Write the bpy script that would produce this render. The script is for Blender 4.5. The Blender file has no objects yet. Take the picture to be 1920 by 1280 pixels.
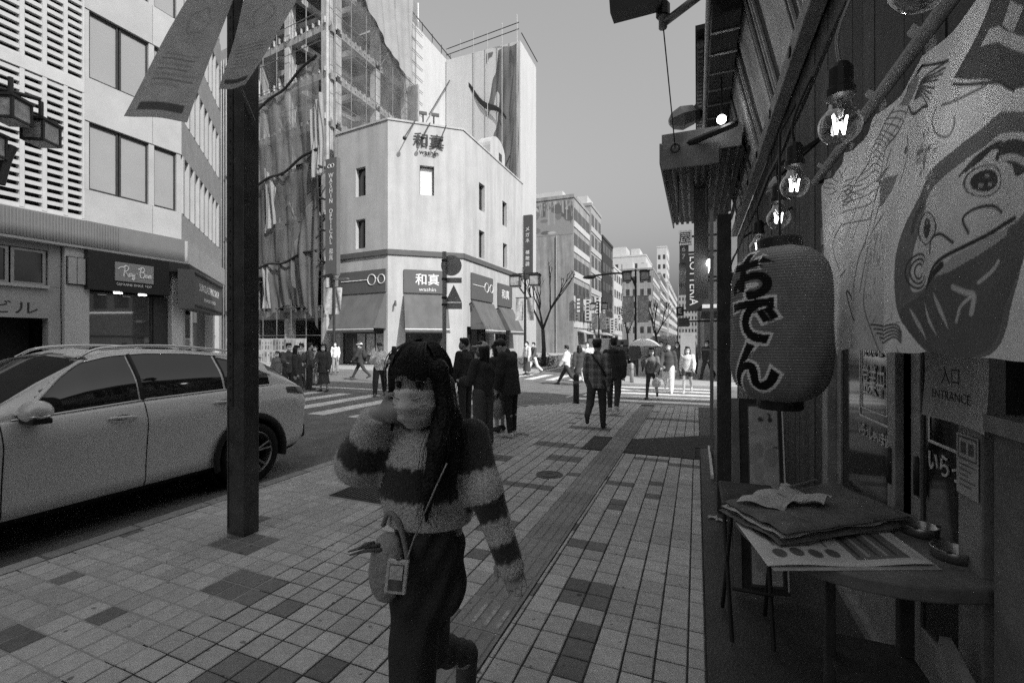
import bpy, bmesh, math, random
import numpy as np
from mathutils import Matrix, Vector
random.seed(7); RNG = np.random.default_rng(7)
scene = bpy.context.scene
COL = scene.collection

# ------------------------------------------------------------------ camera
TH = math.atan(346.5/853.33)            # camera looks 22 degrees left of the street's own direction (+Y)
CS, CC, CH = math.sin(TH), math.cos(TH), 1.58
cam_d = bpy.data.cameras.new('camera'); cam = bpy.data.objects.new('camera', cam_d); COL.objects.link(cam)
cam.location = (0, 0, CH); cam.rotation_euler = (math.pi/2, 0, TH)
cam_d.lens = 16.0; cam_d.sensor_width = 36.0; cam_d.clip_start = 0.02; cam_d.clip_end = 3000
scene.camera = cam
# ------------------------------------------------------------------ light (black and white photograph: neutral light)
SUN_AZ, SUN_EL = math.radians(-28), math.radians(41)     # azimuth from +X towards -Y
sdir = Vector((math.cos(SUN_EL)*math.cos(SUN_AZ), math.cos(SUN_EL)*math.sin(SUN_AZ), math.sin(SUN_EL)))
world = bpy.data.worlds.new('World'); scene.world = world; world.use_nodes = True
nt = world.node_tree; nt.nodes.clear()
sky = nt.nodes.new('ShaderNodeTexSky'); sky.sky_type = 'NISHITA'; sky.sun_disc = False
sky.sun_elevation = SUN_EL; sky.sun_rotation = math.pi/2 - SUN_AZ; sky.air_density = 2.0; sky.dust_density = 6.0
bw = nt.nodes.new('ShaderNodeSeparateColor'); bg = nt.nodes.new('ShaderNodeBackground'); wo = nt.nodes.new('ShaderNodeOutputWorld')
nt.links.new(sky.outputs[0], bw.inputs[0]); nt.links.new(bw.outputs['Blue'], bg.inputs[0]); nt.links.new(bg.outputs[0], wo.inputs[0])
bg.inputs[1].default_value = 0.08
sl = bpy.data.lights.new('sun', 'SUN'); sl.energy = 2.3; sl.angle = math.radians(0.53); sl.color = (1.0, 0.995, 0.985)
so = bpy.data.objects.new('sun', sl); COL.objects.link(so); so.location = (60, -20, 60)
so.rotation_euler = sdir.to_track_quat('Z', 'Y').to_euler()
vs = scene.view_settings; vs.view_transform = 'Standard'; vs.look = 'None'; vs.exposure = 0.85; vs.gamma = 1.0; vs.use_curve_mapping = False
scene.cycles.use_denoising = False
scene.cycles.sample_clamp_indirect = 2.0; scene.cycles.use_adaptive_sampling = False; scene.cycles.max_bounces = 6; scene.cycles.diffuse_bounces = 4; scene.cycles.glossy_bounces = 3; scene.cycles.transmission_bounces = 4
scene.cycles.transparent_max_bounces = 12; scene.cycles.caustics_reflective = False; scene.cycles.caustics_refractive = False

# ------------------------------------------------------------------ small maths
def ray(px, py): u = (px-960)/853.33; v = (640-py)/853.33; return (-CS+u*CC, CC+u*CS, v)
def Xp(px, py, X): r = ray(px, py); t = X/r[0]; return Vector((X, r[1]*t, CH+r[2]*t))
def Yp(px, py, Y): r = ray(px, py); t = Y/r[1]; return Vector((r[0]*t, Y, CH+r[2]*t))
def Gp(px, py, z=0): r = ray(px, py); t = (z-CH)/r[2]; return Vector((r[0]*t, r[1]*t, z))
def cr(pts, n=8, closed=False):
    P = [np.array(p, float) for p in pts]; out = []; m = len(P)
    for i in range(m if closed else m-1):
        p0 = P[(i-1) % m] if closed or i > 0 else 2*P[0]-P[1]
        p1 = P[i]; p2 = P[(i+1) % m]
        p3 = P[(i+2) % m] if closed or i+2 < m else 2*P[-1]-P[-2]
        for k in range(n):
            t = k/n
            out.append(.5*((2*p1)+(-p0+p2)*t+(2*p0-5*p1+4*p2-p3)*t*t+(-p0+3*p1-3*p2+p3)*t**3))
    if not closed: out.append(P[-1])
    return out
# ------------------------------------------------------------------ materials (all grey)
MATS = {}
def mat(name, v, rough=.8, metal=0., var=.18, scale=4., bump=0., bscale=60., spec=.35, rnd=0., coat=0., emit=0., streak=0., fine=0., stain=0.):
    if name in MATS: return MATS[name]
    m = bpy.data.materials.new(name); m.use_nodes = True; t = m.node_tree; N = t.nodes; L = t.links
    b = N['Principled BSDF']; b.inputs['Roughness'].default_value = rough; b.inputs['Metallic'].default_value = metal
    b.inputs['Specular IOR Level'].default_value = spec; b.inputs['Coat Weight'].default_value = coat
    b.inputs['Base Color'].default_value = (v, v, v, 1)
    tc = N.new('ShaderNodeTexCoord'); val = None
    def mul(a, bb):
        q = N.new('ShaderNodeMath'); q.operation = 'MULTIPLY'
        for k, s in enumerate((a, bb)):
            if isinstance(s, (int, float)): q.inputs[k].default_value = s
            else: L.new(s, q.inputs[k])
        return q.outputs[0]
    def rng(src, lo, hi, a=.3, bq=.7):
        q = N.new('ShaderNodeMapRange'); q.inputs['From Min'].default_value = a; q.inputs['From Max'].default_value = bq
        q.inputs['To Min'].default_value = lo; q.inputs['To Max'].default_value = hi; L.new(src, q.inputs[0]); return q.outputs[0]
    if var > 0:
        n1 = N.new('ShaderNodeTexNoise'); n1.inputs['Scale'].default_value = scale; n1.inputs['Detail'].default_value = 6; n1.inputs['Roughness'].default_value = .65
        L.new(tc.outputs['Object'], n1.inputs['Vector']); val = mul(rng(n1.outputs[0], 1-var, 1+var), v)
    if streak > 0:
        mp = N.new('ShaderNodeMapping'); mp.inputs['Scale'].default_value = (1.2, 1.2, .1); L.new(tc.outputs['Object'], mp.inputs[0])
        n3 = N.new('ShaderNodeTexNoise'); n3.inputs['Scale'].default_value = 1.6; n3.inputs['Detail'].default_value = 5; L.new(mp.outputs[0], n3.inputs['Vector'])
        val = mul(rng(n3.outputs[0], 1-streak, 1+.3*streak, .35, .62), val if val else v)
    if fine > 0:
        n4 = N.new('ShaderNodeTexNoise'); n4.inputs['Scale'].default_value = 260; n4.inputs['Detail'].default_value = 2; L.new(tc.outputs['Object'], n4.inputs['Vector'])
        val = mul(rng(n4.outputs[0], 1-fine, 1+fine), val if val else v)
    if stain > 0:
        ge = N.new('ShaderNodeNewGeometry'); n5 = N.new('ShaderNodeTexNoise'); n5.inputs['Scale'].default_value = 1.1; n5.inputs['Detail'].default_value = 7; n5.inputs['Roughness'].default_value = .7; L.new(ge.outputs['Position'], n5.inputs['Vector'])
        val = mul(rng(n5.outputs[0], 1-stain, 1+.35*stain, .34, .62), val if val else v)
        n6 = N.new('ShaderNodeTexNoise'); n6.inputs['Scale'].default_value = 17; n6.inputs['Detail'].default_value = 1; L.new(ge.outputs['Position'], n6.inputs['Vector']); val = mul(rng(n6.outputs[0], .42, 1., .245, .285), val)
    if rnd > 0:
        oi = N.new('ShaderNodeObjectInfo'); val = mul(rng(oi.outputs['Random'], 1-rnd, 1+rnd, 0, 1), val if val else v)
    if val is not None: L.new(val, b.inputs['Base Color'])
    if emit > 0:
        b.inputs['Emission Color'].default_value = (1, 1, 1, 1); b.inputs['Emission Strength'].default_value = emit
    if bump > 0:
        n2 = N.new('ShaderNodeTexNoise'); n2.inputs['Scale'].default_value = bscale; n2.inputs['Detail'].default_value = 4
        L.new(tc.outputs['Object'], n2.inputs['Vector']); bp = N.new('ShaderNodeBump'); bp.inputs['Strength'].default_value = bump; bp.inputs['Distance'].default_value = .02
        L.new(n2.outputs[0], bp.inputs['Height']); L.new(bp.outputs[0], b.inputs['Normal'])
    MATS[name] = m; return m
def glass_mat(name, v, rough=.05):
    """window glass seen from a street: dark room behind, strong mirror of the sky"""
    return mat(name, v, rough, var=.35, scale=.6, spec=.9)
def print_mat(name, rough=.8, gain=1., translucent=0.):
    if name in MATS: return MATS[name]
    m = bpy.data.materials.new(name); m.use_nodes = True; t = m.node_tree; N = t.nodes; L = t.links; b = N['Principled BSDF']
    b.inputs['Roughness'].default_value = rough; b.inputs['Specular IOR Level'].default_value = .2
    a = N.new('ShaderNodeAttribute'); a.attribute_name = 'ink'; n = N.new('ShaderNodeTexNoise'); n.inputs['Scale'].default_value = 9; n.inputs['Detail'].default_value = 6
    tc = N.new('ShaderNodeTexCoord'); L.new(tc.outputs['Object'], n.inputs['Vector'])
    q = N.new('ShaderNodeMapRange'); q.inputs[1].default_value = .3; q.inputs[2].default_value = .7; q.inputs[3].default_value = .86*gain; q.inputs[4].default_value = 1.1*gain
    L.new(n.outputs[0], q.inputs[0]); k = N.new('ShaderNodeMath'); k.operation = 'MULTIPLY'; L.new(a.outputs['Fac'], k.inputs[0]); L.new(q.outputs[0], k.inputs[1])
    L.new(k.outputs[0], b.inputs['Base Color'])
    if translucent > 0:
        tr = N.new('ShaderNodeBsdfTranslucent'); L.new(k.outputs[0], tr.inputs[0]); mx = N.new('ShaderNodeMixShader'); mx.inputs[0].default_value = translucent
        L.new(b.outputs[0], mx.inputs[1]); L.new(tr.outputs[0], mx.inputs[2]); L.new(mx.outputs[0], N['Material Output'].inputs[0])
    MATS[name] = m; return m
def sheet_mat(name, v, opac, transl=.3, weave=0.):
    """netting and plastic sheet: part see-through, part translucent"""
    if name in MATS: return MATS[name]
    m = bpy.data.materials.new(name); m.use_nodes = True; t = m.node_tree; N = t.nodes; L = t.links; b = N['Principled BSDF']
    b.inputs['Base Color'].default_value = (v, v, v, 1); b.inputs['Roughness'].default_value = 1.; b.inputs['Specular IOR Level'].default_value = .05
    tr = N.new('ShaderNodeBsdfTranslucent'); tr.inputs[0].default_value = (v, v, v, 1); mx = N.new('ShaderNodeMixShader'); mx.inputs[0].default_value = transl
    L.new(b.outputs[0], mx.inputs[1]); L.new(tr.outputs[0], mx.inputs[2])
    tp = N.new('ShaderNodeBsdfTransparent'); m2 = N.new('ShaderNodeMixShader'); L.new(tp.outputs[0], m2.inputs[1]); L.new(mx.outputs[0], m2.inputs[2])
    tc = N.new('ShaderNodeTexCoord'); n = N.new('ShaderNodeTexNoise'); n.inputs['Scale'].default_value = .7; n.inputs['Detail'].default_value = 6; L.new(tc.outputs['Object'], n.inputs['Vector'])
    q = N.new('ShaderNodeMapRange'); q.inputs[1].default_value = .3; q.inputs[2].default_value = .7; q.inputs[3].default_value = max(0, opac-.18); q.inputs[4].default_value = min(1, opac+.14)
    L.new(n.outputs[0], q.inputs[0]); L.new(q.outputs[0], m2.inputs[0]); L.new(m2.outputs[0], N['Material Output'].inputs[0])
    MATS[name] = m; return m
# ------------------------------------------------------------------ mesh builder
class Fr:
    """a facade frame: a runs along the wall, n points out of it, z up"""
    def __init__(s, x, y, dx, dy, z=0., flip=False):
        l = math.hypot(dx, dy); s.o = Vector((x, y, z)); s.d = Vector((dx/l, dy/l, 0)); s.n = Vector((s.d.y, -s.d.x, 0))
        if flip: s.n = -s.n
    def __call__(s, a, n, z): return s.o + s.d*a + s.n*n + Vector((0, 0, z))
class MB:
    def __init__(s): s.v = []; s.f = []; s.m = []
    def add(s, vs, fs, mi=0):
        o = len(s.v); s.v += [tuple(p) for p in vs]; s.f += [tuple(i+o for i in f) for f in fs]; s.m += [mi]*len(fs); return s
    def hexa(s, p, mi=0): return s.add(p, [(0, 3, 2, 1), (4, 5, 6, 7), (0, 1, 5, 4), (1, 2, 6, 5), (2, 3, 7, 6), (3, 0, 4, 7)], mi)
    def box(s, x0, x1, y0, y1, z0, z1, mi=0):
        return s.hexa([(x0, y0, z0), (x1, y0, z0), (x1, y1, z0), (x0, y1, z0), (x0, y0, z1), (x1, y0, z1), (x1, y1, z1), (x0, y1, z1)], mi)
    def fbox(s, fr, a0, a1, n0, n1, z0, z1, mi=0):
        return s.hexa([fr(a0, n0, z0), fr(a1, n0, z0), fr(a1, n1, z0), fr(a0, n1, z0), fr(a0, n0, z1), fr(a1, n0, z1), fr(a1, n1, z1), fr(a0, n1, z1)], mi)
    def obox(s, c, ax, ay, az, mi=0):
        c, ax, ay, az = map(Vector, (c, ax, ay, az))
        return s.hexa([c-ax-ay-az, c+ax-ay-az, c+ax+ay-az, c-ax+ay-az, c-ax-ay+az, c+ax-ay+az, c+ax+ay+az, c-ax+ay+az], mi)
    def bar(s, p, q, w, h=None, up=(0, 0, 1), mi=0):
        p, q = Vector(p), Vector(q); d = (q-p); l = d.length; d.normalize(); up = Vector(up)
        if abs(d.dot(up)) > .99: up = Vector((1, 0, 0))
        x = d.cross(up).normalized(); y = x.cross(d); h = w if h is None else h
        return s.obox((p+q)/2, x*w/2, d*l/2, y*h/2, mi)
    def tube(s, pts, r, n=8, caps=True, mi=0, flat=1.):
        P = [Vector(p) for p in pts]; k = len(P); R = r if hasattr(r, '__len__') else [r]*k
        vs = []; fs = []; up = None
        for i in range(k):
            d = (P[min(i+1, k-1)]-P[max(i-1, 0)])
            d = d.normalized() if d.length > 1e-9 else Vector((0, 0, 1))
            if up is None: up = Vector((0, 0, 1)) if abs(d.z) < .9 else Vector((1, 0, 0))
            x = d.cross(up); x = x.normalized() if x.length > 1e-6 else Vector((1, 0, 0)); up = x.cross(d).normalized()
            for j in range(n):
                a = 2*math.pi*j/n; vs.append(P[i]+(x*math.cos(a)+up*math.sin(a)*flat)*R[i])
        for i in range(k-1):
            for j in range(n):
                j2 = (j+1) % n; fs.append((i*n+j, i*n+j2, (i+1)*n+j2, (i+1)*n+j))
        if caps: fs.append(tuple(range(n-1, -1, -1))); fs.append(tuple((k-1)*n+j for j in range(n)))
        return s.add(vs, fs, mi)
    def lathe(s, prof, c=(0, 0, 0), n=24, mi=0, caps=True, axis=None):
        vs = []; fs = []; c = Vector(c)
        if axis is None: X, Y, Z = Vector((1, 0, 0)), Vector((0, 1, 0)), Vector((0, 0, 1))
        else:
            Z = Vector(axis).normalized(); X = Z.cross(Vector((0, 0, 1)) if abs(Z.z) < .9 else Vector((1, 0, 0))).normalized(); Y = Z.cross(X)
        for r, z in prof:
            for j in range(n):
                a = 2*math.pi*j/n; vs.append(c+X*(r*math.cos(a))+Y*(r*math.sin(a))+Z*z)
        for i in range(len(prof)-1):
            for j in range(n):
                j2 = (j+1) % n; fs.append((i*n+j, i*n+j2, (i+1)*n+j2, (i+1)*n+j))
        if caps:
            if prof[0][0] > 1e-6: fs.append(tuple(range(n-1, -1, -1)))
            if prof[-1][0] > 1e-6: fs.append(tuple((len(prof)-1)*n+j for j in range(n)))
        return s.add(vs, fs, mi)
    def sphere(s, c, r, nu=16, nv=10, mi=0):
        r = (r, r, r) if not hasattr(r, '__len__') else r; c = Vector(c); vs = []; fs = []
        for i in range(nv+1):
            t = math.pi*i/nv
            for j in range(nu):
                a = 2*math.pi*j/nu; vs.append(c+Vector((r[0]*math.sin(t)*math.cos(a), r[1]*math.sin(t)*math.sin(a), r[2]*math.cos(t))))
        for i in range(nv):
            for j in range(nu):
                j2 = (j+1) % nu; fs.append((i*nu+j, (i+1)*nu+j, (i+1)*nu+j2, i*nu+j2))
        return s.add(vs, fs, mi)
    def grid(s, fn, nu, nv, mi=0):
        vs = [fn(i/nu, j/nv) for j in range(nv+1) for i in range(nu+1)]
        return s.add(vs, [(j*(nu+1)+i, j*(nu+1)+i+1, (j+1)*(nu+1)+i+1, (j+1)*(nu+1)+i) for j in range(nv) for i in range(nu)], mi)
    def prism(s, poly, fr, n0, n1, mi=0):
        """poly: (a, z) outline, extruded along the frame's normal"""
        k = len(poly); vs = [fr(a, n0, z) for a, z in poly]+[fr(a, n1, z) for a, z in poly]
        return s.add(vs, [tuple(range(k)), tuple(range(2*k-1, k-1, -1))]+[(i, (i+1) % k+0, (i+1) % k+k, i+k) for i in range(k)], mi)
    def poly3(s, pts, thick=(0, 0, 0), mi=0):
        k = len(pts); t = Vector(thick); vs = [Vector(p) for p in pts]
        if t.length < 1e-9: return s.add(vs, [tuple(range(k))], mi)
        vs += [p+t for p in vs]
        return s.add(vs, [tuple(range(k)), tuple(range(2*k-1, k-1, -1))]+[(i, (i+1) % k, (i+1) % k+k, i+k) for i in range(k)], mi)
    def mesh(s, name, mats=(), smooth=False):
        me = bpy.data.meshes.new(name); me.from_pydata(s.v, [], s.f)
        for m in mats: me.materials.append(m)
        if len(mats) > 1: me.polygons.foreach_set('material_index', s.m)
        if smooth: me.polygons.foreach_set('use_smooth', [True]*len(me.polygons))
        me.update(); return me
def fix(me):
    b = bmesh.new(); b.from_mesh(me); bmesh.ops.recalc_face_normals(b, faces=b.faces); b.to_mesh(me); b.free(); return me
def props(o, label=None, cat=None, group=None, kind=None):
    if label: o['label'] = label
    if cat: o['category'] = cat
    if group: o['group'] = group
    if kind: o['kind'] = kind
    return o
def par(o, p):
    if p is not None:
        o.parent = p; o.matrix_parent_inverse = Matrix.LocRotScale(p.location, p.rotation_euler, p.scale).inverted() if p.parent is None else \
            (Matrix.LocRotScale(p.parent.location, p.parent.rotation_euler, p.parent.scale) @ p.matrix_parent_inverse @ Matrix.LocRotScale(p.location, p.rotation_euler, p.scale)).inverted()
    return o
def ob(name, mb, m, parent=None, smooth=False, bevel=0., normals=True, local=False, **kw):
    """one mesh object; local=True: the mesh is in the parent's own frame, else in world coordinates"""
    me = mb if isinstance(mb, bpy.types.Mesh) else mb.mesh(name, m if isinstance(m, (list, tuple)) else [m], smooth)
    if normals and not isinstance(mb, bpy.types.Mesh): fix(me)
    o = bpy.data.objects.new(name, me); COL.objects.link(o)
    if parent is not None:
        if local: o.parent = parent
        else: par(o, parent)
    if bevel > 0:
        b = o.modifiers.new('bevel', 'BEVEL'); b.width = bevel; b.segments = 2; b.limit_method = 'ANGLE'; b.angle_limit = .6
    return props(o, **kw)
def empty(name, loc, rz=0., **kw):
    o = bpy.data.objects.new(name, None); COL.objects.link(o); o.location = loc; o.rotation_euler = (0, 0, rz); o.empty_display_size = .1
    return props(o, **kw)
def inst(src, name, parent, loc, rz=0., local=False, me=None):
    o = bpy.data.objects.new(name, me or src); COL.objects.link(o)
    if parent is not None:
        if local: o.parent = parent
        else: par(o, parent)
    o.location = loc; o.rotation_euler = (0, 0, rz); return o
# ------------------------------------------------------------------ lettering
_TX = {}
def tx(s, size=1., ext=0., off=0., shear=0., space=1.):
    key = (s, size, ext, off, shear, space)
    if key in _TX: return _TX[key]
    c = bpy.data.curves.new('lettering', 'FONT'); c.body = s; c.size = size; c.extrude = ext; c.offset = off; c.shear = shear; c.space_character = space
    c.align_x = 'CENTER'; c.align_y = 'CENTER'; c.resolution_u = 4
    o = bpy.data.objects.new('lettering', c); COL.objects.link(o)
    dg = bpy.context.evaluated_depsgraph_get(); me = bpy.data.meshes.new_from_object(o.evaluated_get(dg))
    V = np.array([v.co[:] for v in me.vertices]) if len(me.vertices) else np.zeros((0, 3)); Fc = [tuple(p.vertices) for p in me.polygons]
    bpy.data.objects.remove(o); bpy.data.curves.remove(c); bpy.data.meshes.remove(me)
    if len(V): V[:, :2] -= (V[:, :2].max(0)+V[:, :2].min(0))/2
    _TX[key] = (V, Fc); return _TX[key]
def put_text(name, s, fr, a, n, z, h, m, parent, w=None, rot=0, flip=1, thick=.004, off=0., shear=0., space=1.):
    """lettering of cap height about h (and width w) standing n proud of a frame's wall"""
    V, Fc = tx(s, 1., .01, off, shear, space)
    if not len(V): return None
    V = V.copy(); hh = V[:, 1].max()-V[:, 1].min(); ww = V[:, 0].max()-V[:, 0].min(); k = h/hh; V[:, 1] *= k; V[:, 0] *= (w/ww if w else k); V[:, 2] *= thick/.02
    if rot: c, s_ = math.cos(rot), math.sin(rot); V[:, :2] = np.stack([V[:, 0]*c-V[:, 1]*s_, V[:, 0]*s_+V[:, 1]*c], 1)
    b = MB(); b.add([fr(a+flip*p[0], n+thick/2+p[2], z+p[1]) for p in V], Fc)
    return ob(name, b, m, parent)
# ------------------------------------------------------------------ flat print raster
class Ink:
    def __init__(s, w, h, res, base=.8):
        s.w, s.h, s.res = w, h, res; s.nx, s.ny = int(round(w/res)), int(round(h/res)); s.a = np.full((s.ny+1, s.nx+1), base, float)
        s.X, s.Y = np.meshgrid(np.linspace(0, w, s.nx+1), np.linspace(0, h, s.ny+1))
    def _blk(s, x0, x1, y0, y1):
        i0, i1 = max(0, int(x0/s.res)-1), min(s.nx+1, int(x1/s.res)+3); j0, j1 = max(0, int(y0/s.res)-1), min(s.ny+1, int(y1/s.res)+3)
        return slice(j0, max(j0, j1)), slice(i0, max(i0, i1))
    def mixin(s, sl, cov, v): s.a[sl] = s.a[sl]*(1-cov)+v*cov
    def line(s, pts, w, v=.05, taper=False):
        P = np.array(pts, float); m = len(P)
        sl = s._blk(P[:, 0].min()-w, P[:, 0].max()+w, P[:, 1].min()-w, P[:, 1].max()+w); X, Y = s.X[sl], s.Y[sl]
        if X.size == 0: return s
        best = np.full(X.shape, 9.)
        for i in range(m-1):
            d = P[i+1]-P[i]; l2 = max(d@d, 1e-12); t = np.clip(((X-P[i, 0])*d[0]+(Y-P[i, 1])*d[1])/l2, 0, 1)
            ww = w/2
            if taper: f = (i+t)/(m-1); ww = w/2*(1-.8*np.abs(2*f-1)**1.5)
            best = np.minimum(best, np.hypot(X-P[i, 0]-t*d[0], Y-P[i, 1]-t*d[1])-ww)
        s.mixin(sl, np.clip(.5-best/s.res, 0, 1), v); return s
    def poly(s, pts, v):
        P = np.array(pts, float); sl = s._blk(P[:, 0].min(), P[:, 0].max(), P[:, 1].min(), P[:, 1].max()); X, Y = s.X[sl], s.Y[sl]; ins = np.zeros(X.shape, bool)
        for i in range(len(P)):
            a, b = P[i], P[(i+1) % len(P)]
            if a[1] == b[1]: continue
            c = (a[1] > Y) != (b[1] > Y); ins ^= c & (X < (b[0]-a[0])*(Y-a[1])/(b[1]-a[1])+a[0])
        s.mixin(sl, ins.astype(float), v); return s
    def ell(s, cx, cy, rx, ry, v, rot=0.):
        r = max(rx, ry); sl = s._blk(cx-r, cx+r, cy-r, cy+r); X, Y = s.X[sl]-cx, s.Y[sl]-cy
        c, q = math.cos(rot), math.sin(rot); x = (X*c+Y*q)/rx; y = (-X*q+Y*c)/ry
        s.mixin(sl, np.clip(.5-(np.hypot(x, y)-1)*min(rx, ry)/s.res, 0, 1), v); return s
    def rect(s, x0, x1, y0, y1, v): sl = s._blk(x0, x1, y0, y1); s.mixin(sl, ((s.X[sl] >= x0) & (s.X[sl] <= x1) & (s.Y[sl] >= y0) & (s.Y[sl] <= y1)).astype(float), v); return s
    def sheet(s, name, fn, m, parent=None, thick=None, **kw):
        """fn(x, y) -> world point; x, y in the print's own metres (y up)"""
        b = MB(); nx, ny = s.nx, s.ny
        b.v = [tuple(fn(i*s.w/nx, j*s.h/ny)) for j in range(ny+1) for i in range(nx+1)]
        b.f = [(j*(nx+1)+i, j*(nx+1)+i+1, (j+1)*(nx+1)+i+1, (j+1)*(nx+1)+i) for j in range(ny) for i in range(nx)]; b.m = [0]*len(b.f)
        me = b.mesh(name, [m], True); at = me.attributes.new('ink', 'FLOAT', 'POINT'); at.data.foreach_set('value', s.a.ravel().astype(np.float32))
        o = ob(name, me, m, parent, **kw)
        if thick: q = o.modifiers.new('thickness', 'SOLIDIFY'); q.thickness = thick; q.offset = -1
        return o
# ================================================================== materials used across the scene
m_tile = mat('paver', .60, .75, var=.16, scale=22, bump=.3, bscale=180, rnd=.13, fine=.22, stain=.2)
m_tile_d = mat('paver_dark', .24, .78, var=.16, scale=22, bump=.25, bscale=220, rnd=.18, fine=.22, stain=.2)
m_tile_l = mat('paver_light', .68, .75, var=.16, scale=22, bump=.25, bscale=220, rnd=.1, fine=.22, stain=.2)
m_joint = mat('joint_sand', .06, .95, var=.5, scale=1.3, bump=.3)
m_tact = mat('tactile_paver', .32, .7, var=.15, scale=14, bump=.2, rnd=.12, fine=.2, stain=.2)
m_asph = mat('asphalt', .19, .9, var=.25, scale=3, bump=.5, bscale=160, fine=.35)
m_patch = mat('asphalt_new', .09, .92, var=.2, scale=6, bump=.5, bscale=170, fine=.3)
m_kerb = mat('kerb_granite', .4, .8, var=.2, scale=9, bump=.25, rnd=.15, fine=.2, stain=.2)
m_paint = mat('road_paint', .75, .7, var=.3, scale=5, bump=.2)
m_pave_far = mat('far_pavement', .42, .85, var=.15, scale=2.5, bump=.15, fine=.15)
m_ground = mat('ground', .2, .95, var=.2, scale=.5)
m_stucco = mat('white_stucco', .50, .85, var=.08, scale=1.0, bump=.2, bscale=30, streak=.13)
m_white = mat('white_cladding', .54, .7, var=.04, scale=.8, streak=.06)
m_conc = mat('concrete', .33, .9, var=.16, scale=1.1, bump=.2, bscale=18, streak=.25)
m_stone = mat('pale_stone_panel', .43, .75, var=.09, scale=1.5, bump=.1, rnd=.06, fine=.12)
m_stone_d = mat('grey_stone', .33, .8, var=.12, scale=1.5, bump=.1)
m_slat = mat('louver_concrete', .5, .8, var=.08, scale=3)
m_rib = mat('ribbed_fascia', .10, .6, var=.15, scale=2)
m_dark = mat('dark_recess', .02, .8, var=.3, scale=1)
m_dmetal = mat('dark_metal', .05, .5, metal=.3, var=.2, scale=8)
m_metal = mat('grey_metal', .3, .45, metal=.6, var=.15, scale=6)
m_black = mat('black_paint', .02, .5, var=.3, scale=5)
m_glass = glass_mat('window_glass', .05)
m_glass_d = glass_mat('dark_glass', .025)
m_blind = mat('roller_blind', .33, .25, var=.06, scale=.7, spec=.6)
m_sign_g = mat('sign_grey', .12, .6, var=.06, scale=2)
m_letter = mat('white_lettering', .8, .6, var=0)
m_letter_d = mat('black_lettering', .03, .6, var=0)
m_awn = mat('awning_canvas', .14, .85, var=.1, scale=1.5, streak=.15)
m_wood_d = mat('dark_timber', .05, .7, var=.45, scale=7, bump=.3, bscale=30)
m_wood = mat('timber', .2, .65, var=.35, scale=6, bump=.25, bscale=40)
# ================================================================== ground, road, pavements
ob('ground', MB().poly3([(-900, -300, -.13), (900, -300, -.13), (900, 1500, -.13), (-900, 1500, -.13)]), m_ground, kind='structure')
b = MB()
for q in ([(-14, -60), (-4.5, -60), (-4.5, 300), (-14, 300)], [(-80, 23.2), (-22.4, 17.2), (-14, 11), (-14, 19.5), (-17, 20.2), (-80, 26.8)], [(-4.5, 11), (60, 11), (60, 18.5), (-4.5, 18.5)]):
    b.poly3([(x, y, -.1) for x, y in q])
road = ob('road', b, m_asph, kind='structure')
def slab_ground(name, poly, m, top=0., bot=-.14, **kw):
    b = MB(); b.poly3([(x, y, bot) for x, y in poly], (0, 0, top-bot)); return ob(name, b, m, kind='structure', **kw)
def arc(cx, cy, r, a0, a1, n=8): return [(cx+r*math.cos(math.radians(a0+(a1-a0)*i/n)), cy+r*math.sin(math.radians(a0+(a1-a0)*i/n))) for i in range(n+1)]
slab_ground('pavement_north_west', [(-8.3, 300)]+arc(-10.8, 22.6, 2.5, 0, -88, 8)+[(-17, 20.4), (-80, 26.8), (-80, 300)], m_pave_far)
slab_ground('pavement_south_west', [(-14, -60)]+arc(-16.2, 9.0, 2.2, 0, 50, 5)+[(-22.4, 17.2), (-80, 23.2), (-80, -60)], m_pave_far)
slab_ground('pavement_north_east', [(60, 17.6)]+arc(-2.4, 19.6, 2, 270, 180, 6)+[(-4.4, 300), (60, 300)], m_pave_far)
# crossings and lines: sheets 4 mm above the asphalt
def stripe(x0, x1, y0, y1, sk=0.):
    ob('road_marking', MB().poly3([(x0, y0, -.096), (x1, y0+sk, -.096), (x1, y1+sk, -.096), (x0, y1, -.096)]), m_paint, road)
for i in range(7): stripe(-13.1+i*1.18, -12.6+i*1.18, 8.0, 11.6)            # across the main street, near
for i in range(4): stripe(-8.1+i*.98, -7.65+i*.98, 18.9, 22.0)           # across the main street, far
for i in range(5): stripe(-3.3, .42, 12.95+i*.98, 13.4+i*.98, .1)           # across the side street
for y in (13.0, 7.2): stripe(-13.8, -9.4, y-.2, y+.05)
stripe(-8.15, -8.0, 23, 120); stripe(-4.75, -4.6, 23, 120)
# ---- the tiled sidewalk the camera stands on
KX0, TX0, TX1 = -4.36, -1.285, -.975        # kerb inner edge, tactile strip
edge = [(KX0, -6), (.045, -6), (.045, 11.85)]+arc(-1.4, 8.9, 2.96, 90, 180, 12)
edge = [(x, y) for x, y in edge]
sidewalk = slab_ground('sidewalk', edge, m_joint, top=-.007)
m_fill = mat('joint_mortar', .42, .9, var=.2, scale=8)
ob('mortar_bed', MB().poly3([(-4.3, .4, -.0035), (-2.75, .4, -.0035), (-2.75, 1.2, -.0035), (-2.55, 2.0, -.0035), (-2.75, 2.6, -.0035), (-2.9, 5.0, -.0035), (-4.3, 5.0, -.0035)]), m_fill, sidewalk)
def inside_corner(x, y): return y < 8.9 or (x > -1.4 and y < 11.8) or math.hypot(x+1.4, y-8.9) < 2.9
def patch_zone(x, y):                                           # where asphalt was laid over the tiles
    return (6.6 < y < 7.6 and -1.56 < x < 0.1) or (3.62 < y < 4.3 and -3.5 < x < -2.65)
darks = set()
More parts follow.
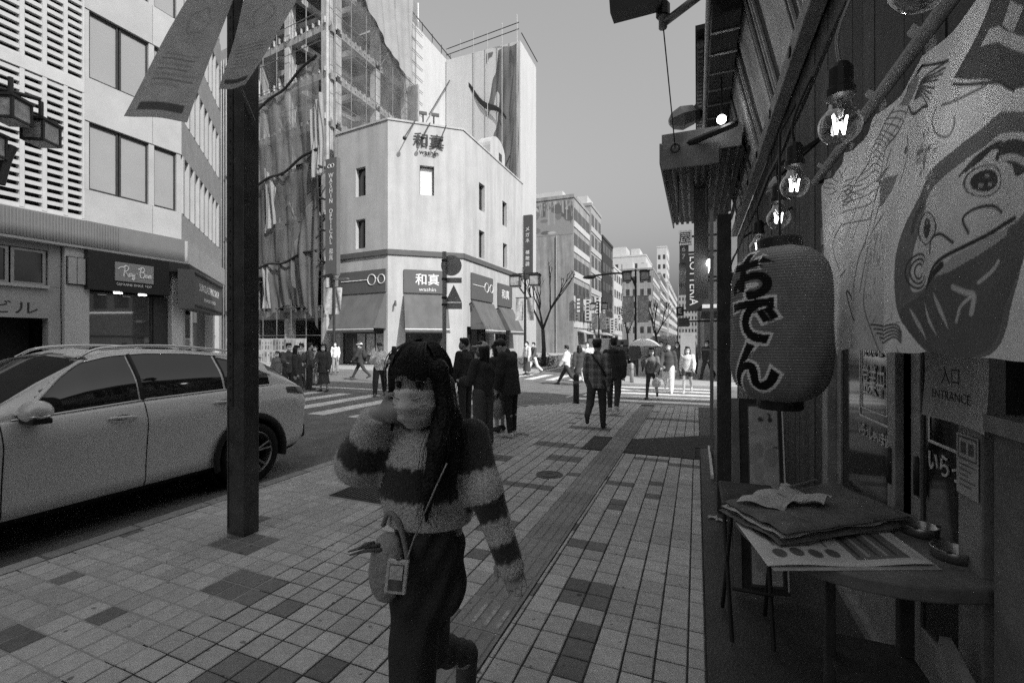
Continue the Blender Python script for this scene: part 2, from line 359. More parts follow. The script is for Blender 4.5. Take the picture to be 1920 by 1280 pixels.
for (x, y, w, h) in ((-2.95, 1.98, .45, .3), (-.45, 1.9, .15, .15), (-2.2, 1.35, .45, .3), (-3.6, 2.35, .45, .28), (-.75, 2.75, .3, .3), (-.6, 2.3, .15, .3), (-.9, 3.5, .3, .15), (-.75, 4.3, .15, .3),
                     (-.9, 5.1, .3, .15), (-2.2, 3.1, .3, .45), (-2.0, 4.6, .6, .15), (-2.8, 5.6, .45, .3), (-1.9, 5.8, .45, .3), (-2.4, 6.6, .6, .3), (-1.7, 3.4, .3, .3), (-1.75, 1.6, .15, .15),
                     (-1.45, 2.2, .15, .15), (-.3, 6.1, .3, .15), (-.75, 6.3, .45, .15), (-3.2, 7.2, .5, .2), (-2.2, 8.1, .8, .3), (-1.0, 9.6, 1.0, .3), (-2.6, 9.7, 1.2, .25), (-3.6, 1.25, .3, .15)):
    darks.add((x, y, w, h))
def is_dark(x, y): return any(a <= x <= a+w and c <= y <= c+h for a, c, w, h in darks)
def cam_size(x, y): d = -CS*x+CC*y; l = CC*x+CS*y; return (1e9 if d < .4 or abs(l/d) > 1.15 or CH/d > .78 else d)
tiles = []
def tile_cols(x_hi, x_lo, first=None):
    cols = []; x = x_hi
    if first: cols.append((x-first, x)); x -= first
    while x-.15 > x_lo-.001: cols.append((x-.15, x)); x -= .15
    if x-x_lo > .03: cols.append((x_lo, x))
    return cols
for (xa, xb) in tile_cols(.042, TX1, .084)+tile_cols(TX0, KX0):
    y = -.02
    while y < 11.75:
        h = .15; xc, yc = (xa+xb)/2, y+h/2
        if inside_corner(xc, yc) and yc > .5 and not (patch_zone(xc, yc)):
            tiles.append((xa, xb, y, y+h))
        y += h + (.02 if abs(y-1.8) < .01 else 0)
tiles.sort(key=lambda t: cam_size((t[0]+t[1])/2, (t[2]+t[3])/2))
_tm = {}
def tile_mesh(w, h, m):
    k = (round(w, 3), round(h, 3), m.name)
    if k not in _tm:
        b = MB(); g, e = .0045, .0035; gx, gy = .005, .0035; W, H_ = w/2-gx, h/2-gy
        b.add([(-W, -H_, -.02), (W, -H_, -.02), (W, H_, -.02), (-W, H_, -.02), (-W, -H_, -e), (W, -H_, -e), (W, H_, -e), (-W, H_, -e), (-W+g, -H_+g, 0), (W-g, -H_+g, 0), (W-g, H_-g, 0), (-W+g, H_-g, 0)],
              [(8, 9, 10, 11), (0, 1, 5, 4), (1, 2, 6, 5), (2, 3, 7, 6), (3, 0, 4, 7), (4, 5, 9, 8), (5, 6, 10, 9), (6, 7, 11, 10), (7, 4, 8, 11)])
        _tm[k] = b.mesh('paving_tile', [m])
    return _tm[k]
rest = MB()
for i, (xa, xb, ya, yb) in enumerate(tiles):
    xc, yc = (xa+xb)/2, (ya+yb)/2; r = random.random(); dk = is_dark(xc, yc) or r < .012
    dz = random.uniform(-.0025, .0015)
    if i < 300:
        o = inst(tile_mesh(xb-xa, yb-ya, m_tile_d if dk else (m_tile_l if r > .75 else m_tile)), 'paving_tile', sidewalk, (xc, yc, dz))
        o.rotation_euler = (random.uniform(-.01, .01), random.uniform(-.01, .01), random.uniform(-.012, .012))
    else:
        me = tile_mesh(xb-xa, yb-ya, m_tile)
        rest.add([(v.co.x+xc, v.co.y+yc, v.co.z+dz) for v in me.vertices], [tuple(p.vertices) for p in me.polygons], 1 if dk else (2 if r > .75 else 0))
ob('paving', rest, [m_tile, m_tile_d, m_tile_l], sidewalk, normals=False, kind='stuff')
# tactile guide strip: 300 mm blocks, four long bars each
b = MB(); b.box(-.152, .152, -.148, .148, -.03, .0)
for k in range(4):
    x = -.1125+k*.075
    b.hexa([(x-.018, -.13, 0), (x+.018, -.13, 0), (x+.018, .13, 0), (x-.018, .13, 0), (x-.011, -.124, .005), (x+.011, -.124, .005), (x+.011, .124, .005), (x-.011, .124, .005)])
tb = b.mesh('tactile_block', [m_tact])
y = .6
while y < 11.6:
    o = inst(tb, 'tactile_block', sidewalk, ((TX0+TX1)/2, y, .001+random.uniform(-.001, .001)))
    if abs(y-2.4) < .15:
        b = MB()
        for k in range(3):
            x = (TX0+TX1)/2-.0375+k*.075; b.poly3([(x-.012, y-.11, .0072), (x+.012, y-.11, .0072), (x+.012, y+.07, .0072), (x-.012, y+.07, .0072)])
        ob('white_strip', b, mat('worn_white', .5, .7, var=.5, scale=40), sidewalk)
    y += .3
for poly in ([(-1.575, 6.62), (-1.29, 6.62), (-1.29, 7.6), (-1.59, 7.56)], [(-.97, 6.62), (-.02, 6.6), (-.02, 7.3), (.24, 7.35), (.28, 8.4), (-.93, 7.58)]):
    b = MB(); b.poly3([(x, y, -.01) for x, y in poly], (0, 0, .015)); ob('asphalt_patch', b, m_patch, sidewalk)
b = MB(); b.box(-3.5, -2.66, 3.63, 4.29, -.01, .003); gr = ob('drain_cover', b, m_patch, sidewalk)
b = MB()
for k in range(20): b.box(-3.48+k*.041, -3.463+k*.041, 3.66, 4.26, .003, .009)
ob('grating_bar', b, m_dmetal, gr)
b = MB(); b.lathe([(.16, 0), (.16, .006), (.135, .006), (.135, .003), (.1, .003), (.1, .007), (.05, .007), (.05, .003), (0, .003)], (-1.62, 5.17, -.001), 28); ob('valve_cover', b, m_dmetal, sidewalk)
# kerb stones along the road and round the corner
ks = MB().box(-.075, .075, -.297, .297, -.14, .0).mesh('kerb_stone', [m_kerb]); bm_ = bmesh.new(); bm_.from_mesh(ks); bmesh.ops.bevel(bm_, geom=[e for e in bm_.edges], offset=.008, segments=2, affect='EDGES'); bm_.to_mesh(ks); bm_.free()
y = -.9
while y < 8.7: inst(ks, 'kerb_stone', sidewalk, (KX0-.078, y, random.uniform(-.002, .002))); y += .6
pts = arc(-1.4, 8.9, 3.04, 180, 90, 9)
for i in range(len(pts)-1):
    (x0, y0), (x1, y1) = pts[i], pts[i+1]; o = inst(ks, 'kerb_stone', sidewalk, ((x0+x1)/2, (y0+y1)/2, 0), math.atan2(y1-y0, x1-x0)-math.pi/2); o.scale = (1, math.hypot(x1-x0, y1-y0)/.6, 1)
x = -1.1
while x < .3: inst(ks, 'kerb_stone', sidewalk, (x, 11.93, 0), math.pi/2); x += .6
# dark strip between tiles and shop, with its expansion joint
slab_ground('shop_apron', [(.047, -6), (1.2, -6), (1.2, 11.85), (.047, 11.85)], mat('wet_concrete', .055, .55, var=.4, scale=3, bump=.35, bscale=70, fine=.2), top=.002)
# cigarette ends and scraps on the pavement
for k, (x, y, a) in enumerate(((.13, 4.45, .3), (.2, 4.4, -.2))):
    b = MB(); b.grid(lambda u, v: (x+(u-.5)*.09*math.cos(a)-(v-.5)*.05*math.sin(a), y+(u-.5)*.09*math.sin(a)+(v-.5)*.05*math.cos(a), .006+.012*abs(math.sin(u*5+v*3))), 5, 4)
    ob('paper_scrap', b, mat('paper', .55, .9, var=.1), label=('crumpled pale paper scrap on the dark strip by the shop post', 'smaller pale paper scrap beside the crumpled one by the shop')[k], cat='litter')
# ================================================================== buildings
def onf(fr, px, py=640, n=0.):
    """where the sight line through a pixel of the photograph meets a facade: (along, height)"""
    r = Vector(ray(px, py)); o = fr.o+fr.n*n; t = ((o-Vector((0, 0, CH))).dot(fr.n))/r.dot(fr.n); p = Vector((0, 0, CH))+r*t
    return (p-fr.o).dot(fr.d), p.z
def holed_wall(b, fr, a0, a1, z0, z1, holes, depth=.25, n=0., mi=0):
    """front of a wall with rectangular openings and their reveals"""
    A = sorted({a0, a1}|{h[0] for h in holes}|{h[1] for h in holes}); Z = sorted({z0, z1}|{h[2] for h in holes}|{h[3] for h in holes})
    for i in range(len(A)-1):
        for j in range(len(Z)-1):
            am, zm = (A[i]+A[i+1])/2, (Z[j]+Z[j+1])/2
            if any(h[0] < am < h[1] and h[2] < zm < h[3] for h in holes): continue
            b.add([fr(A[i], n, Z[j]), fr(A[i+1], n, Z[j]), fr(A[i+1], n, Z[j+1]), fr(A[i], n, Z[j+1])], [(0, 1, 2, 3)], mi)
    for h in holes:
        c = [(h[0], h[2]), (h[1], h[2]), (h[1], h[3]), (h[0], h[3])]
        for k in range(4):
            (p, q), (r, s) = c[k], c[(k+1) % 4]; b.add([fr(p, n, q), fr(p, n-depth, q), fr(r, n-depth, s), fr(r, n, s)], [(0, 1, 2, 3)], mi)
def window(parent, fr, a0, a1, z0, z1, n=-.2, t=.06, m_f=None, m_p=None, mull=0, trans=0):
    b = MB(); f = m_f or m_dmetal
    b.fbox(fr, a0, a0+t, n, n+.06, z0, z1); b.fbox(fr, a1-t, a1, n, n+.06, z0, z1); b.fbox(fr, a0+t, a1-t, n, n+.06, z0, z0+t); b.fbox(fr, a0+t, a1-t, n, n+.06, z1-t, z1)
    for k in range(mull): x = a0+(a1-a0)*(k+1)/(mull+1); b.fbox(fr, x-t/2, x+t/2, n, n+.055, z0+t, z1-t)
    for k in range(trans): z = z0+(z1-z0)*(k+1)/(trans+1); b.fbox(fr, a0+t, a1-t, n, n+.05, z-t/2, z+t/2)
    o = ob('window', b, f, parent); ob('pane', MB().fbox(fr, a0+t*.4, a1-t*.4, n-.02, n+.02, z0+t*.4, z1-t*.4), m_p or m_glass, o); return o
# ------------------------------------------------------------------ left: building with concrete louvers and eyewear shop
LX = -17.5; fl = Fr(LX, 0, 0, 1)                 # a = world Y, n = +X
YC = 10.9; fc = Fr(LX, YC, -1, 1, flip=False); fc = Fr(LX, YC, -5.08, 5.08)      # chamfered corner
if fc.n.x < 0: fc.n = -fc.n
CL = 7.18
left = empty('louvered_building', (LX-3, 4, 0), label='pale office building with concrete louvers and ribbed band beside the street', cat='building')
b = MB()
foot = [(LX-.25, -22), (LX-.25, YC-.1), (LX-5.15, 15.9), (-30, 16.6), (-30, -22)]
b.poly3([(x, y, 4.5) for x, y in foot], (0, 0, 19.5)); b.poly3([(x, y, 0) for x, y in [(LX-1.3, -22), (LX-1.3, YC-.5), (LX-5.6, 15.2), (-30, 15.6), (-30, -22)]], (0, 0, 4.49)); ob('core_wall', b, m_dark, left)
b = MB(); b.poly3([(x, y, 23.99) for x, y in [(LX, -22), (LX, YC), (LX-5.08, 16), (-30, 16.7), (-30, -22)]], (0, 0, .5)); ob('roof', b, m_stone_d, left)
# louver grille: slats between mullions
bandz = [(5.42, 9.15), (9.6, 12.9), (13.35, 16.6)]
A1 = onf(fl, 157)[0]
mull_px = [(-40, -30), (36.5, 45.5), (79, 87.5), (119, 126.5), (154, 158)]
for (p0, p1) in mull_px: ob('louver_post', MB().fbox(fl, onf(fl, p0)[0], onf(fl, p1)[0], -.2, .02, 5.35, 16.6), m_slat, left)
spans = [(onf(fl, mull_px[i][1])[0], onf(fl, mull_px[i+1][0])[0]) for i in range(4)]
for zi, (z0, z1) in enumerate(bandz):
    n = int(round((z1-z0)/.233))
    for (a, c) in spans:
        me = None
        for k in range(n+1):
            z = z0+(z1-z0)*k/n; b = MB()
            b.hexa([fl(a, -.16, z-.055), fl(c, -.16, z-.055), fl(c, 0, z-.085), fl(a, 0, z-.085), fl(a, -.16, z+.03), fl(c, -.16, z+.03), fl(c, 0, z+.03), fl(a, 0, z+.03)]); ob('louver_slat', b, m_slat, left)
    ob('floor_band', MB().fbox(fl, 5.0, A1, -.22, .03, z1+.08, z1+.42), m_slat, left)
ob('grille_base', MB().fbox(fl, -22, A1, -.2, .05, 5.28, 5.33), m_stone, left)
# stone panels and windows to the right of the grille, storey by storey
Acol0, Acol1 = onf(fl, 158)[0], onf(fl, 168)[0]
for k, zs in enumerate((5.30, 8.41, 11.88, 15.35, 18.8)):
    zt = (6.30, 9.78, 13.25, 16.7, 20.2)[k]; a_m = onf(fl, 286.5)[0]
    ob('spandrel_panel', MB().fbox(fl, Acol0+.01, a_m-.008, -.25, 0, zs+.012, zt-.012), m_stone, left, bevel=.006)
    ob('spandrel_panel', MB().fbox(fl, a_m+.008, YC-.005, -.25, 0, zs+.012, zt-.012), m_stone, left, bevel=.006)
    if k < 4:
        z0, z1 = zt, (8.41, 11.88, 15.35, 18.8)[k]
        ob('pier', MB().fbox(fl, Acol0+.01, Acol1, -.25, -.03, z0, z1), m_stone, left)
        ob('pier', MB().fbox(fl, onf(fl, 280)[0], onf(fl, 290)[0], -.25, -.03, z0, z1), m_stone, left)
        ob('pier', MB().fbox(fl, onf(fl, 332)[0], YC-.01, -.25, -.03, z0, z1), m_stone, left)
        for (p0, p1) in ((168, 224.5), (227, 280), (290, 332)): window(left, fl, onf(fl, p0)[0], onf(fl, p1)[0], z0+.02, z1-.02, -.16, .05, m_dmetal, m_blind)
    # chamfered face: dark spandrel, narrow windows between fins
    ob('spandrel_panel', MB().fbox(fc, .01, CL, -.25, 0, zs+.012, zt-.012), m_stone_d, left)
    if k < 4:
        z0, z1 = zt, (8.41, 11.88, 15.35, 18.8)[k]
        for j in range(9):
            a = .15+j*.8; ob('fin', MB().fbox(fc, a, a+.2, -.25, .02, z0, z1), m_stone, left)
            if a+.8 < CL: window(left, fc, a+.2, a+.8, z0+.02, z1-.02, -.2, .05, m_dmetal, m_glass_d)
# ribbed fascia over the shops
b = MB(); b.fbox(fl, -22, YC, -.1, .18, 4.47, 5.27)
a = 4.5
while a < 8.9: b.fbox(fl, a, a+.035, .18, .205, 4.5, 5.25); a += .07
ob('ribbed_band', b, mat('fascia_grey', .17, .55, var=.1, scale=2), left)
ob('band_trim', MB().fbox(fl, -22, YC+.1, -.1, .26, 4.40, 4.468), m_stone, left)
ob('fascia_corner', MB().fbox(fc, .02, CL, -.1, .18, 4.47, 5.27), mat('fascia_pale', .4, .6, var=.1, scale=2), left)
# ground floor wall pieces: px ranges on the facade plane
def gpx(x0, x1, z0, z1, m, name='wall_panel', n0=-.3, n1=0., **kw): return ob(name, MB().fbox(fl, onf(fl, x0)[0], onf(fl, x1)[0], n0, n1, z0, z1), m, left, **kw)
wz = onf(fl, 40, 533)[1]
gpx(-260, -60, 0, 4.4, m_stone_d); gpx(-58, 113, 2.25, wz, m_stone_d); gpx(90, 113, 0, 2.25, m_stone_d, n1=.02); gpx(90, 113, wz, 4.4, m_stone_d, n1=.01)
gpx(-58, 90, 4.22, 4.4, m_stone_d)
window(left, fl, onf(fl, -50)[0], onf(fl, 18)[0], wz+.02, 4.2, -.12, .07, m_metal, m_glass_d); window(left, fl, onf(fl, 22)[0], onf(fl, 88)[0], wz+.02, 4.2, -.12, .07, m_metal, m_glass_d)
gpx(-58, 90, wz-.07, wz+.015, m_stone, 'window_sill', n1=.1)
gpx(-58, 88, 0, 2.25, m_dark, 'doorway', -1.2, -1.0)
gpx(116, 163, 0, 4.4, m_stone, 'column', -.4, .15, bevel=.02)
put_text('lettering', 'ビル', fl, onf(fl, 28, 575)[0], .003, onf(fl, 28, 575)[1], .34, m_letter_d, left, w=.95)
# shop bay
gpx(164, 320, 0, .35, m_stone_d, 'plinth', -.3, -.05)
a0, a1 = onf(fl, 166)[0], onf(fl, 292)[0]
w = window(left, fl, a0, a1, .35, 3.15, -.25, .06, m_dmetal, glass_mat('shop_glass', .06, .03), 0, 1)
ob('blind', MB().fbox(fl, a0+.1, a1-.55, -.45, -.42, 1.75, 2.05), m_letter, left)
for k in range(3):
    b = MB(); b.fbox(fl, a0+.3+k*.7, a0+.85+k*.7, -1.1, -.8, .4, 1.3+.2*(k % 2)); ob('display_cabinet', b, m_stone, left)
gpx(292, 318, 0, 3.15, m_dmetal, 'door_frame', -.3, -.12)
gpx(319, 340, 0, 4.4, m_white, 'corner_column', -.35, .1, bevel=.02)
ob('corner_bracket', MB().fbox(fl, YC-.6, YC+.05, .1, .3, 4.05, 4.4), m_dmetal, left)
ob('wall_panel', MB().fbox(fc, .0, 1.4, -.3, -.02, 2.9, 4.4), m_stone, left); ob('column', MB().fbox(fc, 0, .5, -.3, 0, 0, 2.9), m_stone, left)
ob('shop_front', MB().fbox(fc, .5, 5.9, -.5, -.3, 0, 4.4), m_glass_d, left); ob('column', MB().fbox(fc, 5.2, 5.6, -.3, 0.02, 0, 2.9), m_white, left)
ob('column', MB().fbox(fc, 6.6, 7.1, -.3, 0.02, 0, 4.4), m_stone, left)
for k in range(5):
    b = MB(); a = .7+k*.85; h = .9+.25*(k % 3); b.fbox(fc, a, a+.6, -.25, -.22, .3, h); ob('display_poster', b, mat('poster_%d' % (k % 3), (.5, .25, .6)[k % 3], .6, var=.6, scale=9), left)
# wall lamp
m_lampp = mat('lamp_panel', .4, .5, var=.1)
a, z = onf(fl, 143, 508, .2); b = MB(); b.fbox(fl, a-.22, a+.22, .15, .19, z-.42, z+.42); lampw = ob('wall_lamp', b, m_dmetal, label='rectangular white panel wall lamp on column left of the dark shop sign', cat='lamp')
ob('panel', MB().fbox(fl, a-.2, a-.01, .19, .25, z-.39, z+.39), m_lampp, lampw); ob('panel', MB().fbox(fl, a+.01, a+.2, .19, .25, z-.39, z+.39), m_lampp, lampw)
# the dark box sign with the lit script panel
fs = Fr(LX+.35, 0, 0, 1)
a0, a1 = onf(fs, 165)[0], onf(fs, 318)[0]
sgn = ob('shop_sign', MB().fbox(fs, a0, a1, -.3, 0, 3.18, 4.38), mat('sign_black', .022, .35, var=.1), label='black box sign with script panel Ray-Ban over shop window', cat='sign', bevel=.01)
p0, zb = onf(fs, 215, 529); p1, zt = onf(fs, 287, 489)
zb, zt = 3.52, 4.12
ob('panel', MB().fbox(fs, p0, p1, 0, .03, zb, zt), mat('sign_panel', .30, .35, var=.05, scale=2), sgn)
ink = [[(.02, .62), (.08, .72), (.16, .74), (.22, .72)], [(.17, .26), (.19, .5), (.2, .78)], [(.15, .72), (.24, .82), (.31, .74), (.27, .58), (.19, .52)], [(.22, .52), (.27, .38), (.32, .24)],
       [(.4, .42), (.36, .46), (.33, .38), (.35, .3), (.4, .38), (.41, .46), (.41, .32), (.44, .32)], [(.44, .44), (.45, .34), (.49, .36), (.51, .45)], [(.51, .45), (.48, .24), (.44, .12), (.42, .2), (.5, .34)],
       [(.55, .46), (.575, .46)], [(.66, .28), (.65, .55), (.68, .8)], [(.6, .7), (.7, .83), (.77, .76), (.75, .62), (.66, .57)], [(.68, .57), (.77, .54), (.78, .38), (.72, .29), (.64, .3)],
       [(.88, .42), (.84, .46), (.81, .38), (.83, .3), (.88, .38), (.89, .46), (.89, .32), (.91, .32)], [(.92, .46), (.92, .31)], [(.92, .38), (.95, .46), (.97, .42), (.97, .32), (1.0, .33)]]
b = MB()
for s_ in ink: b.tube([fs(p0+.06+(p1-p0-.12)*q[0], .035, zb+(zt-zb)*(q[1]*1.05-.03)) for q in cr(s_, 5)], .02, 6)
ob('lettering', b, m_letter, sgn)
put_text('lettering', 'GENUINE SINCE 1937', fs, (p0+p1)/2, .003, 3.42, .075, m_letter, sgn, w=p1-p0-.1)
for k in range(2): ob('spot_light', MB().fbox(fs, a0+.75+k*.7, a0+.95+k*.7, -.2, -.1, 3.12, 3.16), mat('lit_spot', .8, .5, var=0, emit=3), sgn)
# second sign on the chamfer
fs2 = Fr(*(fc(0, .55, 0)[:2]), fc.d.x, fc.d.y)
if fs2.n.x < 0: fs2.n = -fs2.n
q0 = onf(fs2, 365)[0]; q1 = onf(fs2, 416)[0]
sg2 = ob('shop_sign', MB().fbox(fs2, q0, q1, -.5, 0, 2.75, 4.15), m_sign_g, label='grey box sign reading SUNGLASS PRO SHOP on building corner', cat='sign')
ob('sign_rim', MB().fbox(fs2, q0, q1, 0, .05, 3.98, 4.05), m_letter_d, sg2); ob('sign_rim', MB().fbox(fs2, q0, q1, 0, .05, 2.84, 2.9), m_letter_d, sg2)
put_text('lettering', 'SUNGLASS PRO SHOP', fs2, (q0+q1)/2, .003, 3.6, .28, m_letter, sg2, w=(q1-q0)*.72, flip=-1 if fs2.d.cross(fs2.n).z > 0 else 1)
put_text('lettering', 'EYEWEAR SELECT', fs2, (q0+q1)/2, .003, 3.18, .13, m_letter, sg2, w=(q1-q0)*.42, flip=-1 if fs2.d.cross(fs2.n).z > 0 else 1)
# ------------------------------------------------------------------ narrow facade glimpsed up the side street
back = empty('side_street_building', (-36, 27, 0), label='dim narrow building glimpsed beyond the louvered one, behind the dark pole', cat='building')
fb = Fr(-46, 27.2, .9945, -.1045)
ob('wall', MB().fbox(fb, 0, 11, -6, 0, 0, 26), m_conc, back)
for i in range(6):
    for j in range(5): window(back, fb, 1+j*2, 2.5+j*2, 3.4+i*3.4, 5.3+i*3.4, .01, .08, m_metal, m_glass_d)
for k in range(3): ob('drain_pipe', MB().tube([fb(9.2+k*.35, .12, 0), fb(9.2+k*.35, .12, 25)], .06), m_metal, back)
sg = empty('hanging_sign', (-24.5, 17, 3), label='tall pale column of small shop signs beside louvered building corner', cat='sign')
fk = Fr(-24.4, 18.2, .93, .37)
for k, (z0, z1, m) in enumerate(((5.1, 6.9, m_letter), (4.2, 4.9, m_sign_g), (3.6, 4.1, m_black), (2.6, 3.5, m_stone), (1.2, 2.5, m_sign_g))):
    ob('sign_board', MB().fbox(fk, 0, .9, -.06, .06, z0, z1), m, sg)
ob('post', MB().fbox(fk, .95, 1.03, -.04, .04, 0, 7.2), m_letter, sg)
# ------------------------------------------------------------------ optical shop building with the chamfered corner
A_, B_, P_ = (-18.25, 23.9), (-14.5, 27.0), (-23.1, 24.4); HW = 15.7
wS = Fr(P_[0], P_[1], A_[0]-P_[0], A_[1]-P_[1]); wC = Fr(A_[0], A_[1], B_[0]-A_[0], B_[1]-A_[1]); wE = Fr(B_[0], B_[1], 0, 1)
LS, LC, LE = math.hypot(A_[0]-P_[0], A_[1]-P_[1]), math.hypot(B_[0]-A_[0], B_[1]-A_[1]), 11.3
was = empty('optical_shop_building', (-19, 29, 0), label='white chamfered corner building with 和真 washin lettering and grey awnings', cat='building')
def win_from_px(fr, x0, x1, y0, y1):
    a0, z0 = onf(fr, x0, y1); a1, z1 = onf(fr, x1, y0); zc = (onf(fr, (x0+x1)/2, y0)[1], onf(fr, (x0+x1)/2, y1)[1]); return (a0, a1, zc[1], zc[0])
hS = [win_from_px(wS, 667, 685.5, 314, 368), win_from_px(wS, 667, 685, 411, 466)]
hC = [win_from_px(wC, 787, 814, 311, 366)]
hE = [win_from_px(wE, 898, 909, 345, 396), win_from_px(wE, 898, 908.5, 433, 484), win_from_px(wE, 942, 950.5, 379, 424), win_from_px(wE, 943, 951, 457, 502)]
zc = onf(wC, 727, 472)[1]; print('washin course z', zc, 'holes', hS, hC, hE)
gz = 2.6
gS = [(.55, LS-.35, .05, gz)]; gC = [(1.1, 3.75, .05, gz)]; gE = [(.55, 4.1, .05, gz), (5.2, 8.0, .05, gz)]
b = MB(); holed_wall(b, wS, 0, LS, 0, HW, hS+gS, .35); holed_wall(b, wC, 0, LC, 0, HW, hC+gC, .35); holed_wall(b, wE, 0, LE, 0, HW, hE+gE, .35)
b.poly3([(x, y, HW-.4) for x, y in ((P_[0], P_[1]), (A_[0], A_[1]), (B_[0], B_[1]), (-14.5, 38.3), (-23.1, 38.3))]); b.poly3([(P_[0], P_[1], 0), (P_[0], 38.3, 0), (P_[0], 38.3, HW), (P_[0], P_[1], HW)]); b.poly3([(-23.1, 38.3, 0), (-14.5, 38.3, 0), (-14.5, 38.3, HW), (-23.1, 38.3, HW)])
ob('wall', b, m_stucco, was, normals=False)
for fr, L in ((wS, LS), (wC, LC), (wE, LE)):
    ob('parapet', MB().fbox(fr, -.02 if fr is not wS else 0, L+.02, -.3, .06, HW, HW+.12), m_stucco, was)
    ob('string_course', MB().fbox(fr, 0, L+.03, -.05, .1, zc-.16, zc+.17), mat('course_grey', .12, .7, var=.1), was)
for fr, hs in ((wS, hS), (wC, hC), (wE, hE)):
    for h in hs: window(was, fr, h[0], h[1], h[2], h[3], -.32, .06, m_dmetal, m_letter if fr is wC else m_glass_d)
for fr, hs in ((wS, gS), (wC, gC), (wE, gE)):
    for h in hs: window(was, fr, h[0], h[1], h[2], h[3], -.34, .09, m_dmetal, glass_mat('shop_glass2', .07, .06), 2, 0)
for k in range(3): ob('display_poster', MB().fbox(wS, 1.9+k*.85, 2.6+k*.85, -.3, -.27, .7, 2.1), mat('poster_stripes', .42, .7, var=.5, scale=5), was)
def shopbay(fr, x0, x1, ys, ya, name):
    """sign panel above an awning, pixel extents on the facade"""
    a0 = onf(fr, x0)[0]; a1 = onf(fr, x1)[0]; xm = (x0+x1)/2; z1 = onf(fr, xm, ys[0])[1]; z0 = onf(fr, xm, ys[1])[1]
    sg = ob('sign_panel', MB().fbox(fr, a0, a1, 0, .12, z0, z1), m_sign_g, was)
    za = z0-.12; zl = 2.42; n1 = 1.15
    b = MB(); b.add([fr(a0, .03, za), fr(a1, .03, za), fr(a1, .16, za), fr(a0, .16, za), fr(a0, n1, zl), fr(a1, n1, zl), fr(a1, n1, zl-.22), fr(a0, n1, zl-.22), fr(a0, .03, zl), fr(a1, .03, zl)],
                   [(0, 1, 2, 3), (3, 2, 5, 4), (4, 5, 6, 7), (0, 3, 4, 8), (2, 1, 9, 5)])
    aw = ob('awning', b, m_awn, was); ob('awning_band', MB().fbox(fr, a0, a1, n1+.002, n1+.02, zl-.1, zl-.03), m_letter, aw)
    ob('awning_pole', MB().fbox(fr, a0-.03, a1+.03, n1-.05, n1, zl-.3, zl-.225), m_dmetal, aw)
    return a0, a1, z0, z1, sg
def specs(fr, a0, a1, z, sg, r=.34):
    b = MB(); ac = a1-.75
    for k, (da, rr) in enumerate(((-r*1.25, r), (r*1.2, r*.85))): b.tube([fr(ac+da+rr*math.cos(t), .135, z+rr*math.sin(t)) for t in np.linspace(0, 2*math.pi, 21)], .03, 5)
    b.tube([fr(ac-r*.28, .135, z+.05), fr(ac+r*.38, .135, z+.05)], .03, 5); b.tube([fr(a0+.05, .135, z), fr(ac-r*2.25, .135, z)], .03, 5); ob('spectacles_emblem', b, m_letter, sg)
a0, a1, z0, z1, sg = shopbay(wS, 640, 725, (508, 550), None, 's'); specs(wS, a0+.1, a1, (z0+z1)/2+.1, sg)
a0, a1, z0, z1, sg = shopbay(wC, 757, 838, (507, 550), None, 'c')
put_text('lettering', '和真', wC, (a0+a1)/2+.1, .123, (z0+z1)/2+.15, .75, m_letter, sg, off=.012); put_text('lettering', 'washin', wC, (a0+a1)/2+.1, .123, (z0+z1)/2-.5, .24, m_letter, sg, w=1.1)
a0, a1, z0, z1, sg = shopbay(wE, 882, 922, (517, 564), None, 'e'); specs(wE, a0+.1, a1, (z0+z1)/2+.1, sg)
a0, a1, z0, z1, sg = shopbay(wE, 932, 958, (534, 575), None, 'e2'); put_text('lettering', '和真', wE, (a0+a1)/2, .123, (z0+z1)/2+.1, .75, m_letter, sg, off=.012)
# roof lettering and its spot lamps
al, zl = onf(wC, 804, 265); put_text('lettering', '和真', wC, al, .1, zl, .86, m_letter_d, was, w=1.95, off=.006, thick=.06); put_text('lettering', 'washin', wC, al, .03, zl-.75, .3, m_letter_d, was, w=1.25, off=.01)
put_text('lettering', 'OPTICAL', wC, al, .03, zl-.98, .11, m_letter_d, was, w=.7)
for (x0, y0, x1, y1) in ((778, 228, 757, 269), (806, 232, 790, 268), (836, 237, 824, 272)):
    (a, z), (c, y) = onf(wC, x0, y0), onf(wC, x1, y1); b = MB(); b.tube([wC(a, -.1, HW+.12), wC(a, .1, z), wC(c, .75, y+.1)], .035, 6); lp = ob('spot_lamp', b, m_dmetal, was)
    ob('lamp_head', MB().sphere(wC(c, .8, y), .13, 10, 8), m_dmetal, lp, smooth=True)
b = MB()
for k in range(2): b.tube([wC(al-.35+k*.7, -.2, HW), wC(al-.35+k*.7, -.2, HW+.75)], .05, 6); b.fbox(wC, al-.6+k*.8, al-.1+k*.8, -.25, -.15, HW+.75, HW+.95)
ob('roof_lamp', b, m_dmetal, was)
for (fr, px, py) in ((wC, 741, 568), (wE, 880, 570), (wE, 930, 580)):
    a, z = onf(fr, px, py); b = MB(); b.tube([fr(a, 0, z), fr(a, .25, z+.1), fr(a, .35, z-.2)], .06, 6); ob('wall_spot', b, m_dmetal, was)
# rounded white roof hutch
a0, a1 = onf(wE, 930)[0], onf(wE, 957)[0]; prof = [(a0, HW)]+[((a0+a1)/2+(a1-a0)/2*math.cos(t), HW+1.3+1.1*math.sin(t)) for t in np.linspace(math.pi, 0, 13)]+[(a1, HW)]
ob('roof_hutch', MB().prism(prof, wE, -1.6, -.5), m_stucco, was); ob('hutch_window', MB().fbox(wE, (a0+a1)/2+.2, (a0+a1)/2+.75, -.5, -.46, HW+.5, HW+1.3), m_glass_d, was)
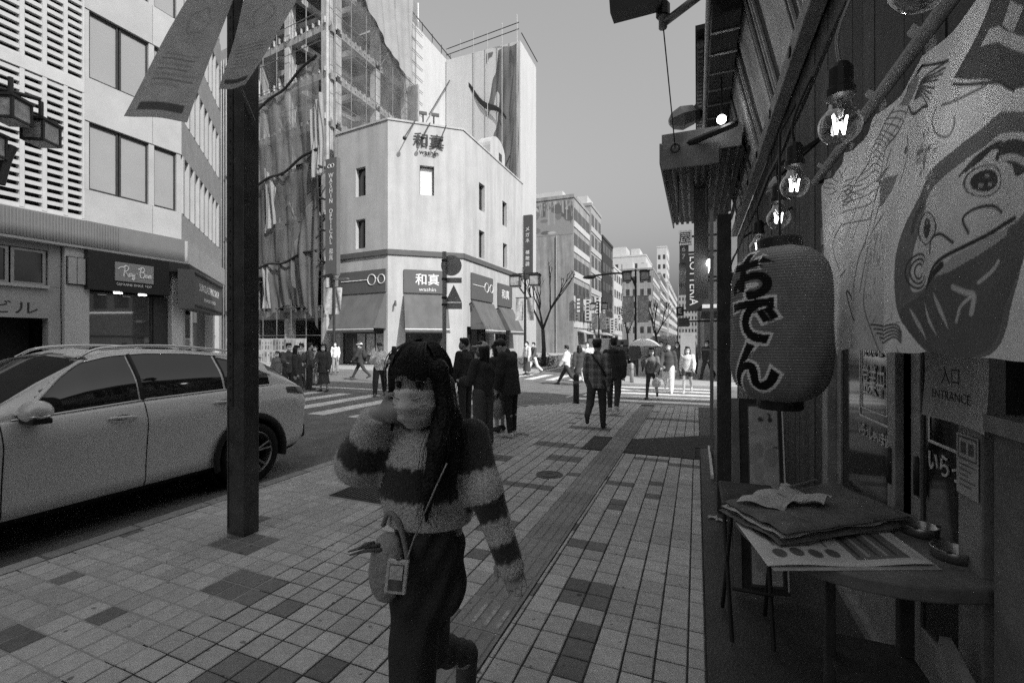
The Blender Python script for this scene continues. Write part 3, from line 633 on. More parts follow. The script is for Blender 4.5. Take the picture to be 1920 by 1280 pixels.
# ---- vertical signs
vs1 = empty('vertical_sign', wS(-.6, 1.5, 6.3), label='tall grey vertical sign reading WASHIN OPTICAL left of white building', cat='sign')
fv = Fr(*wS(-.78, 1.5, 0)[:2], wS.d.x, wS.d.y); zb, zt = onf(fv, 620, 515)[1], onf(fv, 620, 297)[1]
S0, S1 = onf(fv, 610)[0], onf(fv, 631)[0]; SM = (S0+S1)/2
ob('board', MB().fbox(fv, S0, S1, -.3, 0, zb, zt), mat('sign_slate', .14, .6, var=.08), vs1)
s = 'WASHIN OPTICAL'; step = (zt-zb-2.9)/len(s)
for k, ch in enumerate(s):
    if ch != ' ': put_text('letter', ch, fv, SM, .003, zt-1.1-k*step, .3, m_letter, vs1, rot=0, off=.01)
put_text('letter', '和', fv, SM, .003, zb+1.5, .36, m_letter, vs1); put_text('letter', '真', fv, SM, .003, zb+1.1, .36, m_letter, vs1)
b = MB()
for da in (SM-.15, SM+.15): b.tube([fv(da+.13*math.cos(t), .01, zt-.5+.13*math.sin(t)) for t in np.linspace(0, 2*math.pi, 15)], .018, 5)
ob('spectacles_emblem', b, m_letter, vs1)
for k in range(4): ob('bracket', MB().fbox(wS, -.05, .06, -.1, 1.3, zb+1+k*2.1, zb+1.1+k*2.1), m_dmetal, vs1)
vs2 = empty('vertical_sign', (-14, 38.4, 7), label='dark vertical sign reading メガネ 補聴器 on far end of white building', cat='sign')
fv = Fr(-14.45, 38.2, 1, 0); x1 = onf(fv, 997)[0]; x0 = onf(fv, 981)[0]; zb, zt = onf(fv, 989, 523)[1], onf(fv, 989, 403)[1]
ob('board', MB().fbox(fv, x0, x1, -.35, 0, zb, zt), mat('sign_slate_dark', .07, .6, var=.08), vs2)
for k, ch in enumerate('メガネ 補聴器'):
    if ch != ' ': put_text('letter', ch, fv, (x0+x1)/2, .003, zt-1.25-k*.52, .36, m_letter, vs2)
ob('bracket', MB().fbox(fv, -.1, x0+.02, -.25, -.15, zb+1, zb+1.1), m_dmetal, vs2)
# ------------------------------------------------------------------ building being taken down, frame and nets
C_ = (-23.5, 24.3); cS = Fr(C_[0]-.9945*9.6, C_[1]+.1045*9.6, .9945, -.1045); cE = Fr(C_[0], C_[1], 0, 1); SL, EL = 9.6, 16.6
dem = empty('building_frame', (-28, 29, 0), label='bare steel and concrete building frame wrapped in torn nets', cat='building')
m_beam = mat('raw_beam', .36, .8, var=.3, scale=1.5, streak=.2); m_col = mat('raw_column', .52, .85, var=.25, scale=2, streak=.3)
ZF = [3.75, 7.1, 10.45, 13.8, 17.15, 20.5, 23.85, 27.2, 30.4]
for i, z in enumerate(ZF):
    ob('edge_beam', MB().fbox(cS, 0, SL-.5, -.6, -.2, z-.5, z), m_beam, dem); ob('edge_beam', MB().fbox(cE, 0.5, 9.7, -.6, -.2, z-.5, z), m_beam, dem)
    for a in (2.6, 5.4): ob('floor_beam', MB().fbox(cS, a, a+.35, -9, -.6, z-.45, z-.02), m_beam, dem)
    for a in (3.2, 6.2): ob('floor_beam', MB().fbox(cE, a, a+.35, -8.6, -.6, z-.47, z-.04), m_beam, dem)
    if i in (0, 1, 2, 3, 4, 8): ob('floor_slab', MB().fbox(cS, .1, SL-.6, -9.3, -.25, z, z+.14), m_beam, dem)
    elif i in (5, 6, 7): ob('floor_slab', MB().fbox(cS, .1, 4.4, -9.3, -3.2, z, z+.14), m_beam, dem)
for fr, As in ((cS, (.3, 4.6, 8.6)), (cE, (.9, 5.2, 9.3))):
    for a in As: ob('column', MB().fbox(fr, a, a+.55, -.75, -.2, 0, 31), m_col, dem)
ob('back_wall', MB().fbox(cS, 0, .2, -9.5, -.8, 0, 31), m_conc, dem); ob('back_wall', MB().fbox(cS, .2, SL, -9.6, -9.4, 0, 24), m_beam, dem)
b = MB(); rr = random.Random(3)
for z in ZF:
    for a in np.arange(.3, SL, .62): b.fbox(cS, a, a+.07, -.25, -.12, z-.02, z+.02+rr.uniform(.15, .4))
    for a in np.arange(.3, 9.5, .5): b.fbox(cE, a, a+.08, -.2, -.1, z-.25, z+.05)
ob('stub_bar', b, m_col, dem, kind='stuff')
for fr, L in ((cS, SL), (cE, 9.6)):                        # scaffold tubes
    for a in np.arange(0, L+.1, 1.6): ob('scaffold_pole', MB().tube([fr(a, .55, 0), fr(a, .55, 31.5)], .035, 6), m_metal, dem)
    for k in range(15): ob('scaffold_rail', MB().tube([fr(0, .58, 2+k*2), fr(L, .58, 2+k*2)], .025, 5), m_metal, dem)
def cloth(name, fr, a0, a1, z0, z1, m, parent, n=.7, amp=.12, fold=6, bot=None, top=None, seed=0, nu=40, nv=30, gather=0.):
    R = random.Random(seed); ph = [R.uniform(0, 6.28) for _ in range(6)]
    def fn(u, v):
        a = a0+(a1-a0)*u; zt = z1 if top is None else top(u); zb = z0 if bot is None else bot(u); z = zb+(zt-zb)*v
        d = amp*(math.sin(fold*u*6.28+ph[0]+1.5*math.sin(3*v+ph[1]))*.6+.4*math.sin(fold*2.3*u*6.28+ph[2]+4*v)+.5*math.sin(5*v+ph[3]+3*u))
        d += gather*math.sin(v*34+8*math.sin(u*4+ph[4]))*(.3+.7*u*u)
        return fr(a, n+d, z)
    return ob(name, MB().grid(fn, nu, nv), m, parent, smooth=True, normals=False)
net = sheet_mat('dust_net', .36, .68, .35); netd = sheet_mat('dark_net', .25, .7, .3); enet = sheet_mat('fine_net', .3, .3, .4); wsheet = sheet_mat('white_sheet', .5, .97, .3); gsheet = sheet_mat('grey_sheet', .2, .97, .2)
cloth('dust_net', cS, .2, SL, 13.6, 20.6, net, dem, bot=lambda u: 13.4+1.2*u-.5*math.sin(u*3.1), top=lambda u: 18.4+2.5*u-.5*math.sin(3.14*u), seed=1)
cloth('dust_net', cS, .2, SL, 7.6, 13.4, netd, dem, bot=lambda u: 7.0+.6*u, top=lambda u: 13.2+1.2*u-.5*math.sin(u*3.1), seed=2)
cloth('dust_net', cS, 3.9, SL-.6, 3.4, 7.6, gsheet, dem, bot=lambda u: 3.3+.9*math.sin(3.14*u), top=lambda u: 7.2+.5*u, seed=3, fold=3, amp=.16)
cloth('dust_net', cE, 0, 9.6, 13.9, 24.0, enet, dem, seed=4, nu=30, amp=.05, n=.75)
cloth('dust_net', cE, 0, 9.6, 24.0, 31, enet, dem, seed=14, nu=30, amp=.05, n=.75)
cloth('white_sheet', cE, 2.3, 8.6, 24.4, 31.6, wsheet, dem, n=.95, bot=lambda u: 26.9-1.5*math.sin(u*2.2)-1.9*u, top=lambda u: 31.4-.5*u, seed=5, fold=3, amp=.14)
cloth('white_sheet', cS, 3.9, 5.1, 9.0, 14.6, wsheet, dem, n=.85, seed=6, fold=2, amp=.12, bot=lambda u: 9.5+.6*u, top=lambda u: 14.4-1.8*u, nu=20)
cloth('white_sheet', cS, 3.7, 4.4, 4.0, 7.2, wsheet, dem, n=.85, seed=16, fold=1.4, amp=.1, nu=16)
cloth('white_sheet', cS, 9.0, 10.2, 12.6, 18.2, wsheet, dem, n=.95, seed=7, fold=2.5, amp=.16, bot=lambda u: 12.4+.5*u, top=lambda u: 17.2+1.0*u, nu=24)
cloth('dark_net', cS, 7.0, SL+.2, 2.6, 10, netd, dem, n=.9, seed=8, fold=2, amp=.2, bot=lambda u: 5.6-3.2*u, top=lambda u: 8+5*u, nu=24)
for (z0, z1, dz) in ((18.2, 20.9, .5), (13.1, 14.6, .5), (7.0, 7.8, .3)):
    ob('sagging_rope', MB().tube([cS(SL*u, .95, z0+(z1-z0)*u-dz*math.sin(3.14*u)+.12*math.sin(17*u)) for u in np.linspace(0, 1, 24)], .09, 6), m_dmetal, dem)
# site hoarding covered with small pictures
W_, H2 = 9.0, 1.75; ink_h = Ink(W_, H2, .045, .62); R = random.Random(11)
for k in range(30):
    x = k*.31+R.uniform(-.03, .03)
    for y in (.1, .95): ink_h.rect(x, x+.27, y, y+.72, R.uniform(.2, .75)); ink_h.ell(x+.14, y+.5, .06, .09, R.uniform(.05, .5)); ink_h.rect(x+.06, x+.22, y+.05, y+.35, R.uniform(.05, .6))
fh = Fr(*cS(.3, 1.6, 0)[:2], cS.d.x, cS.d.y)
hb = ob('hoarding', MB().fbox(fh, 0, W_, -.06, -.004, 0, H2+.04), m_stone, label='low white hoarding covered with small pictures below the stripped building', cat='hoarding')
ink_h.sheet('picture_print', lambda x, y: fh(x, 0, y+.02), print_mat('poster_print'), hb)
# ------------------------------------------------------------------ tower of white walls with sheeted side
tow = empty('white_tower', (-20, 43, 0), label='tall white walled tower with sheeted scaffold side behind the corner building', cat='building')
tE1 = Fr(-23.5, 34.0, 0, 1); tS = Fr(-23.5, 40.9, .9945, -.1045); tE2 = Fr(-15.4, 40.05, 0, 1)
ob('wall', MB().fbox(tE1, 0, 6.9, -7, 0, 0, 30.1), m_white, tow); ob('wall', MB().fbox(tE2, -.05, 4.5, -8, 0, 0, 29.9), m_white, tow)
cloth('scaffold_sheet', tS, .1, 8.1, 0, 29.5, gsheet, tow, n=.35, amp=.05, fold=5, gather=.1, seed=9, nu=70, nv=140)
ob('sheet_backing', MB().fbox(tS, .2, 7.9, -.3, -.1, 0, 29.2), m_conc, tow)
b = MB(); TG = (onf(tS, 865, 150), onf(tS, 955, 228))
for k in range(15):
    u0, u1 = k/15, (k+1)/15; za, zb_ = TG[0][1]+(TG[1][1]-TG[0][1])*u0+.35*math.sin(u0*9), TG[0][1]+(TG[1][1]-TG[0][1])*u1+.35*math.sin(u1*9); w0 = .18+.3*math.sin(u0*3.1)
    ga, gb = TG[0][0]+(TG[1][0]-TG[0][0])*u0, TG[0][0]+(TG[1][0]-TG[0][0])*u1; b.add([tS(ga, .62, za-w0), tS(gb, .62, zb_-w0), tS(gb, .62, zb_+w0*.3), tS(ga, .62, za+w0*.3)], [(0, 1, 2, 3)])
ob('torn_gap', b, m_dark, tow)
for k in range(6): ob('scaffold_pole', MB().tube([tS(.1+k*1.6, .62, 0), tS(.1+k*1.6, .62, 31.4+.3*(k % 3))], .04, 6), m_metal, tow)
for z in (30.6, 31.2): ob('guard_rail', MB().tube([tS(0, .62, z), tS(8.3, .62, z)], .04, 6), m_dmetal, tow)
ob('guard_rail', MB().tube([tE1(-2, .1, 30.9), tE1(7, .1, 30.6)], .05, 6), m_dmetal, tow); ob('guard_rail', MB().tube([tE2(0, .1, 30.6), tE2(4.6, .1, 30.5)], .05, 6), m_dmetal, tow)
for k in range(5): ob('rail_post', MB().tube([tE1(k*1.7, .1, 30.1), tE1(k*1.7, .1, 30.9)], .035, 5), m_dmetal, tow)
for (p, q) in (((5.0, .1, 24.2), (6.9, .3, 28.2)),): ob('brace', MB().tube([tE1(2.2, .5, 22.6), tE1(6.9, .5, 29.0)], .05, 5), m_dmetal, tow)
ob('brace', MB().tube([tS(5.2, .7, 15.0), tS(7.4, .7, 19.0)], .06, 5), m_dmetal, tow)
ob('roof_rod', MB().tube([tE1(1.9, -.5, 30), tE1(1.9, -.5, 33)], .06, 5), m_letter, tow)
cloth('dark_net', cE, 9.65, 11.4, 13, 31, netd, dem, n=-.3, amp=.05, seed=22, nu=12)
for k in range(16): ob('scaffold_rail', MB().tube([cE(8.3, .1, 15+k*1.05), cE(11.5, .1, 15+k*1.05)], .025, 5), m_metal, dem)
# ------------------------------------------------------------------ far blocks down the street, left side
def block(name, label, xw, xe, y0, y1, h, m, east=None, south=None, roof=None, par_m=None):
    e = empty(name, ((xw+xe)/2, (y0+y1)/2, 0), label=label, cat='building', group='buildings down the street')
    ob('wall', MB().box(xw, xe, y0, y1, 0, h), m, e); ob('parapet', MB().box(xw-.1, xe+.1, y0-.1, y1+.1, h+.003, h+.45), par_m or m, e)
    fe = Fr(xe, y0, 0, 1); fs_ = Fr(xw, y0, 1, 0)
    for fr, L, sp in ((fe, y1-y0, east), (fs_, xe-xw, south)):
        if not sp: continue
        nz, na, zlo, zp, hw, frac = sp[:6]
        for j in range(nz):
            for i in range(na):
                p = L/na; a0 = p*i+p*(1-frac)/2
                o = ob('window', MB().fbox(fr, a0, a0+p*frac, -.02, .035, zlo+j*zp, zlo+j*zp+hw), m_glass, e)
            if len(sp) > 6: ob('sill_band', MB().fbox(fr, 0.05, L-.05, -.01, .1, zlo+j*zp-.9, zlo+j*zp-.06), sp[6], e)
    for (bx0, bx1, by0, by1, bh) in (roof or []): ob('roof_box', MB().box(bx0, bx1, by0, by1, h+.46, h+.46+bh), m_white, e)
    return e
cb = block('office_block', 'grey concrete block with peeling gable and white window bands down the street', -24, -15.4, 60, 69.7, 21.0, m_conc, (5, 4, 4.4, 3.4, 1.7, .86, m_white), None, [(-22, -17.5, 62, 67, 1.3)])
fg = Fr(-24, 60, 1, 0)
W_, H2 = 8.4, 4.6; ik = Ink(W_, H2, .06, .3); R = random.Random(5)
for k in range(46): x, y = R.uniform(0, W_), H2-abs(R.gauss(0, 1.5)); ik.ell(x, min(y, H2), R.uniform(.2, .9), R.uniform(.15, .7), R.choice((.12, .14, .2, .42, .5)))
for k in range(30): x = R.uniform(0, W_); ik.line([(x, H2), (x+R.uniform(-.2, .2), H2-R.uniform(.5, 3.2))], .12, R.choice((.12, .4)))
ik.sheet('peeling_render', lambda x, y: fg(.1+x, .02, 16.1+y), print_mat('peel_print'), cb)
ob('downpipe', MB().tube([fg(6.2, .1, 0), fg(6.2, .1, 16)], .08, 6), m_stone_d, cb)
block('office_block', 'slim dark banded building with rounded bay next to the concrete block', -23, -15.2, 69.9, 78, 22.6, m_stone_d, (6, 3, 3.6, 3.2, 1.9, .7, m_stone), None, [(-20, -16, 71, 75, 1.5)])
block('office_block', 'dark narrow building with slanted roof edge farther down the street', -23, -15.0, 78.2, 88.5, 19.4, m_dmetal, (5, 4, 3.8, 3.3, 1.6, .8), None)
block('office_block', 'pale slim building just past the dark narrow one', -23, -14.8, 88.7, 99, 15.8, m_white, (4, 4, 3.8, 3.2, 1.5, .6), (4, 3, 3.8, 3.2, 1.5, .4))
block('office_block', 'broad grey building closing the street view behind the lantern post', -19.5, -9.6, 112, 132, 18.6, m_conc, (5, 5, 3.6, 3.3, 1.6, .5, m_white), (5, 6, 3.6, 3.0, 1.5, .5), [(-17, -14.5, 114, 118, 2), (-13, -11, 114, 119, 1.4)])
block('office_block', 'white stepped rooftops rising above the grey building at street end', -31, -14, 140, 160, 27, m_white, (7, 6, 3.6, 3.3, 1.6, .5), (7, 9, 3.6, 3.3, 1.5, .45), [(-26, -20, 142, 150, 3), (-18.5, -16, 142, 150, 2.2)])
block('office_block', 'small white tower block above the far rooftops', -13.2, -9.9, 170, 186, 35, m_white, (9, 3, 3.6, 3.4, 1.6, .5), (9, 2, 3.6, 3.4, 1.6, .5))
block('office_block', 'long building with white bands receding at street end', -20, -9.4, 133, 165, 20.5, m_stone_d, (6, 8, 3.2, 3.1, 1.5, .9, m_white), None)
block('office_block', 'pale long building beyond the banded one at street end', -20, -9.0, 166, 240, 22, m_white, (6, 12, 3.2, 3.3, 1.5, .8), None)
# the right side beyond the crossing
block('office_block', 'tall dark shop block across the side street on the right', 1.1, 14, 19.5, 44, 15, m_stone_d, None, (4, 5, 4.0, 3.2, 1.8, .6), None)
block('office_block', 'grey block behind the hanging signs on the right', .6, 14, 44.2, 90, 14, m_stone_d, None, None, None)
block('office_block', 'hazy broad building closing the far end of the street', -9.0, .3, 255, 275, 31, m_conc, None, (8, 6, 3.2, 3.3, 1.6, .5))
block('office_block', 'distant block on the right at street end', .2, 14, 90.2, 240, 12, m_conc, None, None, None)
# ================================================================== the tavern on the right
WX = .87                                        # wall plane
tav = empty('tavern_building', (3, 4, 0), label='dark timber tavern front along the right edge with tilted lattice panels', cat='building')
fw = Fr(WX, 11.8, 0, -1)                         # a runs towards the camera, n = -X
ob('shading_storeys', MB().box(1.3, 12, -26, 2.5, 5.8, 23), m_conc, tav); ob('shading_storeys', MB().box(1.3, 12, 2.503, 9.2, 5.8, 7.4), m_stone_d, tav); ob('shading_storeys', MB().box(1.3, 12, 9.203, 11.8, 0, 4.7), m_stone_d, tav)  # building mass added for shading; heights stepped to let sun reach the crossing
ob('back_wall', MB().box(1.15, 1.3, -26, 9.2, 0, 5.8), m_dark, tav)
R = random.Random(4)
m_plank = [mat('plank_%d' % k, v, .65, var=.4, scale=5, bump=.3, bscale=25) for k, v in enumerate((.035, .05, .065))]
y = 11.8
while y > -1:                                   # vertical boards of the front, door opening left free
    w = R.uniform(.17, .21)
    z0 = 2.3 if 1.84 < y-w/2 < 3.83 else 0.0
    ob('plank', MB().box(WX-.0+R.uniform(0, .008), WX+.05, y-w+.004, y, z0, 4.0), R.choice(m_plank), tav); y -= w
# door: frame posts, two sliding leaves, lintel
m_frame = mat('door_timber', .32, .55, var=.3, scale=7, bump=.15)
for (y0, y1) in ((3.66, 3.80), (1.86, 2.0)): ob('door_post', MB().box(WX-.05, WX+.09, y0, y1, 0, 2.25), m_frame, tav, bevel=.006)
ob('door_lintel', MB().box(WX-.06, WX+.08, 1.86, 3.80, 2.251, 2.38), m_frame, tav, bevel=.006); ob('door_sill', MB().box(WX-.04, WX+.1, 2.0, 3.66, .0, .06), m_frame, tav)
def leaf(y0, y1, x):
    b = MB(); s = .095
    b.box(x, x+.035, y0, y0+s, .06, 2.25); b.box(x, x+.035, y1-s, y1, .06, 2.25); b.box(x, x+.035, y0+s, y1-s, .06, .32); b.box(x, x+.035, y0+s, y1-s, 2.12, 2.25)
    d = ob('sliding_door', b, m_frame, tav, bevel=.004); ob('pane', MB().box(x+.012, x+.022, y0+s-.01, y1-s+.01, .31, 2.13), glass_mat('door_glass', .018, .08), d)
    return d
d1 = leaf(2.68, 3.655, WX+.0); d2 = leaf(2.005, 2.64, WX+.045)
for (y, d) in ((2.735, d1), (2.565, d2)):
    x = WX-.002 if d is d1 else WX+.043
    b = MB(); b.lathe([(.0, -.09), (.014, -.085), (.016, 0), (.014, .085), (0, .09)], (x, y, .98), 10); ob('handle', b, m_dmetal, d, smooth=True)
# writing on the glass: open-for-business box and greeting line
fd1 = Fr(WX+.010, 3.56, 0, -1); fd2 = Fr(WX+.055, 2.55, 0, -1); m_sw = mat('sticker_white', .75, .7, var=.2, scale=30)
def frame_lines(fr, a0, a1, z0, z1, d, w=.008):
    b = MB()
    for q in ((a0, a1, z0, z0+w), (a0, a1, z1-w, z1), (a0, a0+w, z0+w, z1-w), (a1-w, a1, z0+w, z1-w)): b.fbox(fr, q[0], q[1], 0, .002, q[2], q[3])
    ob('sticker_border', b, m_sw, d)
fa = lambda px, py, fr: onf(fr, px, py)
a0, z1 = onf(fd1, 1612, 672); a1, _ = onf(fd1, 1668, 672)
frame_lines(fd1, a0, a1, 1.15, 1.62, d1, .012); frame_lines(fd1, a0+.03, a1-.03, 1.2, 1.58, d1)
put_text('lettering', '営業中', fd1, (a0+a1)/2, .001, 1.37, .17, m_sw, d1, w=a1-a0-.12, off=.0); put_text('lettering', 'ただいま', fd1, (a0+a1)/2, .001, 1.53, .07, m_sw, d1, w=a1-a0-.16)
put_text('lettering', 'いらっしゃいませ', fd1, (a0+a1)/2, .001, 1.08, .07, m_sw, d1, w=a1-a0, off=.01)
frame_lines(fd2, .06, .42, 1.15, 1.62, d2, .012); put_text('lettering', 'いらっ', fd2, .2, .001, 1.08, .085, m_sw, d2, w=.26, off=.01)
# notice on the door post, entrance sheet in front
I = Ink(.13, .2, .003, .6); I.line([(.012, .12), (.118, .12), (.118, .19), (.012, .19), (.012, .12)], .006, .1)
for k in range(5): I.line([(.02, .10-k*.017), (.11-.02*(k % 3), .10-k*.017)], .006, .18)
for x in (.025, .07): I.rect(x, x+.035, .135, .175, .15)
I.sheet('paper_notice', lambda x, y: (WX-.055, 1.995-x, 1.075+y), print_mat('notice_print', gain=.9), tav)
I = Ink(.40, .62, .005, .45)
ent = I.sheet('entrance_sheet', lambda x, y: (.77+.02*math.sin(x*8)+.01*math.sin(y*9), 2.13-x, 1.31+y), print_mat('plastic_print', .35), None, label='hanging grey plastic sheet printed ENTRANCE beside the tavern door', cat='sign')
ft = Fr(.752, 2.13, 0, -1); put_text('lettering', '入口', ft, .25, 0, 1.47, .055, m_letter_d, ent, thick=.001); put_text('lettering', 'ENTRANCE', ft, .25, 0, 1.405, .03, m_letter_d, ent, w=.24, thick=.001)
ob('string', MB().tube([(.77, 2.1, 1.95), (.82, 2.1, 2.26)], .002, 4), m_black, ent)
# wainscot right of the door
for k in range(4): ob('wainscot_board', MB().box(WX-.075, WX-.003, -.2+k*.5+.004, -.2+(k+1)*.5 if k < 3 else 1.74, 0, 1.32), mat('wainscot', .2, .6, var=.3, scale=5, bump=.2), tav)
ob('wainscot_rail', MB().box(WX-.1, WX-.003, -.2, 1.74, 1.322, 1.37), m_frame, tav)
for k in range(2): ob('brace_board', MB().bar((WX-.11, 1.95, .55-k*.3), (WX-.11, 1.2, -.02-k*.3+.3), .03, .12, up=(0, 0, 1)), m_frame, tav)
# posts, beam, eave
post = ob('corner_post', MB().box(.175, .292, 4.60, 4.72, 0, 2.75), m_wood_d, tav, bevel=.006)
ob('pale_post', MB().box(.17, .215, 6.9, 6.95, 0, 3.4), m_metal, tav); ob('door_strip', MB().box(.15, .18, 5.7, 7.3, .002, .05), m_letter, tav)
beam = ob('beam', MB().box(.74, .86, .5, 11.6, 3.98, 4.14), mat('pale_beam', .36, .7, var=.3, scale=6), tav, bevel=.01)
for k in range(8): ob('bolt_plate', MB().lathe([(.045, 0), (.045, .012), (0, .018)], (.738, 2.2+k*1.15, 4.05), 12, axis=(-1, 0, 0)), m_black, beam)
m_pboard = mat('weathered_board', .8, .8, var=.35, scale=2.2, streak=.45, bump=.1); m_fline = mat('lattice_frame', .7, .6, var=.2, scale=8)
def tilt(t, y): return Vector((.80-.32*t, y, 4.16+1.35*t))       # panels lean out towards the street
for k in range(8):
    y0 = .35+k*1.275; y1 = y0+1.21
    e = ob('lattice_panel', MB().obox((tilt(0, y0)+tilt(1, y1))/2, (tilt(1, 0)-tilt(0, 0))/2, (0, (y1-y0)/2, 0), (.012, 0, .003)), m_wood_d, tav)
    off = Vector((-.022, 0, -.006)); b = MB()
    for (t0, t1, ya, yb) in ((0, .03, y0, y1), (.97, 1, y0, y1), (.03, .97, y0, y0+.035), (.03, .97, y1-.035, y1), (.03, .97, y0+.20, y0+.225)):
        b.obox((tilt(t0, ya)+tilt(t1, yb))/2+off, (tilt(t1, 0)-tilt(t0, 0))/2, (0, (yb-ya)/2, 0), (.012, 0, .003))
    ob('panel_frame', b, m_fline, e)
    ob('panel_board', MB().obox((tilt(.05, y0+.34)+tilt(.95, y1-.22))/2+off*.7, (tilt(.95, 0)-tilt(.05, 0))/2, (0, (y1-y0-.56)/2, 0), (.006, 0, .002)), m_pboard, e)
ob('eave_soffit', MB().box(.12, 1.3, -1, 9.2, 5.56, 5.75), m_black, tav); ob('eave_pipe', MB().tube([(.13, 3.0, 5.54), (.13, 9.15, 5.44), (.16, 9.2, 5.42), (.19, 9.1, 5.44)], .035, 8), m_letter, tav, smooth=True)
ob('eave_box', MB().box(.16, .46, 5.6, 9.1, 5.25, 5.5), m_wood_d, tav)
for k in range(7): ob('eave_strap', MB().box(.15, .47, 5.9+k*.45, 5.94+k*.45, 5.235, 5.51), m_metal, tav)
for k in range(24): ob('vent_slat', MB().box(.0, .09, 7.2+k*.13, 7.26+k*.13, 5.9, 6.0), m_metal, tav)
ob('vent_frame', MB().box(-.02, .11, 7.0, 10.4, 6.01, 6.08), m_dmetal, tav)
# awning arm with its wire, and the dark awning end above
arm = empty('awning_bracket', (.15, 6.2, 5.9), label='pipe bracket with thin wire hanging in front of the sky at top', cat='bracket')
q0, q1 = Xp(1243, 45, -.42), Vector((.2, 6.1, 5.95)); ob('arm', MB().tube([q0, q1], .05, 8), m_metal, arm, smooth=True)
ob('pipe', MB().tube([q0+Vector((0, 0, -.06)), q0+Vector((0, 0, 1.5))], .055, 8), m_metal, arm, smooth=True); ob('clamp', MB().tube([q0+Vector((0, 0, .1)), q0+Vector((0, 0, .25))], .09, 8), m_dmetal, arm)
ob('wire', MB().tube([q0, Xp(1266, 278, -.3)], .009, 5), m_black, arm)
aw = empty('rolled_awning', (-.6, 5.0, 5.9), label='dark awning corner poking into the sky at the top', cat='awning')
c = [Yp(1138, -60, 6.1), Yp(1144, 25, 6.1), Yp(1236, 0, 6.1), Yp(1250, -60, 6.1)]; b = MB(); b.poly3(c, (0, .3, .05)); ob('canvas', b, m_black, aw)
# neighbour's canopy farther along
can = empty('shop_canopy', (0, 9, 4.1), label='boxy dark canopy of the next shop, projecting over the pavement', cat='canopy')
ob('box', MB().box(-.5, .6, 7.35, 11.6, 4.42, 4.75), mat('canopy_grey', .42, .7, var=.35, scale=2, streak=.3), can)
for k in range(12): ob('soffit_slat', MB().box(-.46+k*.115, -.40+k*.115, 7.4, 11.55, 4.36, 4.418), m_wood_d, can)
ob('edge_board', MB().box(-.53, -.5, 7.3, 11.62, 4.3, 4.6), m_conc, can); ob('front_board', MB().box(-.5, .3, 7.3, 7.348, 4.2, 4.5), m_conc, can)
for x in (-.3, .15, .5): ob('hanger', MB().tube([(x, 8.2, 4.36), (x, 8.2, 3.7)], .02, 6), m_metal, can)
ob('ring_hook', MB().tube([Xp(1266, 278, -.3)+Vector((.06*math.cos(t), 0, .06*math.sin(t))) for t in np.linspace(0, 6.28, 14)], .014, 5), m_dmetal, can); ob('hook_arm', MB().tube([Xp(1270, 278, -.28), (.5, 6.9, 4.55)], .045, 6), m_dmetal, can)
lt = empty('faceted_lantern', (-.15, 8.5, 4.8), label='faceted dark lantern lamp perched on the canopy against the sky', cat='lamp')
p = Yp(1278, 222, 8.6); b = MB(); b.lathe([(.05, .34), (.16, .2), (.2, 0), (.14, -.16), (.05, -.22)], p, 6, axis=(1, .2, .25)); ob('glass_body', b, m_metal, lt); b = MB(); b.tube([p+Vector((.1, 0, .0)), p+Vector((.5, .1, .1)), p+Vector((.55, .1, -.45))], .05, 6); ob('bracket', b, m_dmetal, lt)
ob('cap', MB().lathe([(.0, .12), (.18, 0), (.14, -.05)], p+Vector((.26, .05, .05)), 6, axis=(1, .2, .25)), m_dmetal, lt)
# grey hanging panel with strip lights beneath the canopy
hp = empty('banner', (.1, 9, 2.9), label='grey translucent banner hanging under the canopy on the right', cat='banner')
f9 = Fr(0, 9.0, 1, 0); a0, z1 = onf(f9, 1301, 340); a1, z0 = onf(f9, 1328, 560); ob('cloth', MB().fbox(f9, a0, a1, -.01, .01, z0, z1), mat('grey_vinyl', .26, .45, var=.2, scale=3), hp); ob('rod', MB().fbox(f9, a0-.02, a1+.02, -.02, .02, z1+.002, z1+.04), m_metal, hp)
for k, (p0, p1) in enumerate((((1330, 490), (1322, 521)), ((1322, 528), (1317, 544)))):
    t = empty('strip_light', Xp(*p0, .2), label=('lit white fluorescent tube under the canopy, upper one', 'lit white fluorescent tube under the canopy, lower one')[k], cat='lamp', group='strip lights')
    ob('tube', MB().tube([Xp(*p0, .2), Xp(*p1, .2)], .045, 8), mat('lit_tube', .9, .4, var=0, emit=2.5), t); ob('housing', MB().tube([Xp(*p0, .2)+Vector((.03, 0, .07)), Xp(*p1, .2)+Vector((.03, 0, .07))], .05, 6), m_metal, t)
# globe lamp
gp = Xp(1353, 224, .32); gl = ob('globe_lamp', MB().sphere(gp, .062, 16, 10), mat('lit_globe', .9, .4, var=0, emit=5), smooth=True, label='lit round globe lamp under the tavern eave', cat='lamp'); ob('stem', MB().tube([gp+Vector((0, 0, .06)), (.32, gp.y, 5.27)], .012, 6), m_black, gl)
# ------------------------------------------------------------------ clear bulbs on a cable
def glass_clear():
    m = bpy.data.materials.new('bulb_glass'); m.use_nodes = True; N = m.node_tree.nodes; L = m.node_tree.links; N.clear(); o = N.new('ShaderNodeOutputMaterial'); mx = N.new('ShaderNodeMixShader'); t = N.new('ShaderNodeBsdfTransparent'); g = N.new('ShaderNodeBsdfGlossy'); g.inputs['Roughness'].default_value = .06
    lw = N.new('ShaderNodeLayerWeight'); lw.inputs[0].default_value = .45; mr = N.new('ShaderNodeMapRange'); mr.inputs[3].default_value = .05; mr.inputs[4].default_value = .75
    t.inputs[0].default_value = (.86, .86, .86, 1); L.new(lw.outputs['Facing'], mr.inputs[0]); L.new(mr.outputs[0], mx.inputs[0]); L.new(t.outputs[0], mx.inputs[1]); L.new(g.outputs[0], mx.inputs[2]); L.new(mx.outputs[0], o.inputs[0]); return m
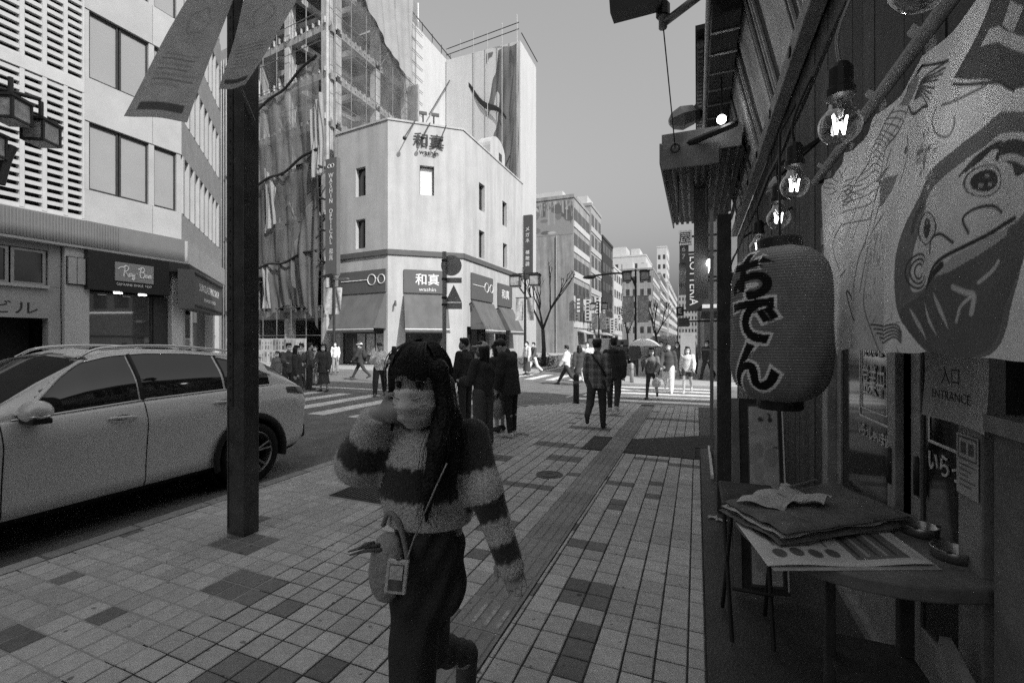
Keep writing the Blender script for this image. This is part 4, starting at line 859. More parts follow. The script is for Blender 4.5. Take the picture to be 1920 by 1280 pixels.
m_bulb = glass_clear(); m_fil = mat('filament', .9, .4, var=0, emit=7)
BL = ['nearest clear bulb at the very top edge above the noren', 'large clear filament bulb above the curtain rod', 'clear filament bulb directly above the lantern top', 'third clear filament bulb behind the paper lantern', 'small clear bulb at the upper left shoulder of the lantern', 'two smallest bulbs left of the lantern, the nearer one', 'two smallest bulbs left of the lantern, the farther one']
BX = .36; BW_ = (.55, .6, .45, .4, .5, .6, .6)
for k, (by, bz) in enumerate(((.985, 2.20), (1.479, 2.166), (2.10, 2.20), (2.48, 2.165), (3.24, 2.175), (5.55, 2.17), (6.1, 2.16))):
    e = empty('light_bulb', (BX, by, bz), label=BL[k], cat='bulb', group='bulbs on the cable'); r = .052; tl = (k*37 % 5-2)*.05
    prof = [(0.0, -r)]+[(r*math.sin(t), -r*math.cos(t)) for t in np.linspace(.25, 2.45, 12)]+[(.020, r*1.35), (.0185, r*1.7)]
    ob('glass', MB().lathe(prof, (BX, by, bz), 20, caps=False), m_bulb, e, smooth=True)
    ob('socket', MB().lathe([(.0, .165), (.02, .165), (.03, .15), (.031, .10), (.036, .095), (.036, .075), (.024, .07)], (BX, by, bz), 16), m_black, e, smooth=False)
    b = MB(); w = .017; d = Vector((CC, CS, 0)); o = Vector((BX, by, bz))
    for s in (-1, 1): b.tube([o+d*(s*w*1.1)+Vector((0, 0, .026)), o+d*(s*w*.6)+Vector((0, 0, -.024))], .0032, 6); b.tube([o+d*(s*w*.06)+Vector((0, 0, .008)), o+d*(s*w*.6)+Vector((0, 0, -.024))], .0028, 6)
    lp = bpy.data.lights.new('bulb_light', 'POINT'); lp.energy = BW_[k]; lp.shadow_soft_size = .006; lo_ = bpy.data.objects.new('bulb_light', lp); COL.objects.link(lo_); lo_.location = (BX, by, bz); par(lo_, e)
    ob('filament', b, m_fil, e); ob('glass_stem', MB().tube([o+Vector((0, 0, .07)), o+Vector((0, 0, .02))], [.008, .004], 6), m_metal, e)
    b = MB(); b.tube([Vector(q) for q in cr([(BX, by, bz+.16), (BX-.008, by-.01, bz+.24), (BX+.02, by-.03, bz+.33), (BX+.06, by-.02, 2.62)], 5)], .005, 6); ob('flex', b, m_metal if k == 1 else m_black, e, smooth=True)
cab = ob('power_cable', MB().tube([(BX+.06, .3+q*.5, 2.62-.03*math.sin(q*2.1)**2) for q in range(14)], .012, 6), m_black, label='black cable along the tavern front carrying the bulbs', cat='cable')
for k in range(3): ob('cable_bracket', MB().bar((BX+.06, 1.2+k*2, 2.63), (WX, 1.2+k*2, 2.9), .02), m_black, cab)
sh = ob('lamp_hood', MB().lathe([(.0, .075), (.03, .07), (.055, .03), (.07, -.02), (.075, -.035), (.07, -.03), (.05, .02), (0, .05)], Xp(1459, 352, .5), 20), mat('pale_hood', .5, .4, var=.1), smooth=True, label='small pale metal lamp hood behind the second bulb', cat='lamp'); ob('hood_stem', MB().tube([Xp(1459, 352, .5)+Vector((0, 0, .07)), (WX, Xp(1459, 352, .5).y, 3.0)], .012, 6), m_black, sh)
# ------------------------------------------------------------------ noren curtain on its bamboo rod
NX, NY0, NY1, NZ0, NZ1 = .60, 2.80, .95, 1.545, 2.40
NW, NH = NY0-NY1, NZ1-NZ0
def npx(px, py): p = Xp(px, py, NX); return (NY0-p.y, p.z-NZ0)
def npl(pts): return [npx(*p) for p in pts]
K = Ink(NW, NH, .0034, .76)
def PE(cx, cy, rx, ry, v, rot=0.):
    c, s = math.cos(rot), math.sin(rot); K.poly(npl([(cx+rx*math.cos(t)*c-ry*math.sin(t)*s, cy+rx*math.cos(t)*s+ry*math.sin(t)*c) for t in np.linspace(0, 2*math.pi, 40)[:-1]]), v)
def L_(pts, w=.010, v=.07, s=True, tp=False): P = npl(pts); K.line(cr(P, 6) if s and len(P) > 2 else P, w, v, tp)
# daruma-like face: grey robe ring, pale face
K.poly(cr(npl([(1690, 560), (1688, 470), (1712, 385), (1765, 300), (1845, 225), (1925, 200), (1990, 215), (1975, 330), (1930, 440), (1895, 545), (1850, 664), (1745, 664), (1704, 612)]), 8, True), .17)
K.poly(cr(npl([(1712, 545), (1712, 470), (1733, 395), (1780, 320), (1850, 262), (1920, 240), (1965, 250), (1950, 330), (1915, 400), (1860, 440), (1770, 515)]), 8, True), .58)
K.poly(cr(npl([(1700, 575), (1755, 530), (1830, 475), (1890, 425), (1935, 400), (1920, 470), (1880, 560), (1840, 662), (1745, 662), (1706, 615)]), 6, True), .12)
K.poly(npl([(1762, 520), (1790, 478), (1850, 440), (1885, 425), (1880, 440), (1840, 468), (1785, 508)]), .38)
L_([(1742, 545), (1762, 500), (1790, 470), (1855, 432), (1900, 405)], .011, .04); L_([(1750, 530), (1775, 495)], .02, .04)
for (x, y, r) in ((1838, 337, 1.0),): 
    PE(x, y, 33, 31, .1); PE(x, y, 30, 28, .52); PE(x, y, 23, 21, .05); PE(x-8, y+8, 4, 4, .3); PE(x+7, y+8, 4, 4, .3); PE(x+2, y-9, 5, 4, .3)
PE(1742, 428, 24, 33, .1, .2); PE(1742, 428, 21, 30, .52, .2); PE(1742, 428, 12, 20, .06, .2); PE(1743, 418, 3, 4, .35)
c = npx(1721, 508)
for k in range(3): L_([(1721+(19-6*k)*math.cos(t), 508+(32-9*k)*math.sin(t)) for t in np.linspace(.5, 5.6, 14)], .007, .06)
for k in range(4): L_([(1800+k*9, 322-k*8), (1828+k*10, 285-k*4), (1870+k*8, 268+k*9), (1893, 285+k*5)], .008, .05)
K.poly(cr(npl([(1855, 300), (1885, 262), (1920, 255), (1945, 275), (1935, 310), (1905, 325), (1895, 305)]), 6, True), .06); L_([(1868, 300), (1900, 290), (1930, 300)], .014, .5)
L_([(1814, 433), (1806, 405), (1822, 388), (1850, 386), (1870, 398)], .008, .05); L_([(1753, 476), (1756, 450), (1772, 436), (1792, 450)], .009, .05); L_([(1710, 430), (1716, 400), (1730, 385)], .02, .1)
for pts in ([(1709, 578), (1722, 608), (1742, 640)], [(1735, 568), (1748, 598), (1766, 630)], [(1761, 552), (1772, 580), (1786, 614)]): L_(pts, .016, .48, tp=True)
L_([(1793, 535), (1812, 545), (1824, 552), (1822, 585)], .014, .48); L_([(1822, 552), (1806, 572), (1800, 600)], .009, .48); L_([(1830, 528), (1850, 508), (1862, 490)], .010, .45)
# crest block upper right
K.poly(npl([(1788, 128), (1862, -20), (2000, -40), (1960, 140), (1900, 162)]), .10); K.poly(npl([(1832, 75), (1850, 48), (2000, 60), (2000, 95)]), .52); K.poly(npl([(1880, 45), (1900, -10), (1925, -5), (1905, 48)]), .52)
L_([(1788, 140), (1905, 162)], .008, .05, False)
# carp
for e in ((1776, 95), (1774, 108), (1770, 120), (1762, 134), (1757, 152), (1752, 165), (1748, 178), (1744, 192)): L_([(1703+(e[0]-1703)*.25, 176+(e[1]-176)*.2), ((1703+e[0])/2+4, (178+e[1])/2-6), e], .007, .08)
L_([(1700, 150), (1740, 115), (1778, 93)], .009, .06); L_([(1702, 186), (1713, 207), (1744, 192)], .009, .06); K.poly(npl([(1682, 180), (1712, 135), (1724, 138), (1716, 165), (1702, 186)]), .3)
left_e = [(1676, 186), (1657, 228), (1641, 268), (1616, 310), (1592, 370), (1573, 440), (1566, 490), (1572, 518), (1584, 520), (1594, 506)]; right_e = [(1702, 190), (1682, 235), (1664, 268), (1656, 305), (1646, 350), (1628, 420), (1614, 480), (1608, 545)]
L_(left_e, .007, .08); L_(right_e, .007, .08); L_([(p[0]+9, p[1]) for p in right_e[2:]], .006, .15)
for t in np.linspace(.04, .8, 15):
    a = np.array(cr(left_e[:7], 10)); c_ = np.array(cr(right_e[:7], 10)); i = int(t*(len(a)-1)); p, q = a[i], c_[min(i, len(c_)-1)]
    L_([tuple(p), tuple((p*2+q)/3+(0, -5)), tuple((p+2*q)/3+(0, -5)), tuple(q)], .005, .12)
    if i+5 < len(a):
        m1, m2 = (p+q)/2, (a[i+5]+c_[min(i+5, len(c_)-1)])/2; L_([tuple(m1+(-4, 0)), tuple(m2+(-4, 0))], .004, .18, False); L_([tuple(m1+(7, 0)), tuple(m2+(7, 0))], .004, .18, False)
K.poly(npl([(1650, 335), (1668, 322), (1685, 318), (1676, 352), (1664, 372), (1646, 388)]), .25); L_([(1634, 435), (1650, 405), (1660, 385)], .006, .12); L_([(1642, 340), (1672, 300)], .018, .2, tp=True)
for k in range(12): a = k/12*6.28+.3; L_([(1580+14*math.cos(a), 345+14*math.sin(a)), (1580+36*math.cos(a), 345+36*math.sin(a))], .006, .14, False)
for k in range(5): L_([(1577, 385-k*9), (1590, 382-k*9), (1600, 368-k*9)], .006, .1)
R = random.Random(8)
for k in range(34): c = npx(R.gauss(1735, 14), R.gauss(290, 26)); K.ell(*c, .010, .008, R.choice((.2, .3, .42)))
for k in range(30): c = npx(R.gauss(1640, 12), R.gauss(480, 26)); K.line([c, (c[0]+.012, c[1]+R.uniform(.01, .04))], .005, R.choice((.15, .25)))
L_([(1700, 245), (1702, 275), (1695, 310), (1688, 335)], .006, .2); K.ell(*npx(1698, 273), .012, .012, .2)
L_([(1762, 190), (1755, 215), (1762, 240), (1780, 245), (1790, 225), (1790, 205)], .007, .22); L_([(1770, 183), (1810, 165), (1840, 155)], .007, .2)
for k in range(5): L_([(1632+k*3, 610+k*8), (1655+k*4, 612+k*7), (1690, 608+k*6), (1700, 622+k*5)], .007, .1)
L_([(1605, 560), (1596, 545), (1600, 575), (1612, 600)], .01, .07); L_([(1628, 480), (1622, 560), (1632, 620), (1640, 660)], .006, .2)
for k in range(40): x, y = R.uniform(1600, 1700), R.uniform(500, 650); c = npx(x, y); K.line([c, (c[0]+R.uniform(-.02, .02), c[1]+R.uniform(-.03, .03))], .004, .3)
def ncloth(x, y):
    """blown a little: hem swings, soft folds"""
    Y = NY0-x; z = NZ0+y; f = 1-y/NH; q = 1/(1+1.2*x*x); w = (.018*math.sin(x*9+1)*f+.012*math.sin(x*23+2*f)*f+.004*math.sin(x*40))*q+.010*math.sin(x*17+2.5*y+.8)*(.35+.65*f)
    dz = 0.
    if x < .42: dz = .20*f*(1-(x/.42)**2)*1.0+.05*f*math.sin(x*9)
    dz += .005*f*f*math.sin(x*11+1)+.003*f*math.sin(x*27); top = y/NH
    sag = -.035*top*top*abs(math.sin(math.pi*(x-.06)/.36))                # cloth sags between its tabs
    return (NX-.012*f*q+w, Y+.02*f*q*math.sin(3*y+x*2), z+dz+sag)
nor = K.sheet('noren_curtain', ncloth, print_mat('noren_print', .85, 1.25), None, label='white printed noren curtain with carp and round red-doll face', cat='curtain')
nor['label'] = 'pale printed curtain with carp and bearded round face hanging at tavern door'
for k in range(6): 
    x = .06+k*.36; p = Vector(ncloth(x, NH)); b = MB(); b.grid(lambda u, v: (NX+.026*math.sin(v*5.6)-.004, p.y-.035+.07*u*(1-.35*v) , p.z-.03+.115*math.sin(min(v*3.2, 3.14)/2)), 3, 8); ob('tab', b, mat('noren_cloth', .55, .85, var=.08), nor, normals=False)
rod = ob('curtain_rod', MB().tube([(NX, .5, 2.455), (NX, 1.6, 2.452), (NX, 2.92, 2.448)], .021, 12), mat('bamboo', .27, .5, var=.25, scale=5), smooth=True, label='bamboo rod carrying the curtain, slanting up out of frame', cat='rod')
for y in (1.0, 2.86): ob('rod_bracket', MB().bar((NX, y, 2.43), (WX, y, 2.43), .02), m_black, rod)
# ------------------------------------------------------------------ paper lantern with oden lettering
LXY = (.338, 2.296); LR = .195; LZ0, LZ1 = 1.315, 1.995
KL = Ink(2*math.pi*LR, LZ1-LZ0, .0036, .25)
th_c = math.atan2(-LXY[1], -LXY[0])-math.radians(34); s_c = ((th_c+math.pi) % (2*math.pi))*LR
for (off, v) in ((.088, .95), (.038, .012)):
    for k, ch in enumerate('おでん'):
        V, Fc = tx(ch, 1., 0., off); sc = .20/.9; cz = .54-k*.19
        for f in Fc: K_ = [(s_c+V[i][0]*sc*1.08, cz+V[i][1]*sc) for i in f]; KL.poly(K_, v)
def lan(x, y):
    t = y/(LZ1-LZ0); r = LR*min(1, (1-abs(2*t-1)**5.5)**.42+.0) if 0 < t < 1 else 0; r = max(r, .085)
    a = x/LR-math.pi; r += .0024*math.cos(t*2*math.pi*58+.6*math.sin(3*a+9*t))+.0025*math.sin(4*a+7*t)+.002*math.sin(9*a-13*t+1)
    return (LXY[0]+r*math.cos(a), LXY[1]+r*math.sin(a), LZ0+y)
lantern = empty('paper_lantern', (LXY[0], LXY[1], LZ0), label='large cylindrical paper lantern lettered おでん hanging before the door', cat='lantern')
KL.sheet('paper_body', lan, print_mat('lantern_print', .75), lantern)
ob('top_ring', MB().lathe([(.0, .035), (.085, .035), (.09, .03), (.09, -.02), (.08, -.02)], (*LXY, LZ1), 28), m_black, lantern, smooth=False); ob('bottom_ring', MB().lathe([(.08, .02), (.09, .02), (.09, -.025), (.085, -.03), (0, -.03)], (*LXY, LZ0), 28), m_black, lantern)
ob('hanger', MB().tube([(*LXY, LZ1+.03), (LXY[0], LXY[1], LZ1+.5), (LXY[0]+.06, LXY[1], 2.61)], .006, 6), m_black, lantern)
# ------------------------------------------------------------------ table with folded cloths, menu and ashtrays
tbl = empty('counter_table', (.5, 2.1, 0), label='small rounded timber table holding menus beside the tavern door', cat='table')
top = cr([(.855, 1.80), (.62, 1.73), (.42, 1.75), (.27, 1.86), (.17, 2.05), (.16, 2.28), (.28, 2.42)], 6)+[(.855, 2.44)]
top = [(float(p[0]), float(p[1])) for p in top]; b = MB(); b.poly3([(x, y, .795) for x, y in top], (0, 0, .05)); ob('table_top', b, mat('table_wood', .17, .5, var=.35, scale=6, bump=.1), tbl, bevel=.008)
for (x, y, w) in ((.50, 2.2, .035), (.78, 2.3, .05)): ob('leg', MB().box(x-w/2, x+w/2, y-.02, y+.02, .0, .795), m_wood_d, tbl, bevel=.005)
ob('under_shelf', MB().box(.5, .8, 2.1, 2.35, .3, .32), m_wood_d, tbl)
Kf = Ink(.62, .44, .004, .5); Kf.rect(.03, .59, .03, .41, .46)
Kf.rect(.36, .56, .05, .39, .13); Kf.rect(.58, .6, .03, .41, .42)
for k in range(4): Kf.ell(.08+k*.07, .10+.01*(k % 2), .026, .04, .1); Kf.line([(.08+k*.07, .17), (.08+k*.07, .26)], .012, .2)
for k in range(9): Kf.line([(.05+k*.033, .28), (.05+k*.033, .40)], .009, .22)
for k in range(5): Kf.line([(.38+k*.035, .08), (.38+k*.035, .36-.03*(k % 3))], .012, .32 if k % 2 else .05)
mc = [Gp(1440, 1060, .852), Gp(1752, 1058, .852), Gp(1640, 978, .852), Gp(1378, 976, .852)]
def quadmap(c, u, v): return (c[0]*(1-u)+c[1]*u)*(1-v)+(c[3]*(1-u)+c[2]*u)*v
menu = Kf.sheet('menu_sheet', lambda x, y: quadmap(mc, x/.62, y/.44)+Vector((0, 0, .004*math.sin(x*14)-.02*max(0, 1-x/.1)**2*0)), print_mat('menu_print', .35, 1.4), None, label='laminated menu with food pictures on the table edge', cat='menu')
q = menu.modifiers.new('thickness', 'SOLIDIFY'); q.thickness = .002
mc2 = [p+Vector((.015, -.018, -.0055)) for p in mc]; b = MB(); b.grid(lambda u, v: quadmap(mc2, u, v), 4, 4); o = ob('menu_sheet', b, mat('menu_back', .42, .4, var=.2, scale=12), normals=False, label='second menu sheet lying under the pictured menu', cat='menu')
cc = [Gp(1350, 942, .9), Gp(1465, 1003, .9), Gp(1705, 968, .9), Gp(1560, 908, .9)]
CL_ = ['lowest folded dark cloth of the pile on the table', 'middle folded cloth with pale edge in the table pile', 'top folded cloth with white blot on the table pile']
def cloth_slab(name, c, z, h, seed, m, rad=.03, **kw):
    R = random.Random(seed); ph = [R.uniform(0, 6) for _ in range(5)]; b = MB(); nu, nv = 26, 20; top, bot = [], []
    def pt(u, v, s):
        e = min(u, 1-u, v, 1-v); rr = min(1, e/.06); edge = math.sqrt(max(0, 1-(1-rr)**2))
        p = quadmap(c, .03*0+u, v); wv = .006*math.sin(u*9+ph[0])+.005*math.sin(v*11+ph[1]+u*4)
        return Vector((p.x+.006*math.sin(v*20+ph[2])*(1-rr), p.y+.006*math.sin(u*22+ph[3])*(1-rr), z+h/2+s*h/2*edge+wv*(.5+.5*s)))
    for s in (1, -1): b.grid(lambda u, v: pt(u, v, s), nu, nv)
    return ob(name, b, m, smooth=True, normals=True, **kw)
m_c1 = mat('cloth_dark', .17, .95, var=.25, scale=20, bump=.4, bscale=300); m_c2 = mat('cloth_mid', .2, .95, var=.2, scale=20, bump=.4, bscale=300); m_c3 = mat('cloth_pale', .55, .95, var=.2, scale=18, bump=.4, bscale=300)
cloth_slab('folded_cloth', cc, .856, .022, 1, m_c1, label=CL_[0], cat='cloth', group='folded cloths'); cloth_slab('folded_cloth', [p+Vector((.0, .006, 0)) for p in cc], .876, .02, 2, m_c3, label=CL_[1], cat='cloth', group='folded cloths')
t3 = cloth_slab('folded_cloth', [p+Vector((.012, .0, 0)) for p in cc], .894, .022, 3, m_c1, label=CL_[2], cat='cloth', group='folded cloths')
def flap(c4, z, m, name, seed, amp=.008):
    R = random.Random(seed); b = MB(); ph = R.uniform(0, 6); b.grid(lambda u, v: quadmap(c4, u, v)*1.0+Vector((0, 0, z+amp*math.sin(u*7+ph)+amp*math.sin(v*9+ph*2)+.02*u*v)), 14, 10); return ob(name, b, m, t3, smooth=True, normals=False)
flap([Gp(1380, 935, .93), Gp(1470, 950, .93), Gp(1520, 938, .93), Gp(1420, 920, .93)], 0, m_c3, 'turned_fold', 2); flap([Gp(1455, 930, .93), Gp(1540, 948, .93), Gp(1560, 940, .93), Gp(1470, 905, .93)], .0, m_c3, 'turned_fold', 4, .012)
flap([Gp(1430, 948, .922), Gp(1470, 958, .922), Gp(1482, 946, .922), Gp(1440, 942, .922)], 0.0, mat('white_blot', .4, .9, var=.4, scale=40), 'print_blot', 5, .002)
b = MB(); b.tube([Gp(1480, 918, .93)+Vector((0, 0, .01)), Gp(1530, 905, .93)+Vector((0, 0, .012))], .008, 8); ob('rolled_edge', b, m_c2, t3)
for k, (px, py) in enumerate(((1724, 1000), (1786, 1046))):
    p = Gp(px, py, .847); e = ob('ashtray', MB().lathe([(0, .004), (.050, .004), (.053, .034), (.058, .036), (.060, .034), (.056, .0), (0, 0)], p, 28), mat('brushed_steel', .33, .3, metal=.9, var=.2, scale=20), smooth=True, label=('round metal ashtray farther along the table edge', 'round metal ashtray at the near right table end')[k], cat='ashtray', group='ashtrays on the table')
    for t in range(3): a = t*2.09; ob('notch', MB().obox(p+Vector((.057*math.cos(a), .057*math.sin(a), .036)), (.006, 0, 0), (0, .006, 0), (0, 0, .003)), m_dmetal, e)
# stool with thin steel legs left of the table
st = empty('folding_stool', (.2, 2.75, 0), label='folding stool with thin dark steel legs behind the table corner', cat='stool')
for (p, q) in (((.17, 2.62, .02), (.14, 2.95, .72)), ((.14, 2.95, .02), (.17, 2.62, .72)), ((.36, 2.62, .02), (.36, 2.95, .72)), ((.36, 2.95, .02), (.36, 2.62, .72))): ob('leg', MB().tube([p, q], .011, 8), m_black, st)
ob('seat', MB().box(.12, .40, 2.58, 3.0, .72, .75), m_wood_d, st, bevel=.01); ob('foot_bar', MB().tube([(.17, 2.62, .3), (.36, 2.62, .3)], .009, 6), m_black, st)
# A-board sign behind the lantern
ab = empty('a_board_sign', (.42, 3.35, 0), label='leaning A-frame menu board with pale poster below the lantern', cat='sign')
def abp(u, v, n=0.): return Vector((.215+.31*u, 3.12+.06*u+.26*v+n*-.95, .04+1.16*v+n*.2))     # u across, v up the front face
ob('board', MB().hexa([abp(0, 0), abp(1, 0), abp(1, 1), abp(0, 1), abp(0, 0, -.025), abp(1, 0, -.025), abp(1, 1, -.025), abp(0, 1, -.025)]), m_wood_d, ab)
b = MB(); b.hexa([abp(0, 0, .001), abp(.14, 0, .001), abp(.14, 1, .001), abp(0, 1, .001), abp(0, 0, .015), abp(.14, 0, .015), abp(.14, 1, .015), abp(0, 1, .015)]); ob('side_rail', b, m_wood, ab)
Kp = Ink(.2, 1.0, .006, .6); R = random.Random(3)
for k in range(14): Kp.ell(R.uniform(.02, .18), R.uniform(.72, .95), R.uniform(.01, .03), R.uniform(.008, .02), R.choice((.6, .7, .5, .1)))
for k in range(40): Kp.ell(R.uniform(.02, .18), R.uniform(.05, .75), R.uniform(.01, .05), R.uniform(.02, .06), R.uniform(.42, .6))
Kp.rect(0, .2, 0, .012, .1); Kp.rect(0, .2, .988, 1, .1); Kp.rect(0, .008, 0, 1, .1); Kp.rect(.192, .2, 0, 1, .1)
Kp.sheet('poster', lambda x, y: abp(.30+.6*x/.2, .03+.94*y, .004), print_mat('poster_print'), ab); ob('poster_edge', MB().bar(abp(.97, .02, .008), abp(.97, .98, .008), .008), m_letter, ab)
ob('rear_leg', MB().bar((.56, 3.9, .02), (.5, 3.44, 1.18), .05), m_wood_d, ab); ob('rear_leg', MB().bar((.28, 3.88, .02), (.25, 3.42, 1.18), .05), m_wood_d, ab); ob('stay', MB().bar((.62, 3.75, .4), (.60, 3.28, .42), .02), m_wood_d, ab)
# ------------------------------------------------------------------ signs beyond, over the right pavement
def hsign(label, Y, x0, x1, y0, y1, m, texts=(), depth=.18):
    f = Fr(0, Y, 1, 0); a0, z1 = onf(f, x0, y0); a1, z0 = onf(f, x1, y1); e = ob('hanging_sign', MB().fbox(f, a0, a1, -depth, 0, z0, z1), m, label=label, cat='sign', group='signs over the right pavement')
    ob('bracket', MB().box(a1-.05, max(1.15, a1+.3), Y+.05, Y+.1, (z0+z1)/2, (z0+z1)/2+.08), m_dmetal, e)
    for (s, cx, cy, hpx, rot, mm) in texts:
        a, z = onf(f, cx, cy); k = abs(onf(f, cx, cy-hpx/2)[1]-onf(f, cx, cy+hpx/2)[1]); put_text('lettering', s, f, a, .004, z, k, mm, e, rot=rot)
    return e
hsign('white square sign with character 屋 above the numbers', 20.5, 1273, 1297, 433, 458, m_letter, [('屋', 1284, 446, 20, 0, m_letter_d)])
hsign('narrow dark sign with numbers 6 and 7', 20.6, 1274, 1291, 459, 492, m_sign_g, [('6', 1282, 467, 9, 0, m_letter), ('7', 1282, 481, 9, 0, m_letter)])
hsign('pale grey sign with faded column of writing under the numbers', 20.8, 1273, 1293, 494, 552, m_stone_d, [('ビル', 1283, 510, 9, 0, m_letter), ('中央', 1283, 535, 9, 0, m_letter_d)])
lo = hsign('tall dark burger sign LOTTERIA with sideways letters', 19.9, 1286, 1321, 478, 581, mat('sign_deep', .03, .5, var=.1))
f = Fr(0, 19.9, 1, 0); a, z = onf(f, 1301, 527); zz = onf(f, 1301, 482)[1]-onf(f, 1301, 577)[1]; V, Fc = tx('LOTTERIA', 1., .01); put_text('lettering', 'LOTTERIA', f, a, .004, z, .32, m_letter, lo, w=zz*.96, rot=-math.pi/2)
hsign('small dark lit sign below the tall burger sign', 21.5, 1268, 1282, 575, 592, m_dmetal, [('E', 1275, 583, 9, 0, m_letter)])
hsign('grey lower shop sign near the ground on the right', 22, 1272, 1292, 596, 612, m_sign_g, [])
hsign('pale upright panel by the far right shopfront', 19.6, 1276, 1304, 624, 690, m_stone, [])
sf = empty('corner_shop', (1.1, 24, 0), label='small shopfront with canopy stripe on the far right corner', cat='shopfront')
f = Fr(1.05, 34, 0, -1); ob('awning', MB().box(.2, 1.1, 19.6, 26, 2.9, 3.05), m_letter, sf); ob('awning_band', MB().box(.18, 1.1, 19.58, 26.02, 2.78, 2.88), m_dmetal, sf)
ob('window', MB().box(1.04, 1.09, 20, 25.5, .4, 2.7), m_glass_d, sf); ob('door_frame', MB().box(1.0, 1.09, 22.4, 22.6, 0, 2.75), m_letter, sf)
# ================================================================== street furniture
PX, PY = -3.49, 2.66
pole = empty('banner_pole', (PX, PY, 0), label='tall dark square steel pole with banners in front of the car', cat='pole')
m_pole = mat('pole_paint', .085, .38, metal=.2, var=.45, scale=5, bump=.08, bscale=30, spec=.4)
ob('shaft', MB().box(PX-.1, PX+.1, PY-.07, PY+.07, 0, 6.6), m_pole, pole, bevel=.006)
ob('cover_strip', MB().box(PX-.075, PX-.02, PY-.076, PY-.068, 1.05, 6.4), mat('strip_grey', .075, .5, metal=.3, var=.3, scale=12), pole)
b = MB()
for k in range(58): z = 1.1+k*.092; b.obox((PX-.048, PY-.077, z), (.006, 0, 0), (0, .002, 0), (0, 0, .008))
ob('slot_row', b, m_black, pole)
b = MB(); b.box(PX-.078, PX-.072, PY-.073, PY-.068, .05, 1.05); ob('seam', b, m_black, pole)
ob('arm', MB().tube([(PX, PY-.0, 5.35), (PX-.55, PY-.35, 5.38)], .025, 8), m_pole, pole); ob('arm', MB().tube([(PX, PY, 5.35), (PX+.45, PY+.3, 5.38)], .025, 8), m_pole, pole)
ob('stay_rod', MB().tube([Xp(452, 165, PX+.12), Xp(477, 226, PX+.12)], .008, 6), m_metal, pole)
def Dp(px, py, d): r = ray(px, py); return Vector((r[0]*d, r[1]*d, CH+r[2]*d))
def banner(label, c, w, h, seed, bend):
    K = Ink(w, h, .012, .82); R = random.Random(seed)
    K.rect(.12*w, .88*w, .03*h, .06*h, .2)
    for k in range(7): K.line([(.15*w, .13*h+k*.022*h), (R.uniform(.6, .9)*w, .13*h+k*.022*h)], .008, .3)
    K.line([(w*.25, h*.45), (w*.5, h*.5), (w*.7, h*.44), (w*.62, h*.38), (w*.35, h*.36), (w*.25, h*.45)], .01, .52); K.line([(w*.2, h*.62), (w*.55, h*.66), (w*.8, h*.58)], .01, .52)
    ph = R.uniform(0, 6)
    def fn(x, y):
        u, v = x/w, y/h; p = quadmap(c, u, v); s = bend*math.sin(math.pi*v)*1.0+.012*math.sin(v*7+ph+u*2)*(1-v)
        n = Vector((.3, -.9, .3)); return p+n*s+Vector((0, 0, .008*math.sin(u*6+v*7+ph)))
    o = K.sheet('street_banner', fn, print_mat('banner_print', .8, 1., .35), None, label=label, cat='banner', group='banners on the near pole'); return o
banner('long pale banner blown leftwards from the dark pole', [Dp(229, 213, 2.95), Dp(352, 229, 3.1), Dp(492, -150, 4.0), Dp(440, -150, 3.7)], .5, 1.9, 1, .0)
banner('folded grey banner blown across the top of the dark pole', [Dp(412, 172, 3.35), Dp(458, 160, 3.45), Dp(640, -150, 3.9), Dp(485, -150, 3.6)], .45, 1.7, 2, -.02)
# ---- lantern-type street lamps
m_lam = mat('lantern_panel', .4, .5, var=.45, scale=6); m_lamb = mat('lantern_base', .5, .6, var=.3, scale=8)
def cube_lantern(parent, c, s=.5, rz=.3):
    c = Vector(c); x = Vector((math.cos(rz), math.sin(rz), 0)); y = Vector((-x.y, x.x, 0)); z = Vector((0, 0, 1)); h = s/2
    o = ob('lantern_box', MB().obox(c, x*h*.9, y*h*.9, z*h*.85), m_lam, parent); b = MB()
    for sx in (-1, 1):
        for sy in (-1, 1): b.obox(c+x*h*.9*sx+y*h*.9*sy, x*.025, y*.025, z*h)
    for sz in (-1, 1):
        for k in (-1, 1): b.obox(c+x*h*.9*k+z*h*.9*sz, x*.022, y*h*.9, z*.025); b.obox(c+y*h*.9*k+z*h*.9*sz, x*h*.9, y*.022, z*.025)
    ob('lantern_frame', b, m_dmetal, o); ob('lantern_roof', MB().obox(c+z*h*1.05, x*h*1.1, y*h*1.1, z*.03), m_dmetal, o); ob('lantern_base', MB().obox(c-z*h*1.0, x*h*.85, y*h*.85, z*.02), m_lamb, o)
    return o
la = empty('street_lamp', Xp(-70, 640, -14.5)*Vector((1, 1, 0)) if False else (-14.5, 4.2, 0), label='lamp post with boxy lanterns at the left edge of the frame', cat='street lamp', group='lantern street lamps')
c1, c2, c3 = Xp(18, 205, -14.5), Xp(76, 247, -14.5), Xp(-30, 270, -14.5); c1, c2 = Xp(20, 208, -14.3), Xp(77, 250, -14.5)
for c in (c1, c2, c3): cube_lantern(la, c, .5, .5); ob('hanger', MB().tube([c+Vector((0, 0, .3)), c+Vector((0, 0, .75))], .05, 6), m_dmetal, la)
ob('post', MB().tube([(-14.5, 4.2, 0), (-14.5, 4.2, 8)], [.12, .09], 12), m_dmetal, la); ob('arm', MB().tube([(-14.5, 4.2, c2.z+.35), c2+Vector((0, .3, .35))], .05, 8), m_dmetal, la); ob('arm', MB().tube([(-14.5, 4.2, c1.z+.35), c1+Vector((0, .5, .5))], .05, 8), m_dmetal, la)
p, q = Xp(0, 345, -14.5), Xp(24, 275, -14.5); ob('curved_brace', MB().tube(cr([p, (p+q)/2+Vector((0, 0, .1)), q], 6), .09, 8), m_dmetal, la)
